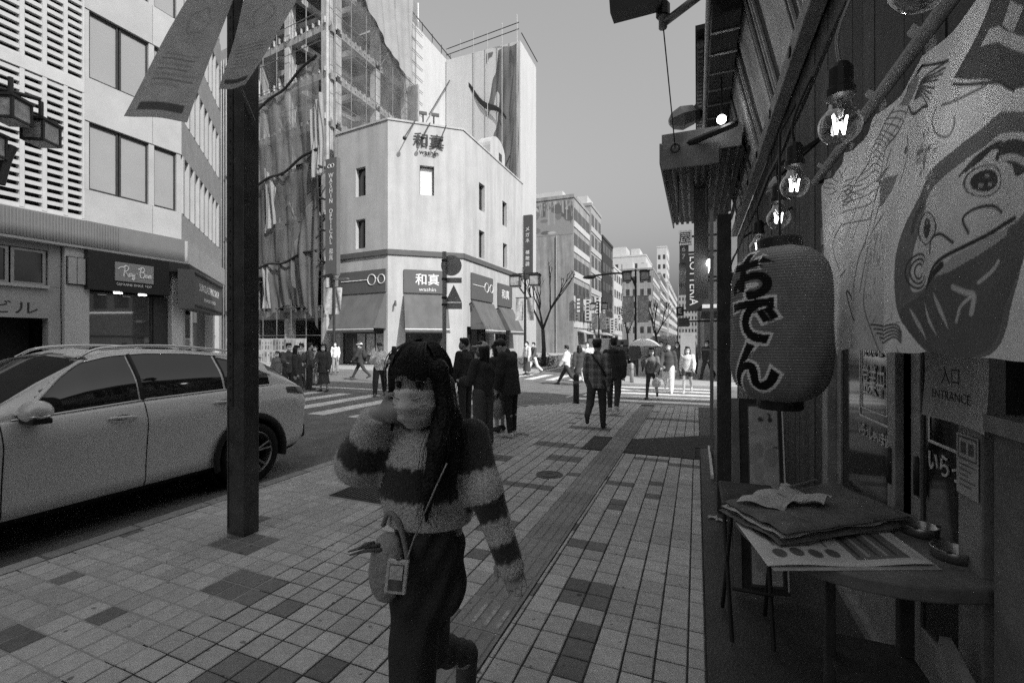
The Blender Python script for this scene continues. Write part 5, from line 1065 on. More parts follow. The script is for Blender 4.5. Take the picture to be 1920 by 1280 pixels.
def lamp_post(label, x, y, h, bz0, bz1, bw, lanterns=True, arm=None):
    e = empty('street_lamp', (x, y, 0), label=label, cat='street lamp', group='lantern street lamps'); ob('post', MB().tube([(x, y, 0), (x, y, h)], [.09, .06], 10), m_dmetal, e)
    if bw:
        for s in (-1, 1):
            o = MB(); o.grid(lambda u, v: (x+s*(.12+bw*u), y-.03+.06*math.sin(u*4+v*3), bz0+(bz1-bz0)*v), 6, 8); ob('banner', o, mat('pale_banner', .5, .8, var=.4, scale=5), e, normals=False)
        ob('banner_arm', MB().tube([(x-bw-.15, y, bz1+.03), (x+bw+.15, y, bz1+.03)], .025, 6), m_dmetal, e)
    if lanterns:
        for s in (-1, 1): cube_lantern(e, (x+s*.6, y, h-.5), .62, .2)
        ob('cross_arm', MB().tube([(x-.8, y, h-.08), (x+.8, y, h-.08)], .04, 6), m_dmetal, e)
    else: ob('lamp_head', MB().obox((x-.5, y, h), (.45, 0, .05), (0, .12, 0), (0, 0, .05)), m_dmetal, e); ob('lamp_head', MB().obox((x+.55, y, h-.25), (.5, 0, 0), (0, .1, 0), (0, 0, .04)), m_metal, e)
    return e
lamp_post('lamp post with white banners in front of the netted building', -19.9, 21.0, 5.5, 3.2, 4.75, .5, False)
lamp_post('lamp post with pale banners at the end of the white building', -9.25, 24.8, 5.6, 2.8, 4.1, .45)
e = lamp_post('lamp post with square lanterns in the middle of the street view', -3.95, 32.6, 6.6, 2.9, 4.7, .75)
ob('road_light', MB().tube(cr([(-3.95, 32.6, 5.4), (-4.3, 32.6, 6.1), (-5.2, 32.6, 6.4), (-7.0, 32.6, 6.3)], 6), .07, 8), m_dmetal, e); ob('light_head', MB().sphere((-7.2, 32.6, 6.22), (.5, .2, .14), 12, 8), m_dmetal, e)
lamp_post('distant lamp post with banners beside the concrete block', -9.2, 46, 5.6, 2.8, 4.4, .6)
# ---- sign post seen from behind at our kerb
sx, sy = -4.28, 7.25
sp = empty('road_sign_post', (sx, sy, 0), label='grey pole with backs of round, oblong and triangular road signs', cat='road sign'); m_back = mat('sign_back', .5, .6, metal=0., var=.2, scale=9)
ob('post', MB().tube([(sx, sy, 0), (sx, sy, 3.22)], .038, 10), mat('post_grey', .45, .5, metal=.3, var=.2), sp)
fr = Fr(sx+.01, sy+.06, CC, CS); D = 8.33
def zz(py): return CH+(640-py)/853.33*D
ob('round_plate', MB().lathe([(0, 0), (.19, 0), (.19, .012), (0, .012)], fr(.09, 0, zz(497)), 28, axis=tuple(fr.n)), m_back, sp); ob('oblong_plate', MB().fbox(fr, -.06, .28, 0, .012, zz(530), zz(520)), m_back, sp)
ob('triangle_plate', MB().prism([(-.02, zz(566)), (.285, zz(566)), (.135, zz(533))], fr, 0, .012), m_back, sp); ob('oblong_plate', MB().fbox(fr, -.06, .285, 0, .012, zz(579), zz(567)), m_back, sp)
for py in (490, 525, 560, 573): ob('clamp', MB().tube([(sx, sy, zz(py)), (sx, sy, zz(py)+.035)], .052, 10), m_dmetal, sp)
# ---- bollards
BLb = [(-2.87, 11.45, 'dark bollard on the corner right behind the checked-shirt man'), (-2.32, 17.95, 'pale steel bollard beside the umbrella across the crossing'), (-9.0, 12.35, 'grey bollard between the white-jacketed man and the crossing')]
for k, (x, y, lab) in enumerate(BLb):
    z = 0 if k < 2 else -.1; o = ob('bollard', MB().lathe([(.075, 0), (.075, .68), (.07, .72), (.045, .75), (0, .76)], (x, y, z), 20), mat('bollard_%d' % k, (.05, .4, .2)[k], .5, metal=.2, var=.1), smooth=True, label=lab, cat='bollard', group='bollards'); ob('collar', MB().lathe([(.082, .5), (.085, .51), (.085, .56), (.082, .57)], (x, y, z), 20, caps=False), m_metal, o)
# ---- bare street trees
def tree(label, x, y, h, seed, lean=0.):
    R = random.Random(seed); e = empty('street_tree', (x, y, 0), label=label, cat='tree', group='bare street trees'); m = mat('bark', .06, .9, var=.35, scale=12, bump=.4)
    th = h*.38; ob('trunk', MB().tube([(x, y, 0), (x+.03, y, th*.5), (x-.04+lean, y, th)], [.17, .13, .11], 10), m, e, smooth=True); b = MB()
    def grow(p, d, L, r, n):
        q = p+d*L*.5+Vector((R.uniform(-.05, .05)*L, R.uniform(-.05, .05)*L, 0)); t = q+(d+Vector((R.uniform(-.15, .15), R.uniform(-.15, .15), .12))).normalized()*L*.5
        b.tube([p, q, t], [r, r*.85, r*.68], 6)
        if n == 0:
            b.sphere(t, r*1.5, 6, 4)
            for k in range(3): dd = Vector((R.uniform(-1, 1), R.uniform(-1, 1), R.uniform(.3, 1.2))).normalized(); b.tube([t, t+dd*R.uniform(.15, .35)], [.014, .006], 4)
            return
        for k in range(2 if n < 3 else 3):
            a = R.uniform(0, 6.28); dd = (d*1.15+Vector((math.cos(a), math.sin(a), .5))*R.uniform(.3, .55)).normalized(); grow(t, dd, L*R.uniform(.62, .85), r*.66, n-1)
    for k in range(3): a = k*2.1+R.uniform(-.4, .4); grow(Vector((x-.04+lean, y, th)), Vector((math.cos(a)*.45, math.sin(a)*.45, 1)).normalized(), h*.22, .085, 3)
    ob('crown', b, m, e, smooth=True); return e
tree('pollarded bare tree in front of the grey concrete block', -9.05, 27.6, 6.2, 3); tree('bare tree on the right side of the far street', -3.7, 47, 5.6, 5); tree('second bare tree farther down the left pavement', -9.1, 66, 7, 9)
# shrubs at the tree's foot
b = MB(); R = random.Random(2)
for k in range(900): p = Vector((-9.3+R.gauss(0, .45), 27.9+R.gauss(0, 1.2), abs(R.gauss(.3, .2)))); a, c = R.uniform(0, 6.28), R.uniform(-1, 1); d = Vector((math.cos(a), math.sin(a), c))*.07; n = Vector((-d.y, d.x, .03)); b.add([p-d, p+n*.5, p+d, p-n*.5], [(0, 1, 2, 3)])
ob('shrub', b, mat('leaf', .05, .6, var=.3, scale=5), normals=False, label='low dark shrub at the foot of the bare tree', cat='shrub')
# ================================================================== the car
XC, YR = -5.80, 4.76
car = empty('parked_car', (XC, YR, -.1), label='silver estate-type car seen from its side behind the dark pole', cat='car')
m_car = mat('silver_paint', .85, .3, metal=.12, var=.03, scale=3, spec=.6); m_clad = mat('grey_cladding', .022, .6, var=.15); m_cglass = mat('car_glass', .02, .03, var=.2, scale=1, spec=1.); m_chrome = mat('chrome', .75, .12, metal=1., var=0); m_rub = mat('tyre_rubber', .018, .8, var=.2, scale=20); m_rim = mat('rim_alloy', .32, .3, metal=.8, var=.1)
AX = (.93, 3.80)
def interp(x, pts): return float(np.interp(x, [p[0] for p in pts], [p[1] for p in pts]))
roof = [(0, .93), (.05, 1.02), (.13, 1.09), (.62, 1.455), (.72, 1.50), (1.0, 1.55), (1.5, 1.605), (1.9, 1.62), (2.2, 1.60), (2.45, 1.535), (2.75, 1.36), (3.0, 1.19), (3.12, 1.125), (3.4, 1.09), (4.0, 1.02), (4.4, .92), (4.66, .72)]
belt = [(0, .93), (.12, 1.07), (.5, 1.135), (1.2, 1.13), (2.0, 1.11), (2.7, 1.07), (3.12, 1.05), (4.0, .97), (4.66, .66)]
wid = [(0, .72), (.03, .80), (.1, .875), (.25, .918), (.6, .94), (1, .945), (3.7, .945), (4.2, .92), (4.5, .84), (4.62, .7), (4.66, .6)]
low = [(0, .52), (.05, .42), (.2, .34), (.5, .30), (4.2, .30), (4.5, .28), (4.66, .35)]
def section(s):
    W = interp(s, wid); zr = interp(s, roof); zb = min(interp(s, belt), zr-.01); zl = interp(s, low); k = W/.945; hgt = zb-zl
    t = max(0, min(1, (zr-zb)/.5)); top_w = .60*k+(.84-.60)*(1-t)*k
    return [(.80*k, zl-.06), (.875*k, zl), (.905*k, zl+.10*hgt), (.912*k, zl+.28*hgt), (.932*k, zl+.53*hgt), (.95*k, zl+.74*hgt), (.926*k, zl+.87*hgt), (.885*k, zb-.012), (.868*k, zb+.004),
            (.80*k+(.868-.80)*(1-t)*k, zb+(zr-zb)*.40), (top_w+.055*k*t, zb+(zr-zb)*.78), (top_w, zb+(zr-zb)*.9), (top_w-.1*k, zr-.022*t), (.35*k, zr-.004), (0, zr+.012*t)]
st = sorted(set([round(x, 3) for x in np.linspace(0, 4.66, 118)]+[.03, .42, .5]))
rows = [[np.array(p) for p in cr([(w, z) for w, z in section(s)], 4)] for s in st]; nr = len(rows[0])
b = MB()
def rowname(j): return j/4
for i, s in enumerate(st):
    for j in range(nr): b.v.append((rows[i][j][0], -s, rows[i][j][1]))
    for j in range(nr-2, -1, -1): b.v.append((-rows[i][j][0], -s, rows[i][j][1]))
nc = 2*nr-1
def facemat(s, jm):
    """0 paint, 1 glass, 2 cladding"""
    j = jm if jm < nr-1 else 2*(nr-1)-jm; r = j/4
    if r < 1.0: return 2
    if 8.0 <= r < 10.7:
        if .62 < s < 1.18 and r < 10.2-(1.18-s)*2.2: return 1
        if 1.22 < s < 2.02 or 2.06 < s < 2.5: return 1
        if 2.5 <= s < 2.9 and r < 10.6-(s-2.5)*4.6: return 1
    if r >= 10.8 and 2.34 < s < 3.08: return 1
    if r >= 12.2 and 1.0 < s < 2.2: return 1
    if r >= 9.5 and .18 < s < .60: return 1
    return 0
for i in range(len(st)-1):
    sm = (st[i]+st[i+1])/2
    for j in range(nc-1):
        q = (i*nc+j, i*nc+j+1, (i+1)*nc+j+1, (i+1)*nc+j); P = [b.v[k] for k in q]; zc = sum(p[2] for p in P)/4; jj = j if j < nr-1 else 2*(nr-1)-1-j
        if jj < 30 and any(math.hypot(sm-a, zc-.36) < .405 for a in AX): continue
        b.f.append(q); b.m.append(facemat(sm, jj))
for k, p in enumerate(b.v):                      # round the wheel openings
    for a in AX:
        d = math.hypot(-p[1]-a, p[2]-.36)
        if .36 < d < .432 and abs(p[0]) > .6 and p[2] < 1.0: f = .432/d; b.v[k] = (p[0], -(a+(-p[1]-a)*f), .36+(p[2]-.36)*f)
b.add([(w, -s, .24) for s, w in ((.1, -.6), (.1, .6), (4.5, .6), (4.5, -.6))], [(0, 1, 2, 3)], 2)
o = ob('body', b, [m_car, m_cglass, m_clad], car, local=True, smooth=True); o.data.set_sharp_from_angle(angle=.6)
def sidept(s, r, off=.0):
    """point on the near (+x) flank at station s, section row r (fractional control index)"""
    P = cr(section(s), 4); x = r*4; i = min(int(x), len(P)-2); f = x-i; p = P[i]*(1-f)+P[i+1]*f; return Vector((p[0]+off, -s, p[1]))
for sd in (1, -1):
    def mir(v): return Vector((v.x*sd, v.y, v.z))
    for s0 in (2.04, 1.02, 3.02):                                        # door gaps
        rr = np.linspace(.9, 8.0 if s0 != 1.02 else 8.0, 14); pts = [mir(sidept(s0+(.16*max(0, (3.2-r)/3.2)**1.2 if s0 == 1.02 else 0)*1.6, r, .0005)) for r in rr]; ob('door_gap', MB().tube(pts, .0045, 5), m_black, car, local=True)
    ob('belt_trim', MB().tube([mir(sidept(s, 8.05, .002)) for s in np.linspace(.62, 2.95, 30)], .009, 6), m_chrome, car, local=True, smooth=True)
    ob('window_trim', MB().tube([mir(sidept(s, 10.75, .004)) for s in np.linspace(1.0, 2.5, 24)], .007, 6), m_chrome, car, local=True, smooth=True)
    for s0 in (1.2, 2.04): ob('window_pillar', MB().tube([mir(sidept(s0, r, .003)) for r in np.linspace(8.1, 10.7, 6)], .02 if s0 > 2 else .012, 6), m_black, car, local=True)
    ob('front_pillar', MB().tube([mir(sidept(s, 10.72-(s-2.46)*4.5, .0)) for s in np.linspace(2.40, 2.93, 12)], .024, 8, flat=.6), m_car, car, local=True, smooth=True); ob('quarter_trim', MB().tube([mir(sidept(s, 10.3-(1.18-s)*2.2, .002)) for s in np.linspace(.6, 1.17, 10)], .014, 8), m_car, car, local=True, smooth=True)
    for s0 in (2.24, 1.28):
        c = mir(sidept(s0, 5.9, .0)); o = ob('door_handle', MB().tube([c+mir(Vector((.0, .11, -.012))), c+mir(Vector((.032, .07, .0))), c+mir(Vector((.034, -.07, .008))), c+mir(Vector((.0, -.11, .006)))], [.012, .015, .015, .012], 8), m_car, car, local=True, smooth=True)
        ob('handle_recess', MB().sphere(c+Vector((0, 0, -.01)), (.008, .085, .035), 14, 8), m_clad, o, local=True, smooth=True)
    ob('roof_rail', MB().tube(cr([mir(sidept(.72, 11.7, .0)), mir(sidept(.9, 11.7, .0))+Vector((0, 0, .045)), mir(sidept(1.6, 11.7, .0))+Vector((0, 0, .05)), mir(sidept(2.2, 11.7, .0))+Vector((0, 0, .045)), mir(sidept(2.4, 11.7, .0))], 6), .014, 8), m_chrome, car, local=True, smooth=True)
    c = mir(Vector((1.0, -2.86, 1.13))); mr = ob('wing_mirror', MB().sphere(c, (.125, .10, .088), 18, 12), m_car, car, local=True, smooth=True)
    ob('mirror_base', MB().obox(c+Vector((0, 0, -.07)), (.11, 0, 0), (0, .06, 0), (0, 0, .022)), m_clad, mr, local=True, bevel=.01); ob('mirror_trim', MB().tube([c+mir(Vector((.124*math.sin(t), .078*math.cos(t), -.03))) for t in np.linspace(-.6, 3.6, 16)], .008, 6), m_chrome, mr, local=True); ob('mirror_stalk', MB().obox(c+mir(Vector((-.13, -.01, -.055))), (.06, 0, 0), (0, .04, 0), (0, 0, .02)), m_clad, mr, local=True)
    # tail lamp wrapped round the corner
    pts = lambda s, r: mir(sidept(s, r, .006))
    b = MB(); b.grid(lambda u, v: pts(.012+.40*u, 6.0+1.75*v*(1-.6*u)+.1*u), 12, 8); ob('tail_lamp', b, mat('lamp_lens', .03, .12, var=.6, scale=18, spec=.8), car, local=True, smooth=True)
    for a in AX:
        b = MB(); n = 26; t = [math.radians(-14+208*k/n) for k in range(n+1)]; vs = []
        for q in t:
            for (r, w) in ((.412, .80), (.412, .958), (.445, .962), (.475, .946)): vs.append((sd*w, -(a+r*math.cos(q)), .36+r*math.sin(q)))
        b.add(vs, [(i*4+j, i*4+j+1, (i+1)*4+j+1, (i+1)*4+j) for i in range(n) for j in range(3)]); ob('arch_cladding', b, m_clad, car, local=True, smooth=True)
        b = MB(); b.lathe([(.0, .40), (.43, .42), (.43, .84)], (0, -a, .36), 32, axis=(sd, 0, 0), caps=False); ob('wheel_well', b, m_black, car, local=True)
        wh = empty('wheel', (sd*.84, -a, .36)); wh.parent = car
        b = MB(); b.lathe([(.255, -.11), (.325, -.115), (.352, -.10), (.36, -.06), (.36, .06), (.352, .10), (.325, .115), (.255, .11), (.245, 0), (.255, -.11)], (0, 0, 0), 40, axis=(sd, 0, 0), caps=False); ob('tyre', b, m_rub, wh, local=True, smooth=True)
        b = MB(); b.lathe([(.256, .112), (.248, .118), (.24, .10), (.225, .03), (.225, -.1)], (0, 0, 0), 40, axis=(sd, 0, 0), caps=False); b.lathe([(0, .075), (.05, .075), (.062, .06), (.062, 0)], (0, 0, 0), 20, axis=(sd, 0, 0))
        for k in range(5):
            for dq in (-.17, .17): q = 2*math.pi*k/5+.3; b.bar((sd*.06, .045*math.cos(q), .045*math.sin(q)), (sd*.095, .242*math.cos(q+dq), .242*math.sin(q+dq)), .02, .026, up=(sd, 0, 0))
        ob('rim', b, m_rim, wh, local=True); ob('brake_disc', MB().lathe([(0, .0), (.16, 0), (.16, .015), (0, .015)], (0, 0, 0), 24, axis=(sd, 0, 0)), m_dmetal, wh, local=True)
ob('roof_spoiler', MB().hexa([(-.56, -.50, 1.46), (.56, -.50, 1.46), (.6, -.80, 1.50), (-.6, -.80, 1.50), (-.56, -.50, 1.48), (.56, -.50, 1.48), (.6, -.80, 1.53), (-.6, -.80, 1.53)]), m_car, car, local=True, bevel=.006)
ob('rear_bumper', MB().obox((0, -.06, .46), (.78, 0, 0), (0, .06, 0), (0, 0, .09)), m_clad, car, local=True, bevel=.03)
ob('antenna_fin', MB().prism([(0, 0), (.16, 0), (.05, .06)], Fr(.0, -1.2, 0, 1, 1.58), -.015, .015), m_car, car, local=True)
# ---- far van coming down the street
vx, vy = -5.6, 35.5
van = empty('delivery_van', (vx, vy, -.1), label='pale van facing the camera far down the street', cat='van')
b = MB(); b.prism([(0, .3), (0, .95), (.55, 1.05), (1.0, 1.9), (4.2, 1.95), (4.2, .3)], Fr(vx-.85, vy, 0, 1, -.1), -1.7, 0); ob('body', b, m_white, van, bevel=.06)
ob('windscreen', MB().poly3([(vx-.72, vy+.58, 1.02), (vx+.72, vy+.58, 1.02), (vx+.66, vy+.95, 1.72), (vx-.66, vy+.95, 1.72)], (0, -.02, .01)), m_glass_d, van)
for s in (-1, 1):
    ob('headlight', MB().obox((vx+s*.62, vy-.01, .62), (.16, 0, 0), (0, .03, 0), (0, 0, .1)), m_chrome, van); ob('wheel', MB().lathe([(0, -.1), (.3, -.1), (.3, .1), (0, .1)], (vx+s*.75, vy+.75, .2), 20, axis=(1, 0, 0)), m_rub, van)
ob('bumper', MB().obox((vx, vy-.03, .32), (.84, 0, 0), (0, .05, 0), (0, 0, .12)), m_dmetal, van); ob('number_plate', MB().obox((vx, vy-.085, .36), (.18, 0, 0), (0, .01, 0), (0, 0, .07)), m_letter, van)
# ================================================================== people: smooth signed-distance figures
class SDF:
    def __init__(s, lo, hi, res):
        s.lo = np.array(lo, np.float32); s.res = res; n = np.ceil((np.array(hi)-np.array(lo))/res).astype(int)+1; s.n = n
        s.ax = [s.lo[i]+res*np.arange(n[i], dtype=np.float32) for i in range(3)]; s.v = np.full(tuple(n), .25, np.float32)
    def blk(s, lo, hi, m):
        sl = []; 
        for i in range(3):
            a = int(max(0, math.floor((lo[i]-m-s.lo[i])/s.res))); b = int(min(s.n[i], math.ceil((hi[i]+m-s.lo[i])/s.res)+1)); sl.append(slice(a, max(a, b)))
        X = s.ax[0][sl[0]][:, None, None]; Y = s.ax[1][sl[1]][None, :, None]; Z = s.ax[2][sl[2]][None, None, :]; return tuple(sl), X, Y, Z
    def smin(s, sl, d, k):
        a = s.v[sl]
        if k <= 0: s.v[sl] = np.minimum(a, d); return
        h = np.maximum(k-np.abs(a-d), 0)/k; s.v[sl] = np.minimum(a, d)-h*h*k*.25
    def cone(s, a, b, ra, rb, k=.02, flat=None):
        a = np.array(a, np.float32); b = np.array(b, np.float32); r = max(ra, rb); sl, X, Y, Z = s.blk(np.minimum(a, b)-r, np.maximum(a, b)+r, k+2*s.res)
        if s.v[sl].size == 0: return s
        d = b-a; l2 = max(float(d@d), 1e-9); t = np.clip(((X-a[0])*d[0]+(Y-a[1])*d[1]+(Z-a[2])*d[2])/l2, 0, 1)
        fx, fy = flat or (1., 1.)
        q = np.sqrt(((X-a[0]-t*d[0])/fx)**2+((Y-a[1]-t*d[1])/fy)**2+(Z-a[2]-t*d[2])**2)-(ra+(rb-ra)*t); s.smin(sl, q*min(fx, fy, 1.), k); return s
    def ell(s, c, r, k=.02, yaw=0., pitch=0.):
        m = max(r); c = np.array(c, np.float32); sl, X, Y, Z = s.blk(c-m, c+m, k+2*s.res)
        if s.v[sl].size == 0: return s
        X, Y, Z = X-c[0], Y-c[1], Z-c[2]; cy, sy = math.cos(-yaw), math.sin(-yaw); x = X*cy-Y*sy; y = X*sy+Y*cy; cp, sp = math.cos(-pitch), math.sin(-pitch); y2 = y*cp-Z*sp; z2 = y*sp+Z*cp
        k0 = np.sqrt((x/r[0])**2+(y2/r[1])**2+(z2/r[2])**2); k1 = np.sqrt((x/r[0]**2)**2+(y2/r[1]**2)**2+(z2/r[2]**2)**2)+1e-6; s.smin(sl, k0*(k0-1)/k1, k); return s
    def cut(s, pt, nrm, lo=None, hi=None):
        """keep the side the normal points away from, inside an optional box"""
        sl, X, Y, Z = s.blk(lo if lo is not None else s.lo, hi if hi is not None else s.lo+s.n*s.res, 0); s.v[sl] = np.maximum(s.v[sl], (X-pt[0])*nrm[0]+(Y-pt[1])*nrm[1]+(Z-pt[2])*nrm[2]); return s
    def field(s, fn): X, Y, Z = s.ax[0][:, None, None], s.ax[1][None, :, None], s.ax[2][None, None, :]; s.v = fn(s.v, X, Y, Z).astype(np.float32); return s
    def nets(s):
        v = s.v; s.v[0], s.v[-1], s.v[:, 0], s.v[:, -1], s.v[:, :, 0], s.v[:, :, -1] = (.2,)*6
        ins = v < 0; c = [ins[i:ins.shape[0]-1+i, j:ins.shape[1]-1+j, k:ins.shape[2]-1+k] for i in (0, 1) for j in (0, 1) for k in (0, 1)]
        tot = np.zeros(c[0].shape, np.int8)
        for q in c: tot += q
        I, J, K_ = np.nonzero((tot > 0) & (tot < 8)); idx = np.full(tot.shape, -1, np.int64); idx[I, J, K_] = np.arange(len(I))
        off = [(i, j, k) for i in (0, 1) for j in (0, 1) for k in (0, 1)]; cv = [v[I+o[0], J+o[1], K_+o[2]] for o in off]
        P = np.zeros((len(I), 3)); n = np.zeros(len(I))
        for a in range(8):
            for b in range(a+1, 8):
                da = np.abs(np.array(off[a])-np.array(off[b]))
                if da.sum() != 1: continue
                m = (cv[a] < 0) != (cv[b] < 0); t = cv[a]/np.where(m, cv[a]-cv[b], 1); p = np.array(off[a])[None]+t[:, None]*(np.array(off[b])-np.array(off[a]))[None]; P += np.where(m[:, None], p, 0); n += m
        P = P/np.maximum(n, 1)[:, None]; V = s.lo+s.res*(np.stack([I, J, K_], 1)+P); Q = []
        for ax in range(3):
            a = np.moveaxis(ins, ax, 0); e = a[:-1] != a[1:]; pos = a[:-1]; A, B, C = np.nonzero(e[:, 1:-1, 1:-1]); B = B+1; C = C+1; ix = np.moveaxis(idx, ax, 0)
            q = np.stack([ix[A, B-1, C-1], ix[A, B, C-1], ix[A, B, C], ix[A, B-1, C]], 1); fl = pos[A, B, C] if ax != 1 else ~pos[A, B, C]; q[~fl] = q[~fl][:, ::-1]; Q.append(q)
        return V, np.concatenate(Q)
    def obj(s, name, m, parent, ink=None, relax=1, **kw):
        V, Q = s.nets()
        if relax and len(V):
            for _ in range(relax):
                acc = np.zeros_like(V); cnt = np.zeros(len(V))
                for a in range(4): np.add.at(acc, Q[:, a], V[Q[:, (a+1) % 4]]+V[Q[:, (a+3) % 4]]); np.add.at(cnt, Q[:, a], 2)
                V = V*.5+.5*acc/np.maximum(cnt, 1)[:, None]
        me = bpy.data.meshes.new(name); me.vertices.add(len(V)); me.vertices.foreach_set('co', V.astype(np.float32).ravel()); me.loops.add(Q.size); me.loops.foreach_set('vertex_index', Q.ravel().astype(np.int32)); me.polygons.add(len(Q)); me.polygons.foreach_set('loop_start', np.arange(0, Q.size, 4, dtype=np.int32))
        me.materials.append(m); me.update(calc_edges=True); me.polygons.foreach_set('use_smooth', np.ones(len(Q), bool))
        if ink is not None: at = me.attributes.new('ink', 'FLOAT', 'POINT'); at.data.foreach_set('value', np.asarray(ink(V), np.float32))
        o = bpy.data.objects.new(name, me); COL.objects.link(o); o.parent = parent; return props(o, **kw)
def npa(*a): return np.array(a, float)
m_skin = mat('skin', .5, .55, var=.06, scale=30); m_hair = mat('hair', .012, .45, var=.4, scale=40, bump=.5, bscale=120, spec=.5); m_mask = mat('face_mask', .93, .9, var=.06, scale=40, bump=.15, bscale=50); m_eye = mat('eye_dark', .01, .2, var=0); m_lip = mat('lip', .14, .5, var=0)
def fab(v):
    v = min(.85, v*1.7+.02)
    return mat('fabric_%03d' % int(v*1000), v, .92, var=.18, scale=14, bump=.35, bscale=90)
def skeleton(H, pose):
    g = lambda k, d=0.: pose.get(k, d); R = math.radians; ln = R(g('lean')); sk = {}
    hz = .515*H; P = npa(0, 0, hz); up = npa(math.sin(R(g('side'))), math.sin(ln), math.cos(ln)); up /= np.linalg.norm(up); sk['P'] = P; sk['up'] = up
    sk['chest'] = P+up*.19*H; N = P+up*.30*H; sk['N'] = N
    hp, hy = R(g('hpitch')), R(g('hyaw')); fw = npa(-math.sin(hy)*math.cos(hp), math.cos(hy)*math.cos(hp), -math.sin(hp)); hu = npa(math.sin(hy)*-math.sin(hp), math.cos(hy)*math.sin(hp), math.cos(hp))
    sk['fw'], sk['hu'] = fw, hu; sk['rt'] = np.cross(fw, hu); nb = N+up*.022*H; sk['nb'] = nb; sk['hc'] = nb+hu*.088*H+fw*.012*H
    for s, n in ((1, 'R'), (-1, 'L')):
        sh = N+npa(s*.102*H*g('sw', 1.), 0, -.012*H); sk['sh'+n] = sh
        if 'arm'+n+'_pts' in pose: el, wr = [npa(*p) for p in pose['arm'+n+'_pts'][:2]]
        else:
            sw, ab, eb, fi = [R(q) for q in g('arm'+n, (4, 9, 12, 0))]; d = npa(s*math.sin(ab), math.sin(sw)*math.cos(ab), -math.cos(sw)*math.cos(ab)); el = sh+d*.168*H
            d2 = npa(-s*math.sin(fi), math.sin(sw+eb)*math.cos(fi), -math.cos(sw+eb)*math.cos(fi)); wr = el+d2*.148*H
        sk['el'+n], sk['wr'+n] = el, wr
        hip = P+npa(s*.052*H, 0, -.005*H); sk['hip'+n] = hip; sw, kb, ab = [R(q) for q in (tuple(g('leg'+n, (0, 2)))+(2,))[:3]]
        kn = hip+npa(s*math.sin(ab), math.sin(sw), -math.cos(sw))*.242*H; sk['kn'+n] = kn; an = kn+npa(s*math.sin(ab)*.3, math.sin(sw-kb), -math.cos(sw-kb))*.230*H; sk['an'+n] = an
        fp = R(g('foot'+n, max(0, (math.degrees(kb-sw))*.6 if sw < 0 else -8 if sw > .3 else 0))); sk['ft'+n] = npa(s*.12, math.cos(fp), -math.sin(fp))
    low = min(min(sk['an'+n][2]-.046*H, (sk['an'+n]+sk['ft'+n]*.10*H)[2]-.03*H) for n in 'RL')
    for k in list(sk):
        if k not in ('up', 'fw', 'hu', 'rt', 'ftR', 'ftL'): sk[k] = sk[k]-npa(0, 0, low)
    return sk
def hand(S, wr, el, H, s, r=.008, curl=.6, fingers=None, side=None):
    d = (wr-el)/np.linalg.norm(wr-el); x = np.cross(d, npa(0, 1, .15)) if side is None else npa(*side); x /= np.linalg.norm(x); n = np.cross(x, d); k = H/1.65
    pc = wr+d*.045*k; S.cone(wr, wr+d*.075*k, .022*k, .026*k, .015); S.cone(pc+x*.02*k, pc-x*.02*k, .017*k, .017*k, .012)
    for i, (o, L) in enumerate(((-.027, .058), (-.009, .068), (.009, .063), (.027, .048))):
        a = wr+d*.085*k+x*o*k; b = a+(d*math.cos(curl*.5)+n*math.sin(curl*.5))*L*.5*k; c = b+(d*math.cos(curl*1.3)+n*math.sin(curl*1.3))*L*.5*k; S.cone(a, b, r*1.1, r, .004); S.cone(b, c, r, r*.8, .003)
    a = wr+d*.03*k+x*-.024*k*s; b = a+(d*.7-x*.6*s+n*.4)*.035*k; S.cone(a, b, r*1.4, r*1.15, .008); S.cone(b, b+(d*.95+n*.3)*.03*k, r*1.15, r*.9, .003)
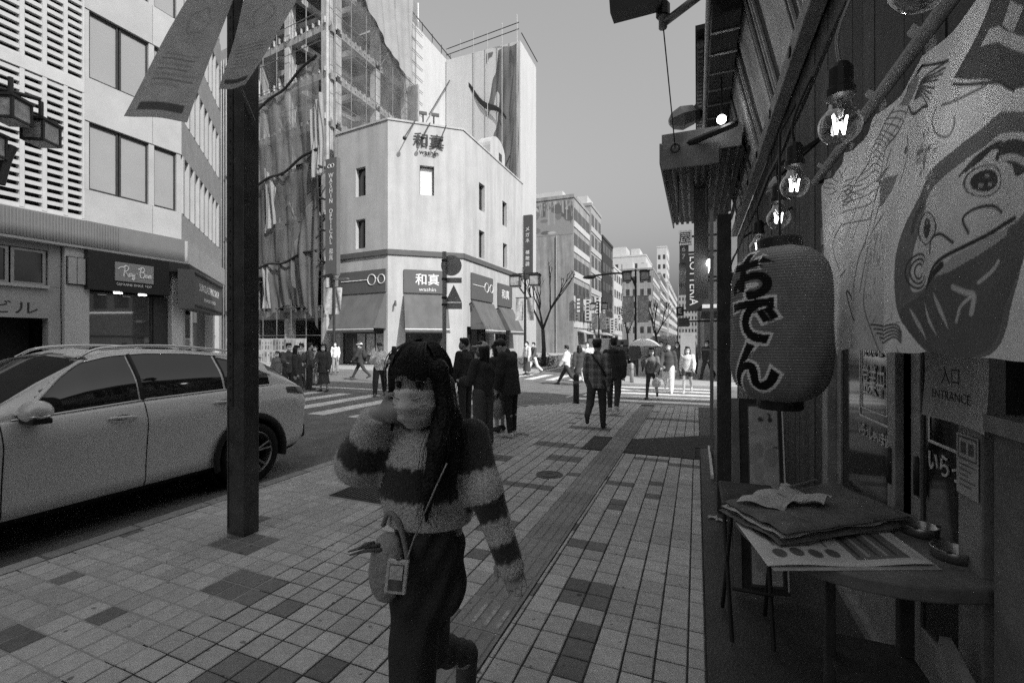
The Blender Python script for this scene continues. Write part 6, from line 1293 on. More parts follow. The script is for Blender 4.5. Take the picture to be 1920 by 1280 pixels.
def body_sdf(S, sk, H, res, hair_less=False):
    k = H/1.65; hc, fw, hu, rt = sk['hc'], sk['fw'], sk['hu'], sk['rt']; yaw = math.atan2(-fw[0], fw[1]); pit = -math.asin(max(-1, min(1, -fw[2])))
    S.ell(hc+hu*.012*k, (.073*k, .09*k, .098*k), .01, yaw, pit); S.ell(hc+fw*.028*k-hu*.05*k, (.054*k, .058*k, .062*k), .035, yaw, pit); S.ell(hc+fw*.062*k-hu*.088*k, (.024*k, .022*k, .022*k), .03, yaw, pit)
    S.cone(hc+fw*.09*k+hu*.0*k, hc+fw*.105*k-hu*.034*k, .009*k, .013*k, .014); S.ell(hc+fw*.082*k-hu*.062*k, (.026*k, .012*k, .010*k), .01, yaw, pit)
    for s in (1, -1): S.ell(hc+rt*s*.075*k-hu*.015*k-fw*.005*k, (.012*k, .02*k, .032*k), .008, yaw, pit)
    S.cone(sk['nb']-sk['up']*.02*k, hc-hu*.05*k-fw*.01*k, .05*k, .047*k, .02)
    up = sk['up']; P, C_, N = sk['P'], sk['chest'], sk['N']
    for (a, b, r0, r1) in ((P, P+up*.10*H, .082*k, .072*k), (P+up*.10*H, C_+up*.06*H, .074*k, .086*k), (C_+up*.06*H, N, .088*k, .06*k)): S.cone(a, b, r0, r1, .03, (1.35, .95))
    for n, s in (('R', 1), ('L', -1)):
        S.cone(sk['sh'+n], sk['el'+n], .045*k, .036*k, .03); S.cone(sk['el'+n], sk['wr'+n], .037*k, .024*k, .012); hand(S, sk['wr'+n], sk.get('hd'+n, sk['el'+n]), H, s, max(.0078*k, .52*res))
        S.cone(sk['hip'+n], sk['kn'+n], .077*k, .05*k, .03); S.cone(sk['kn'+n], sk['an'+n], .05*k, .033*k, .015); kn = sk['kn'+n]; S.cone(kn*.75+sk['an'+n]*.25-npa(0, .015, 0), kn*.45+sk['an'+n]*.55, .045*k, .036*k, .02)
        S.cone(sk['an'+n], sk['an'+n]+sk['ft'+n]*.10*k-npa(0, 0, .02), .03*k, .022*k, .01)
PTAG = []
def person(label, x, y, rz, H, pose, fit, res=.0165, z=0., group='people on the crossing and pavements'):
    e = empty('person', (x, y, z), math.radians(rz), label=label, cat='person', group=group); sk = skeleton(H, pose); k = H/1.65
    pts = np.array([v for n, v in sk.items() if n[:2] in ('hc', 'el', 'wr', 'kn', 'an', 'sh')]); lo = pts.min(0)-.22; hi = pts.max(0)+.22; lo[2] = -.05; hi[2] = sk['hc'][2]+.24
    S = SDF(lo, hi, res); body_sdf(S, sk, H, res); S.obj('body', fit.get('skin', m_skin), e)
    up, P, C_, N = sk['up'], sk['P'], sk['chest'], sk['N']; t = fit['top']; L = t.get('loose', .02); S = SDF(lo, hi, res); hem = t.get('len', .0)     # metres below the hip line
    a0 = P-npa(0, 0, hem); b0 = P+up*.10*H
    for (a, b, r0, r1) in ((a0, b0, .092*k+L+.25*hem*.3, .082*k+L), (b0, C_+up*.05*H, .084*k+L, .092*k+L*.8), (C_+up*.05*H, N-up*.005, .094*k+L*.8, .066*k)): S.cone(a, b, r0, r1, .035, (1.32, 1.0))
    for n in 'RL':
        S.cone(sk['sh'+n], sk['el'+n], .054*k+L*.5, .046*k+L*.7, .04); sl = t.get('sleeve', 1.)
        if sl > .55: S.cone(sk['el'+n], sk['el'+n]+(sk['wr'+n]-sk['el'+n])*(2*sl-1)*.96, .047*k+L*.7, .036*k+L*.6, .02)
    S.cone(N-up*.01, N+up*.03*H, .062*k, .056*k, .02); S.cut(a0-npa(0, 0, .0), (0, 0, -1), hi=(9, 9, a0[2]+.005)); 
    if t.get('hood'): S.cone(N+npa(-.06, -.08, .01), N+npa(.06, -.08, .01), .055, .055, .03); S.cone(N+npa(0, -.09, .0), N+npa(0, -.1, -.1), .06, .03, .03)
    ink = t.get('ink'); top = S.obj('jacket' if L > .02 else 'shirt', print_mat('check_print', .92) if ink else fab(t['v']), e, ink=ink)
    bt = fit['bottom']; S = SDF(lo, hi, res); typ = bt.get('type', 'trousers'); LB = bt.get('loose', .012)
    S.cone(P+up*.06*H, P-npa(0, 0, .03), .085*k+LB, .09*k+LB, .03, (1.3, 1.0))
    if typ in ('trousers', 'shorts'):
        for n in 'RL':
            S.cone(sk['hip'+n], sk['kn'+n], .083*k+LB, .056*k+LB*1.2, .035)
            if typ == 'trousers': S.cone(sk['kn'+n], sk['an'+n]+npa(0, 0, .02), .056*k+LB*1.2, .040*k+LB*bt.get('flare', 1.), .02)
        if typ == 'shorts':
            for n in 'RL': q = sk['hip'+n]*.45+sk['kn'+n]*.55; d = sk['kn'+n]-sk['hip'+n]; d /= np.linalg.norm(d); S.cut(q, d, lo=(q[0]-.12 if n == 'L' else 0, q[1]-.2, -1), hi=(q[0]+.12 if n == 'R' else 0, q[1]+.2, q[2]+.02))
    else:
        kz = bt.get('to', .28)*H; c = (sk['knR']+sk['knL'])/2; S.cone(P-npa(0, 0, .02), npa(c[0], c[1], kz), .10*k+LB, .16*k+LB, .03, (1.2, 1.1)); S.cut((0, 0, kz), (0, 0, -1), hi=(9, 9, kz+.01))
    S.obj(typ if typ != 'skirt' else 'skirt', fab(bt['v']), e)
    for n in 'RL':                                   # shoes, one each
        an, ft = sk['an'+n], sk['ft'+n]; l2 = np.minimum(an-.1, an+ft*.2)-.06; h2 = np.maximum(an+.1, an+ft*.2)+.08; Sh = SDF(l2, h2, min(res, .012)); heel = an-ft*.03*k-npa(0, 0, .03*k); toe = an+ft*.15*k-npa(0, 0, .036*k); Sh.cone(heel, toe, .036*k, .03*k, .01, (1.1, 1.0)); Sh.cone(an+npa(0, 0, .01), heel, .036*k, .036*k, .02); Sh.cone(an, toe, .034*k, .022*k, .02)
        Sh.cut((an[0], an[1], min(heel[2], toe[2])-.034*k), (0, 0, -1)); Sh.obj('shoe', fab(fit.get('shoe', .03)), e)
    hc, fw, hu, rt = sk['hc'], sk['fw'], sk['hu'], sk['rt']; yaw = math.atan2(-fw[0], fw[1]); pit = -math.asin(max(-1, min(1, -fw[2]))); hs = fit.get('hair', 'short'); hr = min(res, .013)
    S = SDF(hc-.24 if hs not in ('long', 'bob') else hc-npa(.24, .24, .5), hc+.24, hr); S.ell(hc+hu*.03*k-fw*.01*k, (.083*k, .098*k, .098*k), .01, yaw, pit)
    fcut = hc+fw*.052*k+hu*.05*k
    S.field(lambda v, X, Y, Z: np.maximum(v, .9*np.minimum((X-hc[0])*fw[0]+(Y-hc[1])*fw[1]+(Z-hc[2])*fw[2]-.028*k, .058*k-((X-hc[0])*hu[0]+(Y-hc[1])*hu[1]+(Z-hc[2])*hu[2]))))
    S.field(lambda v, X, Y, Z: np.maximum(v, -.055*k-((X-hc[0])*hu[0]+(Y-hc[1])*hu[1]+(Z-hc[2])*hu[2])+.5*((X-hc[0])*fw[0]+(Y-hc[1])*fw[1]+(Z-hc[2])*fw[2])))
    if hs in ('long', 'bob'):
        L2 = .30 if hs == 'long' else .13
        for s in (-1, 1): S.cone(hc+rt*s*.06*k-fw*.03*k, hc+rt*s*.075*k-fw*.04*k-npa(0, 0, L2), .045*k, .035*k, .03)
        S.cone(hc-fw*.06*k, hc-fw*.085*k-npa(0, 0, L2+.04), .07*k, .05*k, .04)
    if hs == 'bun': S.ell(hc-fw*.1*k-hu*.01*k, (.045*k, .045*k, .045*k), .015)
    rngs = random.Random(hash(label) & 1023)
    for q in range(14): a = rngs.uniform(0, 6.28); S.ell(hc+hu*(.06+rngs.uniform(0, .05))*k+(rt*math.cos(a)*.055+fw*math.sin(a)*.06)*k, (.03*k,)*3, .012)
    S.field(lambda v, X, Y, Z: np.maximum(v, .9*np.minimum((X-hc[0])*fw[0]+(Y-hc[1])*fw[1]+(Z-hc[2])*fw[2]-.05*k, .045*k-((X-hc[0])*hu[0]+(Y-hc[1])*hu[1]+(Z-hc[2])*hu[2]))))
    S.obj('hair', fit.get('hairm', m_hair), e)
    if hs == 'cap' or fit.get('cap'):
        S = SDF(hc-.25, hc+.25, hr); S.ell(hc+hu*.045*k-fw*.005*k, (.092*k, .108*k, .092*k), .01, yaw, pit); S.field(lambda v, X, Y, Z: np.maximum(v, .045*k-((X-hc[0])*hu[0]+(Y-hc[1])*hu[1]+(Z-hc[2])*hu[2]))); S.ell(hc+fw*.125*k+hu*.05*k, (.075*k, .07*k, .012*k), .01, yaw, pit+.12); S.obj('cap', fab(fit['cap']), e)
    if fit.get('mask', True):
        S = SDF(hc-.22, hc+.22, min(res, .01)); S.ell(hc+fw*.034*k-hu*.05*k, (.066*k, .074*k, .07*k), .01, yaw, pit); S.field(lambda v, X, Y, Z: np.maximum(np.maximum(v, .012*k-((X-hc[0])*fw[0]+(Y-hc[1])*fw[1]+(Z-hc[2])*fw[2])), ((X-hc[0])*hu[0]+(Y-hc[1])*hu[1]+(Z-hc[2])*hu[2])+.012*k)); S.obj('face_mask', m_mask if fit.get('mask', True) is True else fab(fit['mask']), e)
    for s in (1, -1): ob('eye', MB().sphere(Vector(hc+fw*.083*k+rt*s*.031*k+hu*.01*k), .011*k, 8, 6), m_eye, e, local=True, smooth=True)
    if fit.get('mask', True) is False: ob('mouth', MB().sphere(Vector(hc+fw*.091*k-hu*.062*k), (.022*k, .008*k, .006*k), 8, 6), m_lip, e, local=True, smooth=True)
    return e, sk
def bag_pack(e, sk, v, H=1.65):
    C_ = sk['chest']; S = SDF(C_-.35, C_+.35, .014); S.ell(C_+npa(0, -.17, -.03), (.14, .09, .2), .03); S.ell(C_+npa(0, -.24, -.09), (.1, .05, .1), .03); S.obj('backpack', fab(v), e)
    for s in (-1, 1): ob('strap', MB().tube(cr([C_+npa(s*.08, -.14, .12), C_+npa(s*.09, -.02, .19), C_+npa(s*.1, .115, .08), C_+npa(s*.12, .02, -.12), C_+npa(s*.1, -.12, -.16)], 4), .016, 6), fab(v), e, local=True)
def carried(name, e, pos, size, m, strap_to=None, label=None, cat='bag', pattern=None):
    """a bag in the hand: its own thing, hanging below the hand"""
    M = Matrix.LocRotScale(e.location, e.rotation_euler, e.scale); w = M @ Vector(pos); o = empty(name, w-Vector((0, 0, size[2]*2+.1)), e.rotation_euler.z, label=label, cat=cat); S = SDF((-size[0]-.1, -size[1]-.1, -.05), (size[0]+.1, size[1]+.1, size[2]*2+.15), .012)
    S.ell((0, 0, size[2]*.85), (size[0], size[1], size[2]*.95), .02); S.cone((0, 0, size[2]*1.5), (0, 0, size[2]*1.95), size[0]*.45, .03, .05); S.obj('bag_body', m, o, ink=pattern)
    b = MB(); 
    for s in (-1, 1): b.tube(cr([(s*size[0]*.3, 0, size[2]*1.6), (s*.03, 0, size[2]*1.95), (0, 0, size[2]*2+.1)], 4), .008, 6)
    ob('handle', b, m, o, local=True); return o
# ---- checked shirt print
def check(V): 
    x, z, y = V[:, 0], V[:, 2], V[:, 1]; a = .14+.14*((np.mod(x+.3*y, .13) < .05).astype(float))+.1*(np.mod(z, .13) < .05)+.22*((np.mod(x, .13) < .012) | (np.mod(z+.03, .13) < .012)); return a
walkA = dict(legR=(24, 6), legL=(-20, 28), armR=(-18, 9, 14, 0), armL=(20, 9, 18, 0)); walkB = dict(legL=(22, 6), legR=(-24, 34), armL=(-18, 9, 14, 0), armR=(20, 9, 18, 0)); stand = dict(legR=(2, 3), legL=(-2, 3))
phone = dict(legR=(2, 3), legL=(-3, 4), armR=(18, 12, 95, 25), armL=(14, 12, 90, 25), hpitch=22)
def loc(px, py, z=0.): p = Gp(px, py, z); return p.x, p.y
# plaid man and hooded man walking away
x, y = loc(1119, 803); person('man in checked shirt with dark cross strap walking away on the pavement', x, y, 4, 1.62, dict(legR=(8, 4), legL=(-22, 38), armR=(-6, 8, 16, 0), armL=(8, 8, 20, 0), hyaw=-12), dict(top=dict(v=.1, ink=check, loose=.03, len=.10), bottom=dict(v=.03), shoe=.02, mask=False), .013); pl = bpy.context.scene.collection.objects[-1]
plaid = [o for o in COL.objects if o.get('label', '').startswith('man in checked')][0]
ob('cross_strap', MB().tube(cr([(-.08, -.11, 1.36), (.0, -.158, 1.25), (.12, -.155, 1.08), (.17, -.10, .95)], 5), .018, 6), m_black, plaid, local=True)
x, y = loc(1151, 772); person('man in black hooded jacket walking ahead of the checked shirt', x, y, 2, 1.66, dict(legL=(12, 4), legR=(-18, 22), armR=(-12, 10, 18, 0), armL=(10, 8, 20, 0)), dict(top=dict(v=.02, loose=.045, len=.12, hood=True), bottom=dict(v=.025), shoe=.5, mask=False), .014)
# group waiting behind the woman
x, y = loc(872, 792); person('man in black coat with short hair and mask waiting at kerb', x, y, 75, 1.64, dict(stand, hyaw=30, armR=(5, 8, 20, 0)), dict(top=dict(v=.018, loose=.04, len=.14), bottom=dict(v=.02), shoe=.02, mask=.2), .013)
x, y = loc(906, 838); person('woman in pale cap and dark jacket with wide trousers', x, y, 70, 1.56, dict(stand, hyaw=15, armR=(16, 9, 75, 10), armL=(14, 9, 70, 10)), dict(top=dict(v=.022, loose=.04, len=.04), bottom=dict(v=.05, loose=.03, flare=1.9), shoe=.02, cap=.33, hair='bob', mask=.1), .013)
x, y = loc(958, 818); bg_, sk_ = person('man in black jacket bowing his head, tote bag in hand', x, y, 80, 1.66, dict(stand, lean=8, hpitch=38, hyaw=12, armL=(2, 8, 8, 0), armR=(14, 10, 80, 20)), dict(top=dict(v=.022, loose=.05, len=.16), bottom=dict(v=.016, loose=.004), shoe=.5, mask=False), .013)
carried('tote_bag', bg_, sk_['wrL']+npa(0, 0, -.08), (.14, .06, .17), print_mat('tote_print'), label='patterned cloth tote bag held by the bowing man', pattern=lambda V: .45+.22*np.sin(V[:, 0]*130)*np.sin(V[:, 2]*110)+.12*np.sin(V[:, 0]*310+V[:, 2]*270))
x, y = loc(936, 808); e_, sk_ = person('woman with dark backpack half hidden behind the tote bag man', x, y, 70, 1.55, dict(stand, hpitch=20, armR=(14, 9, 70, 10)), dict(top=dict(v=.03, loose=.03, len=.06), bottom=dict(type='skirt', v=.05, to=.2), shoe=.02, hair='long'), .015); bag_pack(e_, sk_, .04)
# crossing on the right
x, y = loc(1222, 741); uw, usk = person('woman under pale parasol carrying a white bag over the crossing', x, y, 176, 1.54, dict(walkA, armR=(30, 12, 110, 10), armL=(10, 10, 40, 10)), dict(top=dict(v=.12, loose=.02, len=.02), bottom=dict(v=.02, loose=0), shoe=.02, hair='long', skin=m_skin), .016, -.1)
Mx = Matrix.LocRotScale(uw.location, uw.rotation_euler, uw.scale); hp_ = Mx @ Vector(usk['wrR']); um = empty('parasol', hp_, label='pale open parasol held over the crossing', cat='umbrella'); tp = hp_+Vector((0, 0, .62)); ob('shaft', MB().tube([hp_-Vector((0, 0, .1)), tp+Vector((0, 0, .06))], .008, 6), m_metal, um)
b = MB(); prof = [(0, .0), (.12, -.015), (.25, -.06), (.36, -.13), (.45, -.22)]; nseg = 8; vs = []; fs = []
for i, (r, z) in enumerate(prof):
    for j in range(nseg*2): a = math.pi*j/nseg; rr = r*(1 if j % 2 == 0 else .955); vs.append(tp+Vector((rr*math.cos(a), rr*math.sin(a), z+(0 if j % 2 == 0 else .012*r))))
n2 = nseg*2; b.add(vs, [(i*n2+j, i*n2+(j+1) % n2, (i+1)*n2+(j+1) % n2, (i+1)*n2+j) for i in range(len(prof)-1) for j in range(n2)]); ob('canopy', b, sheet_mat('parasol_cloth', .8, 1.3, .3), um, normals=False)
for j in range(nseg): a = 2*math.pi*j/nseg; ob('rib', MB().tube([tp+Vector((r*.98*math.cos(a), r*.98*math.sin(a), z-.008)) for r, z in prof], .004, 4), m_metal, um)
carried('white_bag', uw, usk['wrL']+npa(0, 0, -.06), (.13, .06, .14), fab(.5), label='white shopping bag carried by the parasol woman')
x, y = loc(1253, 736, -.1); person('man in dark jacket and pale trousers crossing towards us', x, y, 180, 1.66, walkB, dict(top=dict(v=.045, loose=.04, len=.12), bottom=dict(v=.45, loose=.03), shoe=.5), .016, -.1)
x, y = loc(1289, 737, -.1); person('woman in white blouse and dark shorts crossing', x, y, 178, 1.55, walkA, dict(top=dict(v=.6, loose=.03, len=.06), bottom=dict(type='shorts', v=.03), shoe=.3, hair='long'), .016, -.1)
x, y = loc(1190, 704, 0); person('person in dark clothes standing beyond the pale bollard', x, y, 180, 1.64, stand, dict(top=dict(v=.03, loose=.05, len=.15), bottom=dict(v=.03)), .018)
x, y = loc(1326, 711); person('man in dark clothes walking by the far right shopfront', x, y, 150, 1.66, walkA, dict(top=dict(v=.02, loose=.04, len=.1), bottom=dict(v=.025)), .018)
x, y = loc(1063, 722, -.1); person('person in pale patterned jacket striding left over the crossing', x, y, 88, 1.62, dict(legR=(32, 4), legL=(-28, 14), armR=(-20, 8, 14, 0), armL=(20, 8, 14, 0)), dict(top=dict(v=.5, loose=.035, len=.05), bottom=dict(v=.025), shoe=.02), .016, -.1)
x, y = loc(1086, 722, -.1); person('woman in dark coat beside the striding pale jacket', x, y, 20, 1.56, walkB, dict(top=dict(v=.03, loose=.04, len=.28), bottom=dict(type='skirt', v=.04, to=.3), shoe=.4, hair='bob'), .016, -.1)
x, y = loc(1101, 712, 0); person('man in white shirt glimpsed left of the checked shirt', x, y, 190, 1.6, walkA, dict(top=dict(v=.6, loose=.03, len=.05), bottom=dict(v=.1)), .018)
x, y = loc(1270, 712, 0); person('person in dark coat behind the pale-trousered man', x, y, 175, 1.6, walkA, dict(top=dict(v=.06, loose=.04, len=.14), bottom=dict(v=.06), hair='bob'), .018)
x, y = loc(1240, 708, 0); person('person in grey jacket far behind the parasol', x, y, 185, 1.62, walkB, dict(top=dict(v=.12, loose=.03, len=.1), bottom=dict(v=.04)), .018)
x, y = loc(988, 703, 0); person('woman in white blouse and long dark skirt beyond the waiting group', x, y, 150, 1.58, stand, dict(top=dict(v=.6, loose=.02, len=.02), bottom=dict(type='skirt', v=.03, to=.12), hair='bun'), .018)
x, y = loc(1001, 701, 0); person('person in dark jacket and pale trousers beyond the waiting group', x, y, 140, 1.58, walkA, dict(top=dict(v=.05, loose=.03, len=.1), bottom=dict(v=.5)), .018)
# left side of the crossing
x, y = loc(712, 742, -.1); person('man in white jacket looking at his phone on the crossing', x, y, 215, 1.66, dict(phone, legR=(14, 6, 5), legL=(-14, 14, 5)), dict(top=dict(v=.62, loose=.045, len=.05), bottom=dict(v=.018, loose=.025), shoe=.1, mask=False), .014, -.1)
x, y = loc(739, 731, -.1); person('woman in dark clothes right behind the white jacketed man', x, y, 60, 1.55, walkA, dict(top=dict(v=.03, loose=.04, len=.25), bottom=dict(v=.02), hair='long'), .016, -.1)
x, y = loc(676, 709, 0); e_, sk_ = person('man in pale cap with dark jacket striding before the shop', x, y, 110, 1.6, dict(legR=(30, 4), legL=(-28, 16), armR=(-24, 10, 10, 0), armL=(22, 10, 20, 0)), dict(top=dict(v=.02, loose=.05, len=.08), bottom=dict(v=.025), cap=.5), .016); bag_pack(e_, sk_, .02)
x, y = loc(607, 734, -.1); person('woman in dark coat and wide skirt standing on the road corner', x, y, 200, 1.58, dict(stand, armR=(14, 14, 60, 20)), dict(top=dict(v=.03, loose=.06, len=.2), bottom=dict(type='skirt', v=.03, to=.17), shoe=.03, hair='long'), .016, -.1)
x, y = loc(580, 731, -.1); e_, sk_ = person('man with checked backpack seen from behind near the pictures', x, y, 330, 1.62, stand, dict(top=dict(v=.08, loose=.03, len=.08), bottom=dict(v=.025), mask=False), .016, -.1); bag_pack(e_, sk_, .06)
x, y = loc(556, 752, -.1); person('woman in long dark dress nearest the car tail lamp', x, y, 300, 1.56, stand, dict(top=dict(v=.025, loose=.03, len=.1), bottom=dict(type='skirt', v=.025, to=.09), shoe=.6, hair='bob'), .016, -.1)
x, y = loc(541, 746, -.1); person('man in dark jacket with arm out beside the car tail', x, y, 250, 1.62, dict(stand, armR=(40, 10, 40, 0)), dict(top=dict(v=.045, loose=.04, len=.1), bottom=dict(v=.03)), .016, -.1)
x, y = loc(592, 722, -.1); person('person in grey trousers behind the backpack man', x, y, 180, 1.52, stand, dict(top=dict(v=.3, loose=.02, len=.05), bottom=dict(v=.2)), .018, -.1)
x, y = loc(521, 735, -.1); person('short person half hidden by the car roof near the pictures', x, y, 200, 1.35, stand, dict(top=dict(v=.12, loose=.03, len=.08), bottom=dict(v=.1), hair='bob'), .018, -.1)
x, y = loc(566, 727, -.1); person('man in light shirt between the backpack man and the dark jacket', x, y, 160, 1.6, stand, dict(top=dict(v=.35, loose=.03, len=.05), bottom=dict(v=.03)), .018, -.1)
# a few more passers-by and far shop signs
for (px, py, lab, rz, h, ps, ft_) in (
    (1208, 701, 'person in grey coat walking just left of the parasol', 182, 1.6, walkB, dict(top=dict(v=.25, loose=.04, len=.2), bottom=dict(v=.06))),
    (1281, 704, 'woman in pale coat far behind the white blouse', 178, 1.56, walkA, dict(top=dict(v=.55, loose=.03, len=.25), bottom=dict(v=.1), hair='long')),
    (1166, 702, 'person in dark coat just right of the hooded man', 10, 1.62, walkA, dict(top=dict(v=.04, loose=.05, len=.2), bottom=dict(v=.04))),
    (629, 699, 'woman in pale top by the foot of the bannered lamp post', 200, 1.55, stand, dict(top=dict(v=.55, loose=.02, len=.05), bottom=dict(v=.2), hair='bob')),
    (1113, 700, 'person in pale coat beyond the checked-shirt man', 175, 1.6, walkB, dict(top=dict(v=.5, loose=.03, len=.2), bottom=dict(v=.08))),
    (1302, 703, 'person in mid-grey clothes by the pale upright panel', 185, 1.6, walkA, dict(top=dict(v=.18, loose=.03, len=.1), bottom=dict(v=.08)))):
    x, y = loc(px, py); person(lab, x, y, rz, h, ps, ft_, .019)
R = random.Random(21); ORD = ['first', 'second', 'third', 'fourth', 'fifth', 'sixth', 'seventh', 'eighth', 'ninth', 'tenth', 'eleventh', 'twelfth', 'thirteenth', 'farthest']
for k in range(14):
    Y = 60+k*4.2+R.uniform(-.8, .8); z0 = R.uniform(2.8, 6.5); hh = R.uniform(1.0, 3.2); v = R.choice((.7, .6, .35, .12, .08))
    o = ob('far_shop_sign', MB().box(-15.0, -14.1+R.uniform(-.2, .2), Y, Y+.2, z0, z0+hh), mat('far_sign_%d' % int(v*100), v, .6, var=.4, scale=2.5), label='%s projecting shop sign, %s along the far left facades' % ({.7: 'white', .6: 'pale', .35: 'grey', .12: 'dark', .08: 'black'}[v], ORD[k]), cat='sign', group='far shop signs')
    for q in range(int(hh/.5)): ob('lettering', MB().box(-14.8, -14.4, Y-.012, Y-.002, z0+.15+q*.5, z0+.42+q*.5), m_letter_d if v > .3 else m_letter, o)
for k in range(6):
    Y = 62+k*5.5; ob('far_shop_awning', MB().hexa([(-15.2, Y, 3.0), (-13.9, Y, 2.6), (-13.9, Y+4, 2.6), (-15.2, Y+4, 3.0), (-15.2, Y, 3.2), (-13.9, Y, 2.75), (-13.9, Y+4, 2.75), (-15.2, Y+4, 3.2)]), mat('far_awning_%d' % (k % 3), (.5, .15, .3)[k % 3], .8), label='%s shop awning, %s along the foot of the far facades' % (('pale', 'dark', 'grey')[k % 3], ORD[k]), cat='awning', group='far shop awnings')
# ================================================================== the woman walking past
WB = Vector((-.79, 1.244, 0)); WR = math.pi+.315
wom = empty('person', WB, WR, label='woman in striped fuzzy sweater and mask walking past the camera', cat='person')
WMi = Matrix.LocRotScale(WB, wom.rotation_euler, wom.scale).inverted()
def wl(px, py, d): q = WMi @ Dp(px, py, d); return npa(*q)
H = 1.63; k = H/1.65
elR, wrR = wl(676, 864, 1.40), wl(706, 776, 1.33); elL, wrL = wl(908, 915, 1.38), wl(944, 1020, 1.37)
sk = skeleton(H, dict(legR=(14, 4, -1), legL=(-28, 28, 0), hpitch=8, hyaw=-8, lean=2, armR_pts=(elR, wrR), armL_pts=(elL, wrL)))
sk['hc'] = sk['hc']+npa(0, .02, -.045)
for n in 'RL': sk['hip'+n] = sk['hip'+n]*npa(.42, 1, 1); sk['sh'+n] = sk['sh'+n]*npa(.86, 1, 1)-npa(0, 0, .015)
sk['knR'][0] *= .45; sk['anR'][0] *= .6; sk['hipL'][0] = .0; sk['knL'][0] = .045; sk['anL'][0] = -.035; sk['anL'][2] -= .05; sk['ftL'] = npa(-.05, .6, -.8)
q_ = wl(780, 750, 1.31)-wrR; sk['hdR'] = wrR-q_/np.linalg.norm(q_)*.1; print('woman', sk['hc'], sk['N'], sk['P'])
lo, hi = npa(-.5, -.75, -.03), npa(.5, .55, 1.72)
S = SDF(lo, hi, .0085); body_sdf(S, sk, H, .0085)
# the raised hand: fingers closing towards the neck
S.obj('body', m_skin, wom)
hc, fw, hu, rt = sk['hc'], sk['fw'], sk['hu'], sk['rt']; up, P, C_, N = sk['up'], sk['P'], sk['chest'], sk['N']; yaw = math.atan2(-fw[0], fw[1]); pit = -math.asin(-fw[2])
# sweater: loose, dropped shoulders, wide sleeves
S = SDF(lo, hi, .0085); hemz = 1.045; Pz = npa(P[0], P[1], hemz)
for (a, b, r0, r1) in ((Pz, Pz+npa(0, .0, .08), .112, .116), (Pz+npa(0, 0, .08), C_+up*.05*H, .116, .110), (C_+up*.05*H, N-up*.012, .110, .066)): S.cone(a, b, r0, r1, .04, (1.25, 1.0))
S.cut(Pz-npa(0, 0, .035), (0, 0, -1), hi=(9, 9, hemz+.03))
hR = wrR+(wrR-elR)/np.linalg.norm(wrR-elR)*-.02; hL = wrL+(wrL-elL)/np.linalg.norm(wrL-elL)*.07
S.cone(sk['shR'], elR, .06, .07, .04); S.cone(elR, hR, .07, .046, .03); S.cone(sk['shL'], elL, .052, .049, .04); S.cone(elL, hL, .051, .04, .03)
dR = (wrR-elR)/np.linalg.norm(wrR-elR); dL = (wrL-elL)/np.linalg.norm(wrL-elL)
S.cut(hR+dR*.02, dR, hR-.075, hR+.075); S.cut(hL+dL*.03, dL, hL-npa(.08, .08, .06), hL+npa(.08, .08, .08)); S.cone(N-up*.015, N+up*.018*H, .066, .060, .02)
def segp(V, a, b): d = b-a; t = np.clip(((V-a)@d)/(d@d), 0, 1); return t, np.linalg.norm(V-a-t[:, None]*d, axis=1)
def stripes(V):
    LR, LL = np.linalg.norm(elR-sk['shR']), np.linalg.norm(elL-sk['shL']); out = np.zeros(len(V))
    t1, d1 = segp(V, sk['shR'], elR); t2, d2 = segp(V, elR, hR); t3, d3 = segp(V, sk['shL'], elL); t4, d4 = segp(V, elL, hL); tq, d0 = segp(V, Pz, N-up*.03)
    d0 = d0-.115; d = np.stack([d0, d1-.06, d2-.065, d3-.058, d4-.05]); w = d.argmin(0)
    z = V[:, 2]-Pz[2]-.012*np.sin(V[:, 0]*14)*0-.04*V[:, 0]*0; jit = .0035*np.sin(V[:, 0]*160+V[:, 1]*90)+.003*np.sin(V[:, 0]*310-V[:, 2]*70)
    z = z+jit; ed = [-9, .075, .215, .330, 9]; val = [.30, .030, .30, .034]
    sstep = lambda s, e, w=.009: np.clip((s-e)/w+.5, 0, 1); mixs = lambda s, es, vs_: sum(((vs_[i+1]-vs_[i])*sstep(s, e) for i, e in enumerate(es)), np.full(len(s), vs_[0])); body = mixs(z, (.06, .165, .27), (.85, .07, .85, .08))
    sR = np.where(w == 1, t1*LR, LR+t2*np.linalg.norm(hR-elR))+jit; sL = np.where(w == 3, t3*LL, LL+t4*np.linalg.norm(hL-elL))+jit
    arm = lambda s, e: mixs(s, e, (.08, .82, .07, .82, .07, .82))
    return np.select([w == 0, (w == 1) | (w == 2)], [body, arm(sR, (.06, .125, .20, .30, .33))], arm(sL, (.11, .19, .255, .325, .385)))
m_knit = bpy.data.materials.new('fuzzy_knit'); m_knit.use_nodes = True; N_ = m_knit.node_tree.nodes; L_2 = m_knit.node_tree.links; bs = N_['Principled BSDF']; at = N_.new('ShaderNodeAttribute'); at.attribute_name = 'ink'
nz = N_.new('ShaderNodeTexNoise'); nz.inputs['Scale'].default_value = 150; nz.inputs['Detail'].default_value = 4; tcn = N_.new('ShaderNodeTexCoord'); L_2.new(tcn.outputs['Object'], nz.inputs['Vector']); mr = N_.new('ShaderNodeMapRange'); mr.inputs[1].default_value = .3; mr.inputs[2].default_value = .7; mr.inputs[3].default_value = .65; mr.inputs[4].default_value = 1.25; L_2.new(nz.outputs[0], mr.inputs[0])
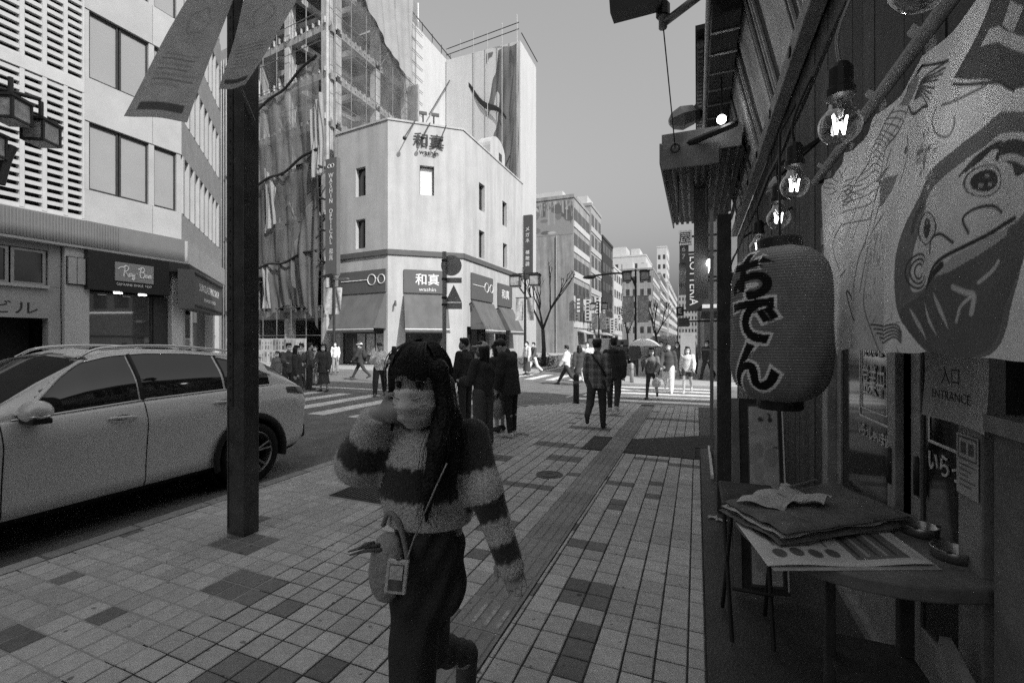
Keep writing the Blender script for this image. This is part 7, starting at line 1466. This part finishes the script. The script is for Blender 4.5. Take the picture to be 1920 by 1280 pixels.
ml = N_.new('ShaderNodeMath'); ml.operation = 'MULTIPLY'; L_2.new(at.outputs['Fac'], ml.inputs[0]); L_2.new(mr.outputs[0], ml.inputs[1]); L_2.new(ml.outputs[0], bs.inputs['Base Color']); bs.inputs['Roughness'].default_value = 1; bs.inputs['Sheen Weight'].default_value = .5; bs.inputs['Sheen Roughness'].default_value = .5; bs.inputs['Specular IOR Level'].default_value = .1
bp = N_.new('ShaderNodeBump'); bp.inputs['Strength'].default_value = .7; bp.inputs['Distance'].default_value = .006; L_2.new(nz.outputs[0], bp.inputs['Height']); L_2.new(bp.outputs[0], bs.inputs['Normal'])
sw = S.obj('sweater', m_knit, wom, ink=stripes)
# fuzz: thousands of tiny fibres on the knit
V = np.array([v.co[:] for v in sw.data.vertices]); NN = np.array([v.normal[:] for v in sw.data.vertices]); ik_ = stripes(V); rs = np.random.default_rng(3); sel = rs.integers(0, len(V), 22000)
p0 = V[sel]+rs.normal(0, .003, (len(sel), 3)); tg = rs.normal(0, 1, (len(sel), 3)); dirs = NN[sel]*.9+tg*.55; dirs /= np.linalg.norm(dirs, axis=1)[:, None]; ln = rs.uniform(.004, .011, len(sel))[:, None]; sd_ = np.cross(dirs, tg); sd_ /= np.linalg.norm(sd_, axis=1)[:, None]+1e-9
tri = np.stack([p0-sd_*.0003, p0+sd_*.0003, p0+dirs*ln], 1).reshape(-1, 3); me = bpy.data.meshes.new('knit_fuzz'); me.vertices.add(len(tri)); me.vertices.foreach_set('co', tri.astype(np.float32).ravel()); nf = len(sel); me.loops.add(nf*3); me.loops.foreach_set('vertex_index', np.arange(nf*3, dtype=np.int32)); me.polygons.add(nf); me.polygons.foreach_set('loop_start', np.arange(0, nf*3, 3, dtype=np.int32)); me.materials.append(m_knit); me.update(calc_edges=True)
a_ = me.attributes.new('ink', 'FLOAT', 'POINT'); a_.data.foreach_set('value', np.repeat(ik_[sel], 3).astype(np.float32)); o = bpy.data.objects.new('knit_fuzz', me); COL.objects.link(o); o.parent = sw; o['kind'] = 'stuff'
# trousers: straight and wide
S = SDF(lo, hi, .0095); S.cone(P+up*.13*H, P-npa(0, 0, .04), .088, .098, .03, (1.2, 1.0))
hipv = S.v.copy(); legs_ = []
for n in 'RL':
    S.v = hipv.copy(); S.cone(sk['hip'+n], sk['kn'+n], .083, .064, .03); S.cone(sk['kn'+n], sk['an'+n]+npa(0, 0, .03), .064, .07 if n == 'R' else .05, .02); d = sk['an'+n]-sk['kn'+n]; d /= np.linalg.norm(d); q = sk['an'+n]-d*.0; S.cut(q, d, q-npa(.12, .16, .12), q+npa(.12, .16, .1))
    fo = .55+.45*np.sin(S.ax[2]*7+1)[None, None, :]; S.field(lambda v, X, Y, Z: v+.0055*np.sin(Z*46+5*np.sin(X*14+Y*9)+X*22)*fo+.003*np.sin(X*70+Z*22+Y*30)); legs_.append(S.v.copy())
S.v = np.minimum(*legs_)
S.obj('trousers', fab(.028), wom)
for nm_ in ('knL', 'anL', 'knR', 'anR'):
    w_ = Matrix.LocRotScale(WB, wom.rotation_euler, wom.scale) @ Vector(sk[nm_]); d_ = -CS*w_.x+CC*w_.y; print(nm_, 960+853.3*(CC*w_.x+CS*w_.y)/d_, 640-853.3*(w_.z-CH)/d_)
for n in 'RL':
    an, ft = sk['an'+n], sk['ft'+n]; Sh = SDF(an-.22, an+.22, .007); heel = an-ft*.035-npa(0, 0, .03); toe = an+ft*.15-npa(0, 0, .034); Sh.cone(heel, toe, .04, .034, .01, (1.1, 1)); Sh.cone(an+npa(0, 0, .02), heel, .04, .038, .02); Sh.cone(an, toe, .038, .026, .02); sh = Sh.obj('shoe', fab(.05), wom)
    u_ = npa(0, 0, 1)-ft*ft[2]; Sh = SDF(an-.24, an+.24, .007); Sh.cone(heel-u_*.022, toe-u_*.018, .034, .03, .005, (1.25, 1)); Sh.field(lambda v, X, Y, Z: np.maximum(v, np.abs((X-heel[0])*u_[0]+(Y-heel[1])*u_[1]+(Z-heel[2])*u_[2]+.03)-.014)); Sh.obj('sole', fab(.45), sh)
    b = MB()
    for j in range(3): c = an+ft*(.03+.022*j)+npa(0, 0, -.012*j+.002); b.tube([Vector(c+npa(-.045, 0, -.035)), Vector(c+npa(-.02, 0, .012)), Vector(c+npa(.02, 0, .012)), Vector(c+npa(.045, 0, -.035))], .004, 5)
    ob('stripe', b, fab(.15), sh, local=True)
# mask with pleats, loops
S = SDF(hc-.2, hc+.2, .005); S.ell(hc+fw*.033*k-hu*.048*k, (.074*k, .082*k, .086*k), .01, yaw, pit); S.cone(hc+fw*.098*k-hu*.0*k, hc+fw*.108*k-hu*.045*k, .014, .018, .03)
def mk(v, X, Y, Z):
    f = (X-hc[0])*fw[0]+(Y-hc[1])*fw[1]+(Z-hc[2])*fw[2]; u = (X-hc[0])*hu[0]+(Y-hc[1])*hu[1]+(Z-hc[2])*hu[2]; r_ = (X-hc[0])*rt[0]+(Y-hc[1])*rt[1]+(Z-hc[2])*rt[2]
    v = v+.0045*np.abs(np.sin(u*80+1.2*np.abs(r_)*14)); return np.maximum(np.maximum(v, .008-f), np.maximum(u-.008+.45*np.abs(r_)*.5, -.122*k-u))
S.field(mk); fm = S.obj('face_mask', m_mask, wom, relax=0)
for (u_, w_) in ((-.022, .05), (-.045, .052), (-.07, .045)): ob('pleat_shade_line', MB().tube([Vector(hc+fw*math.sqrt(max(.0004, (.113*k)**2-(1.15*q*w_*k)**2-.3*(u_*k)**2))+rt*q*w_*k+hu*(u_+.006*q*q)*k) for q in np.linspace(-1, 1, 11)], .0016, 5), mat('pleat_shade', .4, .9, var=.1), fm, local=True)  # darker tubes put the shade of the mask's folds into colour
for s in (1, -1):
    ob('ear_loop', MB().tube(cr([Vector(hc+rt*s*.062*k+fw*.03*k-hu*.02*k), Vector(hc+rt*s*.083*k+fw*.0*k+hu*.01*k), Vector(hc+rt*s*.084*k-fw*.02*k-hu*.03*k), Vector(hc+rt*s*.065*k+fw*.02*k-hu*.085*k)], 4), .002, 5), m_mask, wom, local=True)
    e_ = ob('eye', MB().sphere(Vector(hc+fw*.077*k+rt*s*.030*k+hu*.016*k), (.016*k, .012*k, .010*k), 12, 8), mat('eye_white', .35, .2, var=0), wom, local=True, smooth=True); ob('iris', MB().sphere(Vector(hc+fw*.0845*k+rt*s*.030*k+hu*.014*k), .009*k, 10, 6), m_eye, e_, local=True, smooth=True)
    ob('eyelash', MB().tube([Vector(hc+fw*(.086-.004*abs(q))*k+rt*(s*.030+q*.012)*k+hu*(.0235-.004*q*q)*k) for q in (-1.2, -.6, 0, .6, 1.2)], .0034, 5), m_hair, wom, local=True)
# hair: cap, fringe, long locks down her left side and back
S = SDF(hc-npa(.28, .26, .46), hc+npa(.28, .26, .2), .006)
S.ell(hc+hu*.026*k-fw*.012*k, (.084*k, .1*k, .101*k), .01, yaw, pit)
def face_open(v, X, Y, Z):
    f = (X-hc[0])*fw[0]+(Y-hc[1])*fw[1]+(Z-hc[2])*fw[2]; u = (X-hc[0])*hu[0]+(Y-hc[1])*hu[1]+(Z-hc[2])*hu[2]; r_ = (X-hc[0])*rt[0]+(Y-hc[1])*rt[1]+(Z-hc[2])*rt[2]
    return np.maximum(v, np.minimum(np.minimum(f-.02, .027+.010*np.sin(r_*70)-u), (.066-np.abs(r_))*1.0))
S.field(face_open); S.field(lambda v, X, Y, Z: np.maximum(v, -.075-((X-hc[0])*hu[0]+(Y-hc[1])*hu[1]+(Z-hc[2])*hu[2])+.6*((X-hc[0])*fw[0]+(Y-hc[1])*fw[1]+(Z-hc[2])*fw[2])))
lk = [hc-rt*.072+fw*.03+hu*.05, hc-rt*.085+fw*.035-hu*.06, hc-rt*.078+fw*.065-npa(0, 0, .16), hc-rt*.062+fw*.085-npa(0, 0, .27), hc-rt*.055+fw*.09-npa(0, 0, .36)]
for i in range(4): S.cone(lk[i], lk[i+1], (.03, .029, .027, .02)[i], (.029, .027, .02, .007)[i], .015, (1., .8))
lk2 = [hc-rt*.078+fw*.0, hc-rt*.10+fw*.01-hu*.1, hc-rt*.105+fw*.03-npa(0, 0, .24)]
for i in range(2): S.cone(lk2[i], lk2[i+1], .028, .02, .02)
bk = [hc-fw*.06, hc-fw*.08-hu*.1, hc-fw*.09-npa(0, 0, .27)]
for i in range(2): S.cone(bk[i], bk[i+1], .062, .05, .03, (1.2, .8))
S.cone(hc+rt*.074+fw*.03+hu*.05, hc+rt*.078+fw*.03-hu*.06, .016, .012, .01); S.cone(hc+rt*.078+fw*.03-hu*.06, hc+rt*.072+fw*.05-npa(0, 0, .13), .010, .005, .01)
S.field(lambda v, X, Y, Z: v+.0016*np.sin(((X-hc[0])*rt[0]+(Y-hc[1])*rt[1])*420+3*np.sin(Z*24))+.001*np.sin((X+Y)*900+Z*30))
hair = S.obj('hair', m_hair, wom)
b = MB(); R = random.Random(6)
for j in range(700):                                 # combed strands over the cap
    ph = R.uniform(0, 6.28); f_, r_ = math.cos(ph), math.sin(ph)
    if f_ > .55: continue
    c0 = hc+hu*.026*k-fw*.012*k; pts_ = [c0+(fw*f_*.106*math.sin(t)+rt*r_*.092*math.sin(t)+hu*.106*math.cos(t))*k*R.uniform(.985, 1.02) for t in np.linspace(.12, 1.75, 7)]
    b.tube(pts_+[pts_[-1]+npa(R.gauss(0, .006), R.gauss(0, .006), -R.uniform(.03, .1))], .0010, 4)
for j in range(170):                                 # loose strands
    if j < 70: base = [q+npa(*[R.gauss(0, .018) for _ in range(3)]) for q in lk]
    elif j < 100: base = [q+npa(*[R.gauss(0, .022) for _ in range(3)]) for q in lk2+[lk2[-1]+npa(0, 0, -.06)]]
    else:
        r0 = R.uniform(-.06, .066); base = [hc+rt*r0*.5+hu*.128+fw*.01, hc+rt*r0*.9+hu*.105+fw*.075, hc+rt*r0*1.05+hu*.06+fw*.098, hc+rt*r0*1.08+hu*R.uniform(.0, .022)+fw*.1]
    P_l = cr(base, 5); b.tube(P_l, [.0010*(1-.7*i/len(P_l)) for i in range(len(P_l))], 4)
ob('strand', b, m_hair, hair, local=True, smooth=True)
# cord, pass case, handbag: things of their own
def wtube(pts, r, n=8): return MB().tube(cr(pts, 6), r, n)
cd = ob('neck_cord', wtube([Dp(838, 868, 1.265), Dp(812, 925, 1.255), Dp(780, 1000, 1.27), Dp(764, 1045, 1.275)], .0024), fab(.3), smooth=True, label='thin pale cord slanting across the striped sweater', cat='cord')
pc = Dp(744, 1080, 1.275); ax_ = (Dp(764, 1082, 1.27)-Dp(724, 1078, 1.28))/2; az_ = (Dp(748, 1048, 1.275)-Dp(741, 1112, 1.275))/2; ay_ = ax_.cross(az_).normalized()*.006
cs = ob('pass_case', MB().obox(pc, ax_, ay_, az_), fab(.58), bevel=.004, label='pale pass case hanging from the neck cord at her hip', cat='pass case'); fr_n = ay_.normalized()*(.0075 if ay_.dot(pc-Vector((0, 0, CH))) < 0 else -.0075)
ob('window', MB().obox(pc+fr_n, ax_*.66, ay_*.2, az_*.76), mat('card_print', .2, .3, var=.5, scale=25), cs); ob('card', MB().obox(pc+fr_n*1.18+az_*.3, ax_*.6, ay_*.1, az_*.4), fab(.5), cs); ob('clip', MB().tube([pc+az_*1.0, pc+az_*1.12], .008, 8), m_metal, cs)
bgc = Dp(722, 1062, 1.36); bag = empty('handbag', bgc-Vector((0, 0, .1)), 0, label='small rounded pale handbag with arched handle at her hip', cat='bag'); S = SDF((-.14, -.14, -.03), (.14, .14, .3), .006); S.ell((0, 0, .08), (.052, .04, .085), .02); S.ell((.012, 0, .15), (.046, .036, .055), .03); S.field(lambda v, X, Y, Z: v+.0015*np.sin(Z*160)*np.sin(X*150)); S.obj('bag_body', fab(.3), bag)
ob('handle', wtube([Dp(718, 985, 1.36), Dp(728, 962, 1.355), Dp(745, 975, 1.345), Dp(758, 1015, 1.34), Dp(764, 1050, 1.335)], .0075), fab(.22), bag, smooth=True)
for (p_, q_) in (((712, 1022), (652, 1034)), ((722, 1030), (655, 1040)), ((702, 1018), (668, 1030))): ob('tassel', MB().tube([Dp(*p_, 1.33), (Dp(*p_, 1.33)+Dp(*q_, 1.30))/2+Vector((0, 0, .006)), Dp(*q_, 1.30)], [.007, .006, .002], 6), fab(.15), bag, smooth=True)
